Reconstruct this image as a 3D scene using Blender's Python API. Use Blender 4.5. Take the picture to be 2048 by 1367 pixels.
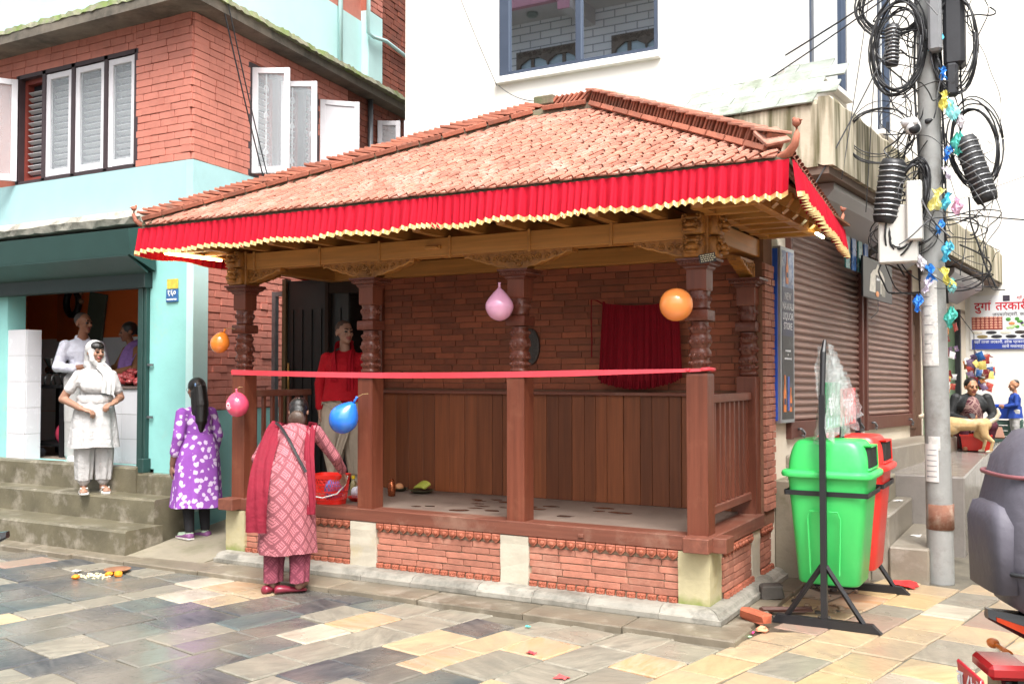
import bpy, bmesh, math, random
from mathutils import Vector, Matrix, Euler
import numpy as np
for _o in list(bpy.data.objects): bpy.data.objects.remove(_o)
R = math.radians
rng = random.Random(7)
S = bpy.context.scene
COL = S.collection
# ---------------------------------------------------------------- camera
cam_d = bpy.data.cameras.new('camera'); cam = bpy.data.objects.new('camera', cam_d); COL.objects.link(cam)
cam_d.sensor_width = 36.0; cam_d.lens = 34.65; cam_d.clip_start = .05; cam_d.clip_end = 400
cam.location = (2.175, -6.482, 1.645)
cam.rotation_euler = (R(90 + 1.809), R(0.05), R(29.355))
S.camera = cam
S.render.resolution_x = 1024; S.render.resolution_y = 683
# ---------------------------------------------------------------- world, sun, exposure
SUN_EL, SUN_AZ = 58, 140          # azimuth: direction the light comes from, clockwise from +Y
W = bpy.data.worlds.new('World'); S.world = W; W.use_nodes = True
nt = W.node_tree; nt.nodes.clear()
sky = nt.nodes.new('ShaderNodeTexSky'); sky.sky_type = 'NISHITA'; sky.sun_disc = False
sky.sun_elevation = R(SUN_EL); sky.sun_rotation = R(SUN_AZ); sky.air_density = 1.0; sky.dust_density = 6.0; sky.ozone_density = .6
hs = nt.nodes.new('ShaderNodeHueSaturation'); hs.inputs['Saturation'].default_value = .22   # overcast: nearly colourless sky
bg = nt.nodes.new('ShaderNodeBackground'); bg.inputs['Strength'].default_value = .15
wo = nt.nodes.new('ShaderNodeOutputWorld')
nt.links.new(sky.outputs[0], hs.inputs['Color']); nt.links.new(hs.outputs[0], bg.inputs[0]); nt.links.new(bg.outputs[0], wo.inputs[0])
sd = bpy.data.lights.new('sun', 'SUN'); sd.energy = 1.5; sd.angle = R(25); sd.color = (1, .97, .93)
sun = bpy.data.objects.new('sun', sd); COL.objects.link(sun)
_az = R(SUN_AZ); _el = R(SUN_EL)
_sd = Vector((math.sin(_az) * math.cos(_el), math.cos(_az) * math.cos(_el), math.sin(_el)))
sun.rotation_euler = _sd.to_track_quat('Z', 'Y').to_euler(); sun.location = (3, -8, 12)
S.view_settings.view_transform = 'Standard'; S.view_settings.look = 'None'
S.view_settings.exposure = 1.35; S.view_settings.gamma = 1; S.view_settings.use_curve_mapping = False
# ---------------------------------------------------------------- materials
def lin(h):
    h = h.lstrip('#'); v = [int(h[i:i+2], 16) / 255 for i in (0, 2, 4)]
    return tuple(c / 12.92 if c <= .04045 else ((c + .055) / 1.055) ** 2.4 for c in v)
MATS = {}
def M(name, col, rough=.7, var=.18, scale=9, bump=.15, bscale=60, metal=0, dirt=None, dscale=1.5, damt=.5, rnd=0,
      grain=None, spec=.5, coat=0, alpha=1, emit=None, estr=0, trans=0, dist=.006):
    """principled material: noise-varied colour, second dirt colour in patches, per-piece random tint, bump, optional wood grain axis"""
    if name in MATS: return MATS[name]
    if isinstance(col, str): col = lin(col)
    m = bpy.data.materials.new(name); m.use_nodes = True; t = m.node_tree; N = t.nodes; L = t.links
    b = N['Principled BSDF']; b.inputs['Roughness'].default_value = rough; b.inputs['Metallic'].default_value = metal
    b.inputs['Specular IOR Level'].default_value = spec; b.inputs['Coat Weight'].default_value = coat
    b.inputs['Alpha'].default_value = alpha; b.inputs['Transmission Weight'].default_value = trans
    geo = N.new('ShaderNodeNewGeometry'); vec = geo.outputs['Position']
    oi = N.new('ShaderNodeObjectInfo')
    if grain is not None:
        tc = N.new('ShaderNodeTexCoord'); mp = N.new('ShaderNodeMapping')
        sc = [26, 26, 26]; sc[grain] = 1.3; mp.inputs['Scale'].default_value = sc
        addv = N.new('ShaderNodeVectorMath'); addv.operation = 'ADD'
        cmb = N.new('ShaderNodeCombineXYZ')
        mu = N.new('ShaderNodeMath'); mu.operation = 'MULTIPLY'; mu.inputs[1].default_value = 37
        L.new(oi.outputs['Random'], mu.inputs[0])
        for i in range(3): L.new(mu.outputs[0], cmb.inputs[i])
        L.new(tc.outputs['Object'], addv.inputs[0]); L.new(cmb.outputs[0], addv.inputs[1]); L.new(addv.outputs[0], mp.inputs[0]); vec = mp.outputs[0]
        scale = 1.0
    n1 = N.new('ShaderNodeTexNoise'); n1.inputs['Scale'].default_value = scale; n1.inputs['Detail'].default_value = 6; n1.inputs['Roughness'].default_value = .65
    L.new(vec, n1.inputs['Vector'])
    rmp = N.new('ShaderNodeMapRange'); rmp.inputs[1].default_value = .25; rmp.inputs[2].default_value = .75
    rmp.inputs[3].default_value = 1 - var; rmp.inputs[4].default_value = 1 + var
    L.new(n1.outputs[0], rmp.inputs[0])
    val = rmp.outputs[0]
    if rnd:
        ad = N.new('ShaderNodeMath'); ad.operation = 'ADD'; L.new(oi.outputs['Random'], ad.inputs[0]); L.new(geo.outputs['Random Per Island'], ad.inputs[1])
        fr = N.new('ShaderNodeMath'); fr.operation = 'FRACT'; L.new(ad.outputs[0], fr.inputs[0])
        r2 = N.new('ShaderNodeMapRange'); r2.inputs[3].default_value = 1 - rnd; r2.inputs[4].default_value = 1 + rnd; L.new(fr.outputs[0], r2.inputs[0])
        mm = N.new('ShaderNodeMath'); mm.operation = 'MULTIPLY'; L.new(val, mm.inputs[0]); L.new(r2.outputs[0], mm.inputs[1]); val = mm.outputs[0]
    mix = N.new('ShaderNodeVectorMath'); mix.operation = 'SCALE'; mix.inputs[0].default_value = col; L.new(val, mix.inputs['Scale'])
    out = mix.outputs[0]
    if dirt is not None:
        if isinstance(dirt, str): dirt = lin(dirt)
        n2 = N.new('ShaderNodeTexNoise'); n2.inputs['Scale'].default_value = dscale; n2.inputs['Detail'].default_value = 8; n2.inputs['Roughness'].default_value = .7
        L.new(geo.outputs['Position'], n2.inputs['Vector'])
        r3 = N.new('ShaderNodeMapRange'); r3.inputs[1].default_value = .62 - .3 * damt; r3.inputs[2].default_value = .75 - .2 * damt; r3.inputs[4].default_value = min(1, .35 + damt)
        L.new(n2.outputs[0], r3.inputs[0])
        mx = N.new('ShaderNodeMix'); mx.data_type = 'RGBA'; L.new(r3.outputs[0], mx.inputs['Factor']); L.new(out, mx.inputs['A']); mx.inputs['B'].default_value = (*dirt, 1)
        out = mx.outputs['Result']
    L.new(out, b.inputs['Base Color'])
    if bump:
        n3 = N.new('ShaderNodeTexNoise'); n3.inputs['Scale'].default_value = bscale if grain is None else 1.5; n3.inputs['Detail'].default_value = 5
        L.new(vec, n3.inputs['Vector'])
        bp = N.new('ShaderNodeBump'); bp.inputs['Strength'].default_value = bump; bp.inputs['Distance'].default_value = dist
        L.new(n3.outputs[0], bp.inputs['Height']); L.new(bp.outputs[0], b.inputs['Normal'])
        if rough > .12:
            r4 = N.new('ShaderNodeMapRange'); r4.inputs[3].default_value = max(0, rough - .12); r4.inputs[4].default_value = min(1, rough + .12); L.new(n1.outputs[0], r4.inputs[0]); L.new(r4.outputs[0], b.inputs['Roughness'])
    if emit is not None:
        b.inputs['Emission Color'].default_value = (*emit, 1); b.inputs['Emission Strength'].default_value = estr
    MATS[name] = m; return m
def nodes_of(m): return m.node_tree.nodes, m.node_tree.links, m.node_tree.nodes['Principled BSDF']

# ---------------------------------------------------------------- mesh building
class MB:
    def __init__(s): s.v = []; s.f = []; s.m = []; s.cur = 0
    def mat(s, i): s.cur = i; return s
    def add(s, vs, fs, T=None):
        o = len(s.v)
        for p in vs: s.v.append(tuple(T @ Vector(p)) if T is not None else tuple(p))
        for f in fs: s.f.append(tuple(i + o for i in f)); s.m.append(s.cur)
        return s
    def box(s, x0, y0, z0, x1, y1, z1, T=None, c=0):
        if x0 > x1: x0, x1 = x1, x0
        if y0 > y1: y0, y1 = y1, y0
        if z0 > z1: z0, z1 = z1, z0
        if not c:
            vs = [(x, y, z) for z in (z0, z1) for y in (y0, y1) for x in (x0, x1)]
            return s.add(vs, [(0, 2, 3, 1), (4, 5, 7, 6), (0, 1, 5, 4), (2, 6, 7, 3), (0, 4, 6, 2), (1, 3, 7, 5)], T)
        c = min(c, (x1 - x0) * .45, (y1 - y0) * .45, (z1 - z0) * .45)
        X = (x0, x1); Y = (y0, y1); Z = (z0, z1); sg = (1, -1)
        vs = []; idx = {}
        for i in (0, 1):
            for j in (0, 1):
                for k in (0, 1):
                    for a in range(3):
                        p = [X[i] + sg[i] * c, Y[j] + sg[j] * c, Z[k] + sg[k] * c]; p[a] = (X[i], Y[j], Z[k])[a]
                        idx[i, j, k, a] = len(vs); vs.append(tuple(p))
        I = lambda i, j, k, a: idx[i, j, k, a]
        fs = []
        for i in (0, 1):
            q = [I(i, 0, 0, 0), I(i, 1, 0, 0), I(i, 1, 1, 0), I(i, 0, 1, 0)]; fs.append(q if i else q[::-1])
            q = [I(0, i, 0, 1), I(0, i, 1, 1), I(1, i, 1, 1), I(1, i, 0, 1)]; fs.append(q if i else q[::-1])
            q = [I(0, 0, i, 2), I(1, 0, i, 2), I(1, 1, i, 2), I(0, 1, i, 2)]; fs.append(q if i else q[::-1])
        for i in (0, 1):
            for j in (0, 1):
                q = [I(i, j, 0, 0), I(i, j, 1, 0), I(i, j, 1, 1), I(i, j, 0, 1)]; fs.append(q)
                q = [I(i, 0, j, 0), I(i, 1, j, 0), I(i, 1, j, 2), I(i, 0, j, 2)]; fs.append(q)
                q = [I(0, i, j, 1), I(1, i, j, 1), I(1, i, j, 2), I(0, i, j, 2)]; fs.append(q)
                for k in (0, 1): fs.append([I(i, j, k, 0), I(i, j, k, 1), I(i, j, k, 2)])
        # orient outwards
        ctr = Vector(((x0 + x1) / 2, (y0 + y1) / 2, (z0 + z1) / 2)); out = []
        for f in fs:
            p = [Vector(vs[t]) for t in f]; n = (p[1] - p[0]).cross(p[2] - p[0]); g = sum(p, Vector()) / len(p) - ctr
            out.append(tuple(f) if n.dot(g) > 0 else tuple(reversed(f)))
        return s.add(vs, out, T)
    def loft(s, rings, cap=True, close=True, T=None):
        n = len(rings[0]); vs = [p for r in rings for p in r]; fs = []
        for a in range(len(rings) - 1):
            for i in range(n if close else n - 1):
                j = (i + 1) % n
                fs.append((a * n + i, a * n + j, (a + 1) * n + j, (a + 1) * n + i))
        if cap and close:
            fs.append(tuple(range(n))[::-1]); fs.append(tuple((len(rings) - 1) * n + i for i in range(n)))
        return s.add(vs, fs, T)
    def lathe(s, prof, n=16, T=None, sq=0):
        """prof: list of (r, z); sq>0 makes the section squarish"""
        rings = []
        for r, z in prof:
            ring = []
            for i in range(n):
                a = 2 * math.pi * (i + .5) / n; k = 1
                if sq: k = min(1 / max(abs(math.cos(a)), abs(math.sin(a))), 1 + sq)
                ring.append((r * k * math.cos(a), r * k * math.sin(a), z))
            rings.append(ring)
        return s.loft(rings, T=T)
    def sqlathe(s, prof, T=None):
        """square section profile (half width, z)"""
        return s.loft([[(-r, -r, z), (r, -r, z), (r, r, z), (-r, r, z)] for r, z in prof], T=T)
    def tube(s, pts, r, n=6, T=None, cap=True):
        pts = [Vector(p) for p in pts]; rings = []
        up = None
        for i, p in enumerate(pts):
            d = (pts[min(i + 1, len(pts) - 1)] - pts[max(i - 1, 0)])
            if d.length < 1e-9: d = Vector((0, 0, 1))
            d.normalize()
            if up is None:
                up = Vector((0, 0, 1)) if abs(d.z) < .9 else Vector((1, 0, 0))
            a = d.cross(up)
            if a.length < 1e-6: a = d.orthogonal()
            a.normalize(); b = d.cross(a).normalized(); up = -b if False else up
            rr = r[i] if isinstance(r, (list, tuple)) else r
            rings.append([tuple(p + a * (rr * math.cos(2 * math.pi * k / n)) + b * (rr * math.sin(2 * math.pi * k / n))) for k in range(n)])
        return s.loft(rings, cap=cap, T=T)
    def ell(s, c, r, n=12, m=8, T=None):
        rings = []
        for j in range(1, m):
            ph = math.pi * j / m
            rings.append([(c[0] + r[0] * math.sin(ph) * math.cos(2 * math.pi * i / n), c[1] + r[1] * math.sin(ph) * math.sin(2 * math.pi * i / n), c[2] - r[2] * math.cos(ph)) for i in range(n)])
        o = len(s.v); s.loft(rings, cap=False, T=T)
        vs = [(c[0], c[1], c[2] - r[2]), (c[0], c[1], c[2] + r[2])]
        o2 = len(s.v)
        for p in vs: s.v.append(tuple(T @ Vector(p)) if T is not None else p)
        for i in range(n):
            s.f.append((o2, o + (i + 1) % n, o + i)); s.m.append(s.cur)
            b = o + (m - 2) * n; s.f.append((o2 + 1, b + i, b + (i + 1) % n)); s.m.append(s.cur)
        return s
    def prism(s, pts2, d0, d1, plane='xz', T=None):
        """extrude a 2-D outline; plane 'xz' -> extruded along y from d0 to d1, 'yz' -> along x, 'xy' -> along z"""
        def P(a, b, d): return (a, d, b) if plane == 'xz' else ((d, a, b) if plane == 'yz' else (a, b, d))
        n = len(pts2); vs = [P(a, b, d0) for a, b in pts2] + [P(a, b, d1) for a, b in pts2]
        fs = [tuple(range(n)), tuple(range(2 * n - 1, n - 1, -1))] + [(i, i + n, (i + 1) % n + n, (i + 1) % n) for i in range(n)]
        return s.add(vs, fs, T)
    def mesh(s, name, mats, smooth=False):
        me = bpy.data.meshes.new(name); me.from_pydata(s.v, [], s.f)
        for m in (mats if isinstance(mats, (list, tuple)) else [mats]): me.materials.append(m)
        if len(me.materials) > 1: me.polygons.foreach_set('material_index', s.m)
        bm = bmesh.new(); bm.from_mesh(me); bmesh.ops.recalc_face_normals(bm, faces=bm.faces); bm.to_mesh(me); bm.free()
        if smooth: me.polygons.foreach_set('use_smooth', [True] * len(me.polygons))
        me.update(); return me
    def obj(s, name, mats, parent=None, smooth=False, loc=(0, 0, 0), rot=(0, 0, 0)):
        return link(name, s.mesh(name, mats, smooth), parent, loc, rot)
def link(name, me, parent=None, loc=(0, 0, 0), rot=(0, 0, 0), scale=(1, 1, 1)):
    o = bpy.data.objects.new(name, me); COL.objects.link(o)
    o.location = loc; o.rotation_euler = rot; o.scale = scale
    if parent is not None: o.parent = parent
    return o
def thing(name, label, cat, loc=(0, 0, 0), rz=0, group=None):
    o = bpy.data.objects.new(name, None); COL.objects.link(o); o.empty_display_size = .1
    o.location = loc; o.rotation_euler = (0, 0, rz)
    return tag(o, label, cat, group)
def tag(o, label, cat, group=None):
    o['label'] = label; o['category'] = cat
    if group: o['group'] = group
    return o
def struct(o): o['kind'] = 'structure'; return o
def stuff(o): o['kind'] = 'stuff'; return o
def smooth_by_angle(o, deg=40):
    me = o.data; me.polygons.foreach_set('use_smooth', [True] * len(me.polygons))
    bm = bmesh.new(); bm.from_mesh(me)
    for e in bm.edges:
        e.smooth = not (len(e.link_faces) == 2 and e.calc_face_angle(0) > R(deg))
    bm.to_mesh(me); bm.free(); return o
def TR(loc=(0, 0, 0), rot=(0, 0, 0), sc=(1, 1, 1)): return Matrix.LocRotScale(Vector(loc), Euler(rot), Vector(sc))
UNIT = {}
def unit_box(mat, c=.06):
    k = (mat.name, c)
    if k not in UNIT: UNIT[k] = MB().box(-.5, -.5, -.5, .5, .5, .5, c=c).mesh('piece', mat)
    return UNIT[k]
def text(name, s, size, mat, parent=None, T=None, ex=.002, align='CENTER', sx=1.0, font=None, bold=0):
    cu = bpy.data.curves.new(name, 'FONT'); cu.body = s; cu.size = size; cu.extrude = ex; cu.align_x = align; cu.align_y = 'CENTER'; cu.resolution_u = 2; cu.offset = bold
    o = bpy.data.objects.new('tmp', cu); COL.objects.link(o)
    dg = bpy.context.evaluated_depsgraph_get(); me = bpy.data.meshes.new_from_object(o.evaluated_get(dg)); bpy.data.objects.remove(o)
    me.materials.clear(); me.materials.append(mat)
    ob = link(name, me, parent)
    if T is not None: ob.matrix_local = T @ Matrix.Diagonal((sx, 1, 1, 1))
    return ob
def strokes(name, w, h, mat, parent, T, seed=0):
    """a line of print too small to read in the photograph: short unreadable marks"""
    q = random.Random(seed); mb = MB(); x = -w / 2
    while x < w / 2:
        k = q.uniform(.25, .7) * h; mb.box(x, -h / 2 * q.uniform(.6, 1), 0, min(x + k, w / 2), h / 2 * q.uniform(.6, 1), .001); x += k + .22 * h
    o = mb.obj(name, mat, parent); o.matrix_local = T; return o
# bricks laid on a wall plane. O: lower corner, U: along, N: outward normal; each brick its own object up to limit
class Budget:
    def __init__(s, n): s.n = n
def brick_field(parent, O, U, N, w, h, mat, ch=.075, bl=.22, depth=.03, joint=.009, holes=(), budget=None, name='brick', half=True, jit=.004, rough_rest='brick_courses'):
    O = Vector(O); U = Vector(U).normalized(); N = Vector(N).normalized(); Zv = Vector((0, 0, 1))
    rot = Matrix((U, N, Zv)).transposed().to_euler()
    me = unit_box(mat, .05); rest = MB(); rows = int(round(h / ch)); ch = h / rows
    for r in range(rows):
        u = -(bl / 2 if (r % 2 and half) else 0) - rng.random() * .02
        while u < w - .01:
            L = bl * rng.uniform(.93, 1.07)
            if rng.random() < .12: L *= .55
            a, b = max(u, 0), min(u + L, w); u += L
            if b - a < .03: continue
            zc = (r + .5) * ch
            segs = [(a, b)]
            for (h0, h1, z0, z1) in holes:
                if z0 < zc < z1:
                    ns = []
                    for (p, q) in segs:
                        if q <= h0 or p >= h1: ns.append((p, q)); continue
                        if p < h0: ns.append((p, h0))
                        if q > h1: ns.append((h1, q))
                    segs = ns
            for p, q in segs:
                if q - p < .025: continue
                pos = O + U * ((p + q) / 2) + Zv * (zc + rng.uniform(-.002, .002)) + N * (depth / 2 - .02 + rng.uniform(-jit, jit))
                sc = (q - p - joint, depth, ch - joint * rng.uniform(.8, 1.3))
                if budget is None or budget.n > 0:
                    o = link(name, me, parent, pos, rot, sc)
                    o.rotation_euler.rotate_axis('Y', rng.uniform(-.012, .012))
                    if budget: budget.n -= 1
                else:
                    rest.box(-.5, -.5, -.5, .5, .5, .5, Matrix.LocRotScale(pos, rot, Vector(sc)), c=.05)
    if rest.v: stuff(rest.obj(rough_rest, mat, parent))
# ================================================================ GROUND
ZS = -.02
m_grout = M('street_grout', '#6b6558', .75, .25, 6, .3, 40, dirt='#4a463d', dscale=2)
g = MB(); g.add([(-60, -40, ZS - .012), (60, -40, ZS - .012), (60, 60, ZS - .012), (-60, 60, ZS - .012)], [(0, 1, 2, 3)])
ground = struct(g.obj('ground', m_grout))
def stone_mat(name, c, c2, rough=.38, streak=None):
    m = M(name, c, rough, .16, 7, .3, 26, rnd=.14, dist=.01); N, L, b = nodes_of(m)
    g_ = N.new('ShaderNodeNewGeometry'); oi = N.new('ShaderNodeObjectInfo'); rt = N.new('ShaderNodeVectorRotate'); rt.rotation_type = 'Z_AXIS'
    an = N.new('ShaderNodeMath'); an.operation = 'MULTIPLY'; an.inputs[1].default_value = 6.28; L.new(oi.outputs['Random'], an.inputs[0]); L.new(g_.outputs['Position'], rt.inputs['Vector']); L.new(an.outputs[0], rt.inputs['Angle'])
    mp = N.new('ShaderNodeMapping'); mp.inputs['Scale'].default_value = (2.0, 9.0, 1); L.new(rt.outputs[0], mp.inputs[0])
    n = N.new('ShaderNodeTexNoise'); n.inputs['Scale'].default_value = 1.6; n.inputs['Detail'].default_value = 9; n.inputs['Roughness'].default_value = .68; n.inputs['Distortion'].default_value = .6; L.new(mp.outputs[0], n.inputs['Vector'])
    r = N.new('ShaderNodeMapRange'); r.inputs[1].default_value = .38; r.inputs[2].default_value = .66; L.new(n.outputs[0], r.inputs[0])
    mx = N.new('ShaderNodeMix'); mx.data_type = 'RGBA'; mx.inputs['B'].default_value = (*lin(c2), 1); L.new(r.outputs[0], mx.inputs['Factor']); L.new(b.inputs['Base Color'].links[0].from_socket, mx.inputs['A'])
    n2 = N.new('ShaderNodeTexNoise'); n2.inputs['Scale'].default_value = 1.1; n2.inputs['Detail'].default_value = 6; L.new(g_.outputs['Position'], n2.inputs['Vector'])
    r2 = N.new('ShaderNodeMapRange'); r2.inputs[1].default_value = .42; r2.inputs[2].default_value = .62; r2.inputs[4].default_value = .55; L.new(n2.outputs[0], r2.inputs[0])
    mx2 = N.new('ShaderNodeMix'); mx2.data_type = 'RGBA'; mx2.inputs['B'].default_value = (*lin('#8a8172'), 1); L.new(r2.outputs[0], mx2.inputs['Factor']); L.new(mx.outputs['Result'], mx2.inputs['A']); L.new(mx2.outputs['Result'], b.inputs['Base Color'])
    r3 = N.new('ShaderNodeMapRange'); r3.inputs[1].default_value = .35; r3.inputs[2].default_value = .65; r3.inputs[3].default_value = rough + .12; r3.inputs[4].default_value = max(.08, rough - .2); L.new(n2.outputs[0], r3.inputs[0]); L.new(r3.outputs[0], b.inputs['Roughness'])
    return m
m_st = {
 'tan': stone_mat('paving_tan', '#b79f7c', '#a08a70'), 'orange': stone_mat('paving_orange', '#b98b62', '#b3a088'), 'rust': stone_mat('paving_rust', '#96786a', '#8a7a6c'),
 'grey': stone_mat('paving_grey', '#8f897b', '#6f6c62'), 'pale': stone_mat('paving_pale', '#b8b09e', '#a09684'), 'slate': stone_mat('paving_slate', '#3a3d41', '#5c5c5b', .3),
 'green': stone_mat('paving_green', '#56605e', '#464b4d', .32), 'yellow': stone_mat('paving_yellow', '#bda67c', '#a68c66')}
def slab(poly, z0, z1, c=.008):
    """stone with slightly rounded top edges from a 4+ sided outline (ccw)"""
    ctr = Vector((sum(p[0] for p in poly) / len(poly), sum(p[1] for p in poly) / len(poly)))
    mb = MB(); inn = [ctr + (Vector(p) - ctr) * (1 - c / max(.02, (Vector(p) - ctr).length) * 1.5) for p in poly]
    mb.loft([[(p[0], p[1], z0) for p in poly], [(p[0], p[1], z1 - c) for p in poly], [(p[0], p[1], z1) for p in inn]])
    return mb
pv_e1 = Vector((math.cos(R(-11)), math.sin(R(-11)))); pv_e2 = Vector((-pv_e1.y, pv_e1.x))
def inside_paved(p):
    x, y = p
    if y > 2.0 or x > 3.4 or x < -6.4: return False
    if x < .42: return y < -.52
    return True
n_st = 0
cand = []
col_u = -8.0
while col_u < 7.0:
    wdt = rng.uniform(.26, .38); v = -8 + rng.random() * .4
    while v < 6:
        ln = rng.uniform(.34, .52)
        c = pv_e1 * (col_u + wdt / 2) + pv_e2 * (v + ln / 2)
        dcam = Vector((c.x - 2.175, c.y + 6.482)); fwd = Vector((-.490, .872)); dep = dcam.dot(fwd); lat = dcam.dot(Vector((.872, .490)))
        if inside_paved(c) and dep > 4.6 and abs(lat) < dep * .56 + .3:
            cand.append((dep, col_u, v, wdt, ln, c))
        v += ln
    col_u += wdt
cand.sort(key=lambda t: t[0])
rest = MB()
for i, (dep, u, v, wdt, ln, c) in enumerate(cand):
    j = .012; gap = .007
    pts = []
    for a, b in ((0, 0), (1, 0), (1, 1), (0, 1)):
        q = pv_e1 * (u + (gap if a == 0 else wdt - gap)) + pv_e2 * (v + (gap if b == 0 else ln - gap))
        pts.append((q.x + rng.uniform(-j, j) * .7, q.y + rng.uniform(-j, j) * .7))
    # tuck against the kerb
    if c.x < .36: pts = [(px, min(py, -.545)) for px, py in pts]
    if max(p[1] for p in pts) - min(p[1] for p in pts) < .05: continue
    darkp = max(0, min(.9, (-.6 - c.x) * .25 + (-.95 - c.y) * .55))
    r = rng.random()
    if r < darkp: k = rng.choice(['slate', 'slate', 'green', 'slate', 'grey'])
    elif c.x < -1: k = rng.choice(['tan', 'grey', 'orange', 'pale', 'grey', 'tan', 'rust', 'green'])
    else: k = rng.choice(['tan', 'orange', 'yellow', 'tan', 'grey', 'rust', 'tan', 'yellow', 'pale'] if c.x > .2 else ['tan', 'orange', 'grey', 'rust', 'tan', 'grey', 'pale', 'grey', 'slate'])
    z = ZS + rng.uniform(-.004, .004)
    mb = slab(pts, ZS - .03, z)
    mb.v = [(x, y, zz + (rng.uniform(-.002, .002) if zz > ZS - .02 else 0)) for x, y, zz in mb.v]
    if n_st < 300: mb.obj('paving_stone', m_st[k], ground); n_st += 1
# kerb in front of the pavilion and along its right side
m_kerb = M('kerb_stone', '#746b5c', .4, .3, 5, .45, 30, dirt='#aaa294', dscale=2.6, damt=.32, rnd=.2)
kerb = thing('kerb', 'x', 'x'); del kerb['label']; del kerb['category']; struct(kerb)
x = -9.0
while x < .40:
    L = rng.uniform(.55, .95); x1 = min(x + L, .40)
    if .40 - x1 < .25: x1 = .40
    yo = rng.uniform(-.012, .012) + (x + 4) * .018
    y_out = -.60 - (0 if x > -4 else .0) + yo * .8
    slab([(x + .004, y_out), (x1 - .004, y_out + rng.uniform(-.008, .008)), (x1 - .004, -.05 if x < -4.5 else -.19), (x + .004, -.05 if x < -4.5 else -.19)], ZS - .03, .016 + rng.uniform(-.003, .003), .008).obj('kerb_stone', m_kerb, kerb)
    x = x1
y = -.185
while y < 1.6:
    L = rng.uniform(.45, .7); y1 = min(y + L, 1.62)
    slab([(.10, y + .004), (.37 + rng.uniform(-.01, .01), y + .004), (.36 + rng.uniform(-.01, .01), y1 - .004), (.10, y1 - .004)], ZS - .03, .012 + rng.uniform(-.004, .004)).obj('kerb_stone', m_kerb, kerb)
    y = y1
# bare wet dirt beside the bins
m_mud = M('wet_dirt', '#4b4239', .3, .35, 14, .6, 50, dirt='#7b6e5c', dscale=4)
mb = MB(); mb.add([(.37, -.45, ZS - .004), (.62, -.5, ZS - .004), (.72, .1, ZS - .004), (.9, .6, ZS - .004), (.85, 1.9, ZS - .004), (.37, 1.9, ZS - .004)], [(0, 1, 2, 3, 4, 5)])
stuff(tag(mb.obj('dirt_patch', m_mud), 'dark wet dirt and grit beside the pavilion kerb under the bins', 'dirt'))
# ================================================================ PAVILION
m_brick = M('terracotta_brick', '#a36a57', .72, .22, 14, .35, 70, dirt='#b98a76', dscale=5, damt=.3, rnd=.2)
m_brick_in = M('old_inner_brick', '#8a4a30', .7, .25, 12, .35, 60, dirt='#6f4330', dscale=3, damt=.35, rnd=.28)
m_mortar = M('mortar', '#9a8672', .9, .2, 20, .4, 80)
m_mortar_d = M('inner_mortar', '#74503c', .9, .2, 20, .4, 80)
m_wood = M('dark_red_wood', '#6a3827', .42, .3, 1, .25, grain=2, rnd=.1, dirt='#84523d', dscale=3, damt=.2)
m_woodx = M('dark_red_wood_x', '#714233', .5, .3, 1, .25, grain=0, rnd=.1, dirt='#8b6a5a', dscale=3, damt=.35)
m_woody = M('dark_red_wood_y', '#714233', .5, .3, 1, .25, grain=1, rnd=.1, dirt='#8b6a5a', dscale=3, damt=.35)
m_plank = M('plank_wood', '#7a4426', .45, .3, 1, .2, grain=2, rnd=.3)
m_lint = M('golden_wood_x', '#b27a3c', .42, .32, 1, .3, grain=0, rnd=.08)
m_linty = M('golden_wood_y', '#a06c34', .45, .32, 1, .3, grain=1, rnd=.12)
m_carve = M('carved_wood', '#a06a30', .45, .3, 30, .5, 90, dirt='#5d3617', dscale=18, damt=.4)
m_carve_d = M('carved_dark_wood', '#5c2f22', .35, .25, 30, .4, 90, dirt='#7c5145', dscale=20, damt=.3)
m_floor = M('worn_floor_boards', '#85756a', .5, .2, 4, .25, 30, dirt='#5b4a42', dscale=1.6, damt=.35)
m_marble = M('weathered_marble', '#918d83', .6, .15, 6, .3, 40, dirt='#605e56', dscale=5, damt=.5, rnd=.12)
m_pier = M('lime_pillar', '#b5ad9c', .8, .15, 5, .4, 30, dirt='#b0a078', dscale=3, damt=.35)
m_terra = M('terracotta_trim', '#94523c', .6, .2, 20, .3, 60, dirt='#b4715a', dscale=8, damt=.3, rnd=.12)
m_tile = M('roof_tile', '#ab7360', .75, .22, 12, .3, 60, dirt='#c79e90', dscale=4, damt=.4, rnd=.22)
m_ridge = M('ridge_tile', '#a0614c', .75, .25, 12, .3, 60, dirt='#5f5247', dscale=5, damt=.25, rnd=.25)
m_mud_bed = M('mud_bed', '#6d6252', .9, .3, 20, .8, 50, dirt='#566040', dscale=6)
pav = thing('pavilion', 'brick and carved wood rest pavilion with tiled hip roof and red valance', 'pavilion')
BX = [0, -1.4, -2.8, -4.2]
# --- plinth core and panels
core = MB(); core.box(-4.28, -.075, -.05, .085, 1.30, .44); core.obj('plinth_core', m_mortar, pav)
def scallop_mesh():
    mb = MB(); mb.loft([[(-.036, y, .0), (.036, y, .0), (.034, y, -.03), (.012, y, -.05), (0, y, -.058), (-.012, y, -.05), (-.034, y, -.03)] for y in (0, -.022)])
    mb.ell((0, -.024, -.024), (.02, .012, .018), 8, 5); mb.tube([(-.035, -.012, -.002), (.035, -.012, -.002)], .012, 6); return mb.mesh('scallop', m_terra)
def rosette_mesh():
    mb = MB(); mb.box(-.033, -.028, -.03, .033, 0, .03, c=.006); mb.ell((0, -.03, 0), (.014, .008, .014), 8, 4)
    for k in range(6): mb.ell((.02 * math.cos(k * 1.047), -.029, .02 * math.sin(k * 1.047)), (.007, .006, .007), 6, 4)
    return mb.mesh('rosette_block', m_terra)
SC, RO = scallop_mesh(), rosette_mesh()
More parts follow.
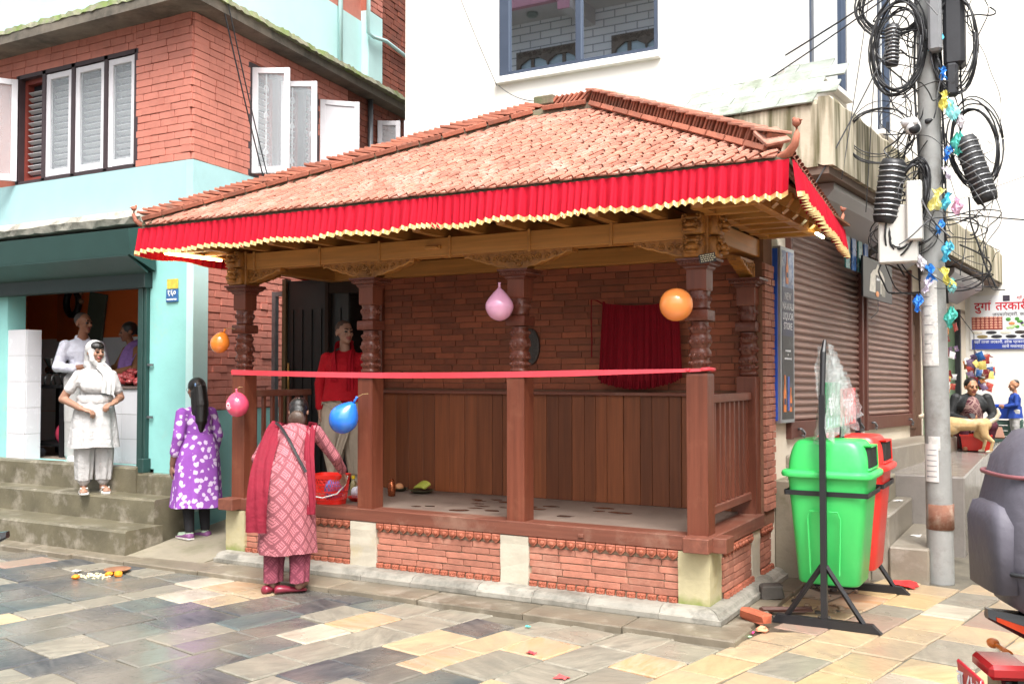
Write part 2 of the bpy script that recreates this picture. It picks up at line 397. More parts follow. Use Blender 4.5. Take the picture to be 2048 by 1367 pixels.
def panel(O, U, N, w):
    O = Vector(O); U = Vector(U); N = Vector(N); p = bpy.data.objects.new('plinth_panel', None); COL.objects.link(p); p.parent = pav
    rot = Matrix((U, -N, Vector((0, 0, 1)))).transposed().to_euler()
    brick_field(p, O + Vector((0, 0, .135)), U, N, w, .245, m_brick, ch=.049, bl=.26, depth=.03, joint=.006, jit=.002)
    n = max(1, round(w / .077))
    for i in range(n):
        q = O + U * ((i + .5) * w / n)
        link('scallop', SC, p, q + Vector((0, 0, .44)) + N * .004, rot, (w / n / .077, 1, 1))
        link('rosette_block', RO, p, q + Vector((0, 0, .104)) + N * .006, rot, (w / n / .077 * .95, 1, 1))
FY = -.078
for a, b in ((-4.08, -2.925), (-2.665, -1.515), (-1.278, -.128)): panel((a, FY, 0), (1, 0, 0), (0, -1, 0), b - a)
panel((.088, .165, 0), (0, 1, 0), (1, 0, 0), .70); panel((.088, 1.10, 0), (0, 1, 0), (1, 0, 0), .33)
def pier(x0, y0, x1, y1, tone=0):
    mb = MB(); n = 6; rings = []
    for k in range(n + 1):
        z = .08 + (.447 - .08) * k / n; j = lambda: rng.uniform(-.003, .003)
        rings.append([(x0 + j(), y0 + j(), z), (x1 + j(), y0 + j(), z), (x1 + j(), y1 + j(), z), (x0 + j(), y1 + j(), z)])
    return mb.loft(rings).obj('pier', m_pier_moss if tone else m_pier, pav)
# mossy foot on the corner pillars: a stain with its own height in the material
m_pier_moss = M('mossy_pillar', '#b0a684', .8, .15, 5, .4, 30, dirt='#a89866', dscale=3, damt=.4).copy(); 
N_, L_, b_ = nodes_of(m_pier_moss)
_g = N_.new('ShaderNodeNewGeometry'); _s = N_.new('ShaderNodeSeparateXYZ'); L_.new(_g.outputs['Position'], _s.inputs[0])
_n = N_.new('ShaderNodeTexNoise'); _n.inputs['Scale'].default_value = 14; L_.new(_g.outputs['Position'], _n.inputs['Vector'])
_a = N_.new('ShaderNodeMath'); _a.operation = 'MULTIPLY_ADD'; _a.inputs[1].default_value = -.12; L_.new(_n.outputs[0], _a.inputs[0]); L_.new(_s.outputs['Z'], _a.inputs[2])
_r = N_.new('ShaderNodeMapRange'); _r.inputs[1].default_value = .03; _r.inputs[2].default_value = .10; _r.inputs[3].default_value = .85; _r.inputs[4].default_value = 0; L_.new(_a.outputs[0], _r.inputs[0])
_m = N_.new('ShaderNodeMix'); _m.data_type = 'RGBA'; _m.inputs['B'].default_value = (*lin('#76823c'), 1); L_.new(_r.outputs[0], _m.inputs['Factor'])
_src = b_.inputs['Base Color'].links[0].from_socket; L_.new(_src, _m.inputs['A']); L_.new(_m.outputs['Result'], b_.inputs['Base Color'])
pier(-.128, -.11, .092, .15, 1); pier(-1.515, -.10, -1.278, .02); pier(-2.925, -.10, -2.665, .02); pier(-4.30, -.11, -4.08, .15, 1); pier(-.05, .875, .10, 1.095)
# --- stone moulding around the foot
def mould_profile(o):   # (outward distance from wall line, z)
    return [(-.02, .012), (.195, .012), (.20, .022), (.20, .052), (.192, .056), (.178, .057), (.172, .064), (.160, .082), (.135, .094), (.10, .098), (.02, .098), (-.02, .092)]
def mould_run(O, U, N, w, m0=False, m1=False):
    O = Vector(O); U = Vector(U); N = Vector(N); u = 0
    while u < w - .001:
        L = rng.uniform(.42, .66); e = min(u + L, w)
        if w - e < .2: e = w
        mb = MB(); rings = []
        for t, mit, sgn in ((u + .002, m0 and u == 0, -1), (e - .002, m1 and e == w, 1)):
            rings.append([tuple(O + U * (t + (sgn * d if mit else 0)) + N * d + Vector((0, 0, z + rng.uniform(-.0015, .0015)))) for d, z in mould_profile(0)])
        mb.loft(rings).obj('moulding_stone', m_marble, pav); u = e
mould_run((-4.28, -.075, 0), (1, 0, 0), (0, -1, 0), 4.28 + .02, False, True)
mould_run((.02, -.075, 0), (0, 1, 0), (1, 0, 0), 1.55, True, False)
# --- floor and beams
MB().box(-4.25, -.08, .449, .07, 1.26, .5465).obj('floor', m_floor, pav)
mb = MB(); mb.box(-4.32, -.105, .452, .205, .07, .552, c=.005); mb.obj('floor_beam', m_woodx, pav)
mb = MB(); mb.box(-.06, -.21, .458, .116, 1.16, .556, c=.005); mb.obj('floor_beam', m_woody, pav)
mb = MB(); mb.box(-4.30, -.21, .458, -4.13, 1.16, .556, c=.005); mb.obj('floor_beam', m_woody, pav)
mb = MB(); mb.box(-.87, -.118, .478, -.83, -.10, .505, c=.004); mb.obj('beam_peg', m_woodx, pav)
# water stains / puddles left on the floor
m_wet = M('wet_stain', '#453631', .12, .2, 10, 0)
for i in range(22):
    cx, cy = rng.uniform(-2.9, -.9), rng.uniform(.12, .95); r = rng.uniform(.02, .075)
    ring = [(cx + r * rng.uniform(.6, 1.3) * math.cos(k * .7) * 1.8, cy + r * rng.uniform(.6, 1.2) * math.sin(k * .7), .5478) for k in range(9)]
    MB().add(ring, [tuple(range(9))]).obj('wet_stain', m_wet, pav)
# --- posts
def carved_shaft(mb, z0, h, w=.062):
    """stack of carved rings; z0..z0+h"""
    P = [(0, .9), (.02, 1.1), (.05, 1.1), (.07, .92), (.10, 1.02), (.14, 1.02), (.16, .88), (.19, .98), (.24, 1.12), (.27, 1.06), (.30, .9), (.34, 1.05), (.42, 1.12), (.46, 1.05), (.48, .9),
         (.52, 1.04), (.56, 1.04), (.58, .86), (.62, .86)]
    mb.lathe([(w * k, z0 + h * t) for t, k in P], 20, sq=.16)
    for t, n, r in ((.12, 16, .011), (.21, 12, .013), (.38, 10, .018), (.54, 16, .010)):
        for i in range(n):
            a = 2 * math.pi * (i + .5) / n; k = min(1 / max(abs(math.cos(a)), abs(math.sin(a))), 1.16)
            mb.ell((w * k * 1.02 * math.cos(a), w * k * 1.02 * math.sin(a), z0 + h * t), (r, r, r * 1.25), 6, 4)
    mb.sqlathe([(w * 1.22, z0 + h * .63), (w * 1.3, z0 + h * .64), (w * 1.3, z0 + h * .755), (w * 1.22, z0 + h * .765)])
    mb.lathe([(w * .92, z0 + h * .765), (w * 1.05, z0 + h * .79), (w * .95, z0 + h * .82), (w * 1.12, z0 + h * .88), (w * 1.12, z0 + h * .92), (w * .98, z0 + h * .95), (w * 1.08, z0 + h * .985), (w * 1.0, z0 + h)], 20, sq=.16)
    for i in range(14):
        a = 2 * math.pi * (i + .5) / 14; k = min(1 / max(abs(math.cos(a)), abs(math.sin(a))), 1.16)
        mb.ell((w * k * 1.08 * math.cos(a), w * k * 1.08 * math.sin(a), z0 + h * .9), (.011, .011, .02), 6, 4)
def scroll(mb, c, r, turns=1.6, ax='xz', flip=1, tr=.009):
    pts = []
    for i in range(15):
        t = i / 14; a = turns * 2 * math.pi * t; q = r * (1 - .8 * t)
        pts.append((c[0] + flip * q * math.cos(a), c[1], c[2] + q * math.sin(a)) if ax == 'xz' else (c[0], c[1] + flip * q * math.cos(a), c[2] + q * math.sin(a)))
    mb.tube(pts, [tr * (1 - .4 * i / 14) for i in range(15)], 5)
def bracket_outline(half, z_top, drop):
    pts = [(-half, z_top), (half, z_top)]; low = []
    n = 26
    for i in range(n + 1):
        t = 1 - 2 * i / n; a = abs(t)     # from right to left
        base = drop * (1 - a) ** .8 if a > .22 else drop
        sc = .010 * abs(math.sin(a * 14)) if a > .22 else 0
        low.append((half * t, z_top - max(.018, base) - sc))
    return pts + low
def bracket(parent, x, y, half, z_top, drop, axis='x', side=0):
    """scalloped bracket under the lintel; side -1/+1 keeps one half only"""
    out = bracket_outline(half, z_top, drop)
    if side: out = [(max(a, 0) if side > 0 else min(a, 0), b) for a, b in out]
    mb = MB(); th = .05
    mb.prism(out, -th, th, 'xz')
    rot = (0, 0, 0) if axis == 'x' else (0, 0, math.pi / 2)
    mb.obj('bracket', m_carve, parent, loc=(x, y, 0), rot=rot)
    def sc(c, r, tu, fl, tr=.0075):
        m_ = MB(); scroll(m_, c, r, tu, 'xz', fl, tr); m_.obj('scroll_carving', m_carve, parent, True, loc=(x, y, 0), rot=rot)
    for s in ((-1, 1) if not side else (side,)):
        for k, (u, dz, r) in enumerate(((.13, .30, .035), (.26, .36, .032), (.40, .30, .027), (.55, .26, .022), (.70, .2, .018), (.84, .12, .012))):
            for face in ((-1,) if axis == 'x' else (-1, 1)): sc((s * u * half * 1.0, face * (th + .002), z_top - drop * dz - .012), r, 1.7, s * (1 if k % 2 else -1))
    if not side:
        sc((-.02, -th, z_top - drop * .4), .035, 1.5, 1, .009); sc((.02, -th, z_top - drop * .7), .03, 1.5, -1, .009)
    edge = MB(); lo = out[2:]
    edge.tube([(a_, -th, b_) for a_, b_ in lo], .008, 5); edge.obj('bracket_rim', m_lint, parent, loc=(x, y, 0), rot=rot)
def post(x, y, corner=0, lowtop=1.645, zl=2.555):
    p = bpy.data.objects.new('post', None); COL.objects.link(p); p.parent = pav; p.location = (x, y, 0)
    mb = MB(); mb.sqlathe([(.070, .5475), (.0735, .552), (.0735, lowtop - .02), (.069, lowtop - .004), (.062, lowtop)]); mb.obj('lower_shaft', m_wood, p)
    mb = MB(); carved_shaft(mb, lowtop, .56); smooth_by_angle(mb.obj('carved_shaft', m_carve_d, p), 50)
    mb = MB(); mb.sqlathe([(.066, lowtop + .558), (.07, lowtop + .57), (.07, lowtop + .70)]); mb.obj('upper_block', m_wood, p)
    z = lowtop + .70
    mb = MB(); mb.sqlathe([(.075, z), (.085, z + .012), (.085, z + .022), (.105, z + .03), (.115, z + .045), (.115, z + .055), (.128, z + .06), (.128, z + .075)])
    for s in (-1, 1):
        for i in range(-5, 6):
            mb.ell((i * .021, s * .116, z + .046), (.008, .006, .010), 6, 4); mb.ell((s * .116, i * .021, z + .046), (.006, .008, .010), 6, 4)
    mb.obj('capital', m_carve_d, p)
    return p
def lion_block(parent, loc, rz, mirror=1):
    """carved beast face on the beam end: brow, eyes, snout, curls on a block"""
    mb = MB(); mb.box(-.075, -.02, -.07, .075, .06, .07, c=.012)
    mb.ell((0, -.03, .038), (.06, .022, .018), 10, 6); mb.ell((0, -.045, -.005), (.045, .035, .028), 10, 6); mb.ell((0, -.05, -.04), (.05, .028, .014), 10, 6)
    for s in (-1, 1):
        mb.ell((s * .036, -.045, .02), (.014, .012, .012), 8, 5); scroll(mb, (s * .055, -.03, -.01), .024, 1.6, 'xz', s, .008); scroll(mb, (s * .05, -.028, .048), .02, 1.5, 'xz', -s, .007)
        mb.ell((s * .018, -.075, -.008), (.012, .01, .01), 8, 5)
    o = mb.obj('beast_head', m_carve, parent, True, loc=loc, rot=(0, 0, rz)); smooth_by_angle(o, 60); return o
ZC = 2.42
for i, x in enumerate(BX):
    p = post(x, 0)
    if i in (0, 3):
        MB().box(-.09, -.09, ZC, .09, .09, 2.72, c=.006).obj('corner_block', m_carve, p)
        for k, zz in enumerate((2.495, 2.645)):
            lion_block(p, (-.0, -.125 - .01 * k, zz), 0)
            s = 1 if i == 0 else -1
            lion_block(p, (s * (.125 + .012 * k), 0, zz), s * math.pi / 2)
        bracket(p, 0, 0, .46, 2.558, .135, 'x', -1 if i == 0 else 1)
        bracket(p, 0, 0, .40, 2.558, .135, 'y', 1)
    else: bracket(p, 0, 0, .46, 2.558, .138, 'x')
rp = post(0, 1.17); rp.scale = (1, 1, .985)
bracket(rp, 0, 0, .36, 2.56, .135, 'y', -1)
# --- lintels with clasps and the projecting tie end
def lintel(x0, x1, y): 
    return MB().box(x0, y - .075, 2.558, x1, y + .075, 2.70, c=.004).obj('lintel', m_lint, pav)
lintel(-4.11, -.09, 0)
for x in (-4.02, -3.28, -2.66, -1.98, -1.28, -.62):
    MB().box(x - .011, -.088, 2.545, x + .011, -.074, 2.712, c=.003).obj('lintel_clasp', m_lint, pav)
mb = MB(); mb.box(-2.20, -.10, 2.612, -2.06, -.07, 2.640, c=.004); mb.box(-2.1, -.115, 2.618, -2.075, -.095, 2.634, c=.003); mb.obj('lintel_wedge', m_lint, pav)
for x in (0, -4.2):
    MB().box(x - .07, .09, 2.558, x + .07, 1.30, 2.70, c=.004).obj('lintel', m_linty, pav)
MB().box(-4.2, 1.15, 2.56, 0, 1.29, 2.70, c=.004).obj('lintel', m_lint, pav)
# --- eave joists, ceiling boards
for k in range(15):
    x = -4.62 + k * .365
    mb = MB(); mb.prism([(-.54, 2.765), (-.50, 2.715), (-.44, 2.74), (-.40, 2.705), (1.2, 2.705), (1.2, 2.785), (-.54, 2.80)], x - .035, x + .035, 'yz'); mb.obj('joist', m_linty, pav)
for s, xx in ((1, 0), (-1, -4.2)):
    for k in range(7):
        y = -.36 + k * .27
        mb = MB(); e = .66
        mb.prism([(xx + s * e, 2.765), (xx + s * (e - .04), 2.712), (xx + s * (e - .10), 2.745), (xx + s * (e - .15), 2.702), (xx + s * .075, 2.702), (xx + s * .075, 2.785), (xx + s * e, 2.80)], y - .035, y + .035, 'xz'); mb.obj('joist', m_lint, pav)
m_ceil = M('ceiling_boards', '#6b431f', .6, .3, 1, .2, grain=0, rnd=.1)
for k in range(14):
    y0 = -.56 + k * .155; MB().box(-4.84, y0, 2.803, .70, y0 + .151, 2.82).obj('ceiling_board', m_ceil, pav)
# --- back wall: bricks above, planks below
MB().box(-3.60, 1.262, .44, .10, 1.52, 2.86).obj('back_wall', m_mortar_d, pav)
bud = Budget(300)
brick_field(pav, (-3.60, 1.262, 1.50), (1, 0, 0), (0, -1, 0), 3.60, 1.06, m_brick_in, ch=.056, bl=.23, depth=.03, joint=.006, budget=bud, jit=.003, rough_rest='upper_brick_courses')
brick_field(pav, (.10, 1.225, .56), (0, 1, 0), (1, 0, 0), .30, 1.95, m_brick, ch=.056, bl=.2, depth=.04, joint=.006, jit=.003)
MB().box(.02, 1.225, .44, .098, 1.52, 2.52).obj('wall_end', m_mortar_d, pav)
x = -3.58
while x < -.04:
    w = rng.choice((.105, .13, .15, .165, .12)); x1 = min(x + w, -.03)
    MB().box(x + .0015, 1.215 + rng.uniform(-.003, .003), .548, x1 - .0015, 1.245, 1.455, c=.003).obj('wall_plank', m_plank, pav); x = x1
MB().box(-3.60, 1.17, 1.455, -.02, 1.25, 1.485, c=.004).obj('plank_cap', m_woodx, pav)
# doorway to the dark room at the left end of the back wall
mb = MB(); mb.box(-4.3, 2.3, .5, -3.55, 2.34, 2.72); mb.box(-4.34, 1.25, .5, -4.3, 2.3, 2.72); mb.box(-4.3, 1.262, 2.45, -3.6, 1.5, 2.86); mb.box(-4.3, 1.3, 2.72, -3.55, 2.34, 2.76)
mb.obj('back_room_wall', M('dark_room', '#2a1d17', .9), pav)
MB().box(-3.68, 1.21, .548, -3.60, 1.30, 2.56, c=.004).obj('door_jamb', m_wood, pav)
# --- railings
def railing(x, y0, y1):
    r = bpy.data.objects.new('railing', None); COL.objects.link(r); r.parent = pav; r.location = (x, 0, 0)
    MB().box(-.03, y0, 1.435, .03, y1, 1.495, c=.005).obj('top_rail', m_woody, r)
    MB().box(-.025, y0, .665, .025, y1, .725, c=.005).obj('bottom_rail', m_woody, r)
    n = round((y1 - y0) / .118)
    for k in range(n):
        y = y0 + (k + .5) * (y1 - y0) / n
        MB().box(-.014, y - .019, .725, .014, y + .019, 1.435, c=.003).obj('baluster', m_wood, r)
railing(.012, .0735, 1.10); railing(-4.2, .0735, .86)
# ---------------------------------------------------------------- roof
EYZ = (-.60, 2.93); RYZ = (.60, 3.74); XL0, XL1, XR0, XR1 = -4.86, -1.50, .76, -1.05
def rp_(x, t): return Vector((x, EYZ[0] + (RYZ[0] - EYZ[0]) * t, EYZ[1] + (RYZ[1] - EYZ[1]) * t))
def hipL(t): return XL0 + (XL1 - XL0) * t
def hipR(t): return XR0 + (XR1 - XR0) * t
REAR_R = Vector((.62, 1.62, 2.80)); REAR_L = Vector((-4.86, 1.75, 2.88))
d = MB(); A = rp_(XL0, 0); B = rp_(XR0, 0); Cc = rp_(XR1, 1); D = rp_(XL1, 1); dz = Vector((0, 0, -.035))
d.add([A, B, Cc, D, REAR_R, REAR_L, A + dz, B + dz, REAR_R + dz, REAR_L + dz], [(0, 1, 2, 3), (1, 4, 2), (4, 5, 3, 2), (5, 0, 3), (0, 6, 7, 1), (1, 7, 8, 4), (4, 8, 9, 5), (5, 9, 6, 0), (6, 9, 8, 7)])
d.obj('roof_deck', m_mud_bed, pav)
slope = (RYZ[1] - EYZ[1]) / (RYZ[0] - EYZ[0]); sl = math.atan(slope)
def tile_mesh():
    mb = MB(); mb.add([(-.046, -.050, .010), (.046, -.050, .010), (.046, .06, -.004), (-.046, .06, -.004), (-.046, -.052, .0), (.046, -.052, .0)], [(0, 1, 2, 3), (4, 5, 1, 0), (0, 3, 4), (1, 5, 2)])
    a = Vector((-.036, -.058, .018)); b = Vector((.040, .034, .012)); 
    mb.tube([a, a.lerp(b, .5) + Vector((0, 0, .005)), b], [.0165, .0145, .010], 6, cap=False)
    return mb.mesh('roof_tile', m_tile)
TM = tile_mesh(); rows = 22; nt_ = 0; rest = MB(); tiles = []
for r in range(rows):
    t = (r + .3) / rows
    if t > .965: break
    xa, xb = hipL(t) + .07, hipR(t) - .06; n = int((xb - xa) / .083)
    for k in range(n):
        tiles.append((r, k, xa + (k + .5) * (xb - xa) / n, t))
for r, k, x, t in tiles:     # nearest 300 (lowest rows, right side first) are single tiles
    pass
order = sorted(tiles, key=lambda q: (q[3] * 6 - q[2] * .55))
sel = set((q[0], q[1]) for q in order[:300])
for r, k, x, t in tiles:
    p = rp_(x + (.02 if r % 2 else 0), t) + Vector((rng.uniform(-.006, .006), 0, .012 + rng.uniform(0, .006)))
    rot = Euler((sl + rng.uniform(-.06, .06), rng.uniform(-.05, .05), rng.uniform(-.07, .07)))
    if (r, k) in sel: link('roof_tile', TM, pav, p, rot)
    else:
        Tm = Matrix.LocRotScale(p, rot, None)
        o0 = len(rest.v); rest.v += [tuple(Tm @ v.co) for v in TM.vertices]
        for f in TM.polygons: rest.f.append(tuple(i + o0 for i in f.vertices)); rest.m.append(0)
stuff(rest.obj('roof_tile_field', m_tile, pav))
# right slope and rear slopes: coarse tiles in one part (they face away)
rest = MB()
for r in range(16):
    t = (r + .4) / 17
    a = B.lerp(Cc, t); b = REAR_R.lerp(Cc, t); n = int((b - a).length / .09)
    nrm = (REAR_R - B).cross(Cc - B).normalized(); nrm = nrm if nrm.z > 0 else -nrm
    up = (Cc - (B + REAR_R) / 2).normalized(); sd_ = up.cross(nrm).normalized(); rm = Matrix((sd_, up, nrm)).transposed().to_euler()
    for k in range(n):
        p = a.lerp(b, (k + .5) / n) + nrm * .012; Tm = Matrix.LocRotScale(p, rm, None)
        o0 = len(rest.v); rest.v += [tuple(Tm @ v.co) for v in TM.vertices]
        for f in TM.polygons: rest.f.append(tuple(i + o0 for i in f.vertices)); rest.m.append(0)
stuff(rest.obj('side_tile_field', m_tile, pav))
# hip and ridge tiles
def ridge_run(P0, P1, pitch, size, step, bed=.05, cap=False):
    P0 = Vector(P0); P1 = Vector(P1); d = P1 - P0; L = d.length; d.normalize()
    bedm = MB(); n = int(L / .12); ring = []
    for i in range(n + 1):
        c = P0 + d * (L * i / n); s = d.cross(Vector((0, 0, 1))).normalized()
        w = .075 + rng.uniform(-.008, .008); hgt = bed + rng.uniform(-.008, .01)
        ring.append([tuple(c - s * w - Vector((0, 0, .03))), tuple(c - s * w * .8 + Vector((0, 0, hgt * .6))), tuple(c + Vector((0, 0, hgt))), tuple(c + s * w * .8 + Vector((0, 0, hgt * .6))), tuple(c + s * w - Vector((0, 0, .03)))])
    bedm.loft(ring).obj('ridge_bed', m_mud_bed, pav)
    hd = Vector((d.x, d.y, 0)).normalized(); yaw = math.atan2(hd.y, hd.x); k = 0; u = .03
    me = UNIT.setdefault(('ridge', size), MB().box(-size[0] / 2, -size[1] / 2, -size[2] / 2, size[0] / 2, size[1] / 2, size[2] / 2, c=.003).mesh('ridge_tile', m_ridge))
    while u < L - .03:
        c = P0 + d * u + Vector((0, 0, bed + .035 + rng.uniform(-.006, .006)))
        o = link('ridge_tile', me, pav, c, Euler((rng.uniform(-.06, .06), pitch + rng.uniform(-.07, .07), yaw + rng.uniform(-.05, .05))))
        u += step * rng.uniform(.85, 1.15)
    if cap:
        me2 = UNIT.setdefault(('cap', 1), MB().box(-.075, -.10, -.009, .075, .10, .009, c=.003).mesh('cap_tile', m_tile)); u = .05
        while u < L:
            c = P0 + d * u + Vector((0, 0, bed + .105)); link('cap_tile', me2, pav, c, Euler((rng.uniform(-.03, .03), -math.asin(d.z) + .10, yaw))); u += .115
    # brick course under the ridge tiles
    me3 = UNIT.setdefault(('rb', 1), MB().box(-.09, -.02, -.018, .09, .02, .018, c=.003).mesh('bed_brick', m_ridge)); u = .1
    s = d.cross(Vector((0, 0, 1))).normalized(); s = s if s.y < 0 else -s
    while u < L - .1:
        link('bed_brick', me3, pav, P0 + d * u + s * .085 + Vector((0, 0, .028)), Euler((.3, -math.asin(d.z), yaw + rng.uniform(-.03, .03)))); u += .195
up = Vector((0, 0, .012))
ridge_run(A + Vector((.06, .02, .02)), D + up, .13, (.18, .13, .02), .050)
ridge_run(D + up + Vector((.02, 0, 0)), Cc + up, -.75, (.14, .12, .02), .045, .04)
ridge_run(B + Vector((-.09, .06, .03)), Cc + up, 1.02, (.13, .14, .018), .040, .035, cap=True)
MB().box(-.09, -.07, -.03, .09, .07, .05, T=TR(D + Vector((.02, 0, .10))), c=.01).obj('ridge_knob', m_mud_bed, pav)
# flat end tile and corner finials
MB().box(-.075, -.09, -.012, .075, .09, .012, T=TR(B + Vector((-.12, .06, .145)), (.35, .75, -.45)), c=.004).obj('hip_end_tile', m_tile, pav)
def finial(P, yaw, sc=1):
    mb = MB(); mb.tube([(-.16, 0, .005), (-.08, 0, .005), (0, 0, .02), (.05, 0, .06), (.07, 0, .12), (.065, 0, .17)], [.022, .026, .028, .024, .018, .014], 8)
    mb.ell((.068, 0, .185), (.032, .022, .026), 10, 6); mb.tube([(.09, 0, .195), (.115, 0, .19)], [.009, .003], 6); mb.ell((.045, 0, .205), (.014, .010, .018), 8, 5)
    o = mb.obj('corner_finial', m_ridge, pav, True, loc=P, rot=(0, 0, yaw)); o.scale = (sc,) * 3; return o
finial(B + Vector((.0, -.01, .0)), -.6); finial(A + Vector((.0, 0, .0)), math.pi + .45, .85); finial(REAR_R + Vector((-.02, 0, .02)), .6, .7)
# eave boards the valance hangs from
MB().box(XL0 + .02, -.585, 2.845, XR0 - .03, -.565, 2.915).obj('eave_board', m_woodx, pav)
mb = MB(); mb.loft([[(.725, -.565, 2.845), (.745, -.565, 2.845), (.745, -.565, 2.915), (.725, -.565, 2.915)], [(.60, 1.60, 2.72), (.62, 1.60, 2.72), (.62, 1.60, 2.785), (.60, 1.60, 2.785)]]); mb.obj('eave_board', m_woody, pav)
MB().box(XL0 + .02, -.56, 2.845, XL0 + .04, 1.7, 2.91).obj('eave_board', m_woody, pav)
# ================================================================ CLOTH, BALLOONS, THINGS ON THE PAVILION
m_red = M('red_cloth', '#b30f28', .8, .12, 20, .2, 200, spec=.2)
m_gold = M('gold_trim', '#d9bd84', .35, .3, 60, .3, 200, metal=.35)
val = thing('valance', 'pleated red cloth valance with gold hem hanging from the pavilion eaves', 'valance')
def valance_run(P0, P1, h=.215, seed=1):
    r = random.Random(seed); P0 = Vector(P0); P1 = Vector(P1); d = P1 - P0; L = d.length; d.normalize()
    nrm = Vector((d.y, -d.x, 0)).normalized()
    n = int(L / .011); ph = 0; top = []; rows = [[] for _ in range(5)]; hem = [[], []]
    wob = 0; per = .05
    for i in range(n + 1):
        u = L * i / n; ph += 2 * math.pi * (L / n) / per
        if r.random() < .12: per = r.uniform(.04, .10)
        wob += r.uniform(-.004, .004); wob *= .96
        saw = ((ph / (2 * math.pi)) % 1); saw = saw * 1.35 if saw < .74 else (1 - saw) * 3.84
        for k in range(5):
            t = k / 4; amp = .020 + .042 * t
            z = -h * t * (1 + .05 * math.sin(u * 9 + seed)) - (.012 * (1 - saw) * t)
            rows[k].append(tuple(P0 + d * (u + .012 * t * (saw - .5)) + nrm * (amp * saw + wob * t + .012 * t) + Vector((0, 0, z))))
        b = Vector(rows[4][-1]); c = Vector(rows[3][-1]); f = (b - c).normalized()
        hem[0].append(tuple(b - f * .030 + nrm * .0035)); hem[1].append(tuple(b + f * .002 + nrm * .0035))
    mb = MB(); mb.loft(rows, cap=False, close=False); o = mb.obj('cloth', m_red, val, True)
    mb = MB(); mb.loft(hem, cap=False, close=False); mb.obj('gold_hem', m_gold, o, True)
valance_run((XL0 - .01, -.607, 2.905), (XR0 + .005, -.607, 2.912), .225, 3)
valance_run((XR0 + .01, -.60, 2.91), (.645, 1.60, 2.775), .225, 5)
valance_run((XL0 - .01, 1.68, 2.87), (XL0 - .012, -.595, 2.905), .225, 8)
# --- ribbon
m_rib = M('coral_ribbon', '#e84a55', .45, .08, 10, .1, 100)
mb = MB(); rows = [[], []]; n = 60
for i in range(n + 1):
    t = i / n; x = -4.275 + 4.31 * t; sag = -.035 * math.sin(math.pi * t) * (1 - .2 * t); tw = .2 * math.sin(t * 9)
    wv = .022 if t < .78 else .022 * (1 - (t - .78) * 2.6)
    z = 1.655 + sag + .01 * t
    rows[0].append((x, -.082 - .006 * math.sin(t * 17) + .012 * tw, z + wv)); rows[1].append((x, -.086 + .006 * math.sin(t * 13), z - wv))
mb.loft(rows, cap=False, close=False)
mb.tube([(.035, -.085, 1.668), (.08, -.06, 1.672), (.082, .05, 1.668), (.05, .085, 1.665), (-.06, .083, 1.664), (-.083, .05, 1.664), (-.083, -.06, 1.664), (-.05, -.088, 1.664)], .014, 6)
mb.tube([(-4.275, -.082, 1.66), (-4.29, 0, 1.655), (-4.28, .08, 1.65), (-4.19, .09, 1.65), (-4.12, .08, 1.65), (-4.12, -.06, 1.652)], .012, 6)
tag(mb.obj('ribbon', m_rib, None, True), 'coral red ceremonial ribbon stretched across the pavilion front posts', 'ribbon')
# --- balloons
def balloon(label, loc, rx, rz, colr, neck_dir=(0, 0, 1), nl=.06, pear=0, printed=None, string=None):
    """neck_dir: where the knot points"""
    m = M('balloon_' + label.split()[0] + '_' + label.split()[-1], colr, .16, .06, 3, 0, spec=.6, coat=.3)
    t = thing('balloon', label, 'balloon', loc)
    q = Vector(neck_dir).to_track_quat('Z', 'Y').to_matrix().to_4x4(); mb = MB(); prof = []
    for k in range(19):
        a = math.pi * k / 18; z = -math.cos(a) * rz; r = math.sin(a) * rx
        if z > 0: r *= 1 - pear * (z / rz) ** 1.5; z *= 1 + .25 * pear
        prof.append((max(r, .004), z))
    top = prof[-1][1]; prof[-1] = (.012, top - .004); prof += [(.009, top + nl * .4), (.008, top + nl * .75), (.013, top + nl)]
    mb.lathe(prof, 28, q); mb.obj('skin', m, t, True)
    k = MB(); k.lathe([(.004, top + nl * .8), (.011, top + nl * .9), (.012, top + nl), (.005, top + nl * 1.05)], 10, q); k.obj('knot', m, t, True)
    if string:
        e = q @ Vector((0, 0, top + nl)); k = MB(); k.tube([e, (e + Vector(string)) / 2 + Vector((0, 0, .01)), Vector(string)], .0022, 5); k.obj('string', M('jute', '#b59b6a', .8), t)
    return t
cy = -.20
balloon('small orange balloon tied to the left end post above the ribbon', (-4.33, -.17, 1.915), .083, .095, '#f58a33', (.35, .1, .9), .03, .25, string=(.10, .08, .12))
pb = balloon('pink red balloon with white printing tied low on the end post', (-4.075, -.21, 1.375), .098, .108, '#e0506e', (-.3, .2, .95), .03, .15, string=(-.03, .09, .15))
balloon('blue balloon tied to the post beside the priest', (-2.88, -.24, 1.29), .118, .135, '#2f78dc', (.55, .1, .8), .05, .5, string=(.14, .13, .19))
balloon('pale pink pear shaped balloon hanging on the third post', (-1.47, -.19, 2.145), .105, .115, '#dca0be', (0, 0, 1), .035, .65)
balloon('big orange balloon tied to the corner post near the bins', (-.085, -.23, 2.10), .112, .113, '#f5914a', (.25, .8, .5), .03, .05)
mw = M('balloon_print_white', '#f2dfe2', .5, 0, 1, 0)
pr = MB()      # small birthday-style print on the pink balloon: a little cake drawing and lines
def onball(u, v, r=.1): return (r * math.sin(u) * math.cos(v), -r * 1.002 * math.cos(u) * math.cos(v), r * 1.09 * math.sin(v))
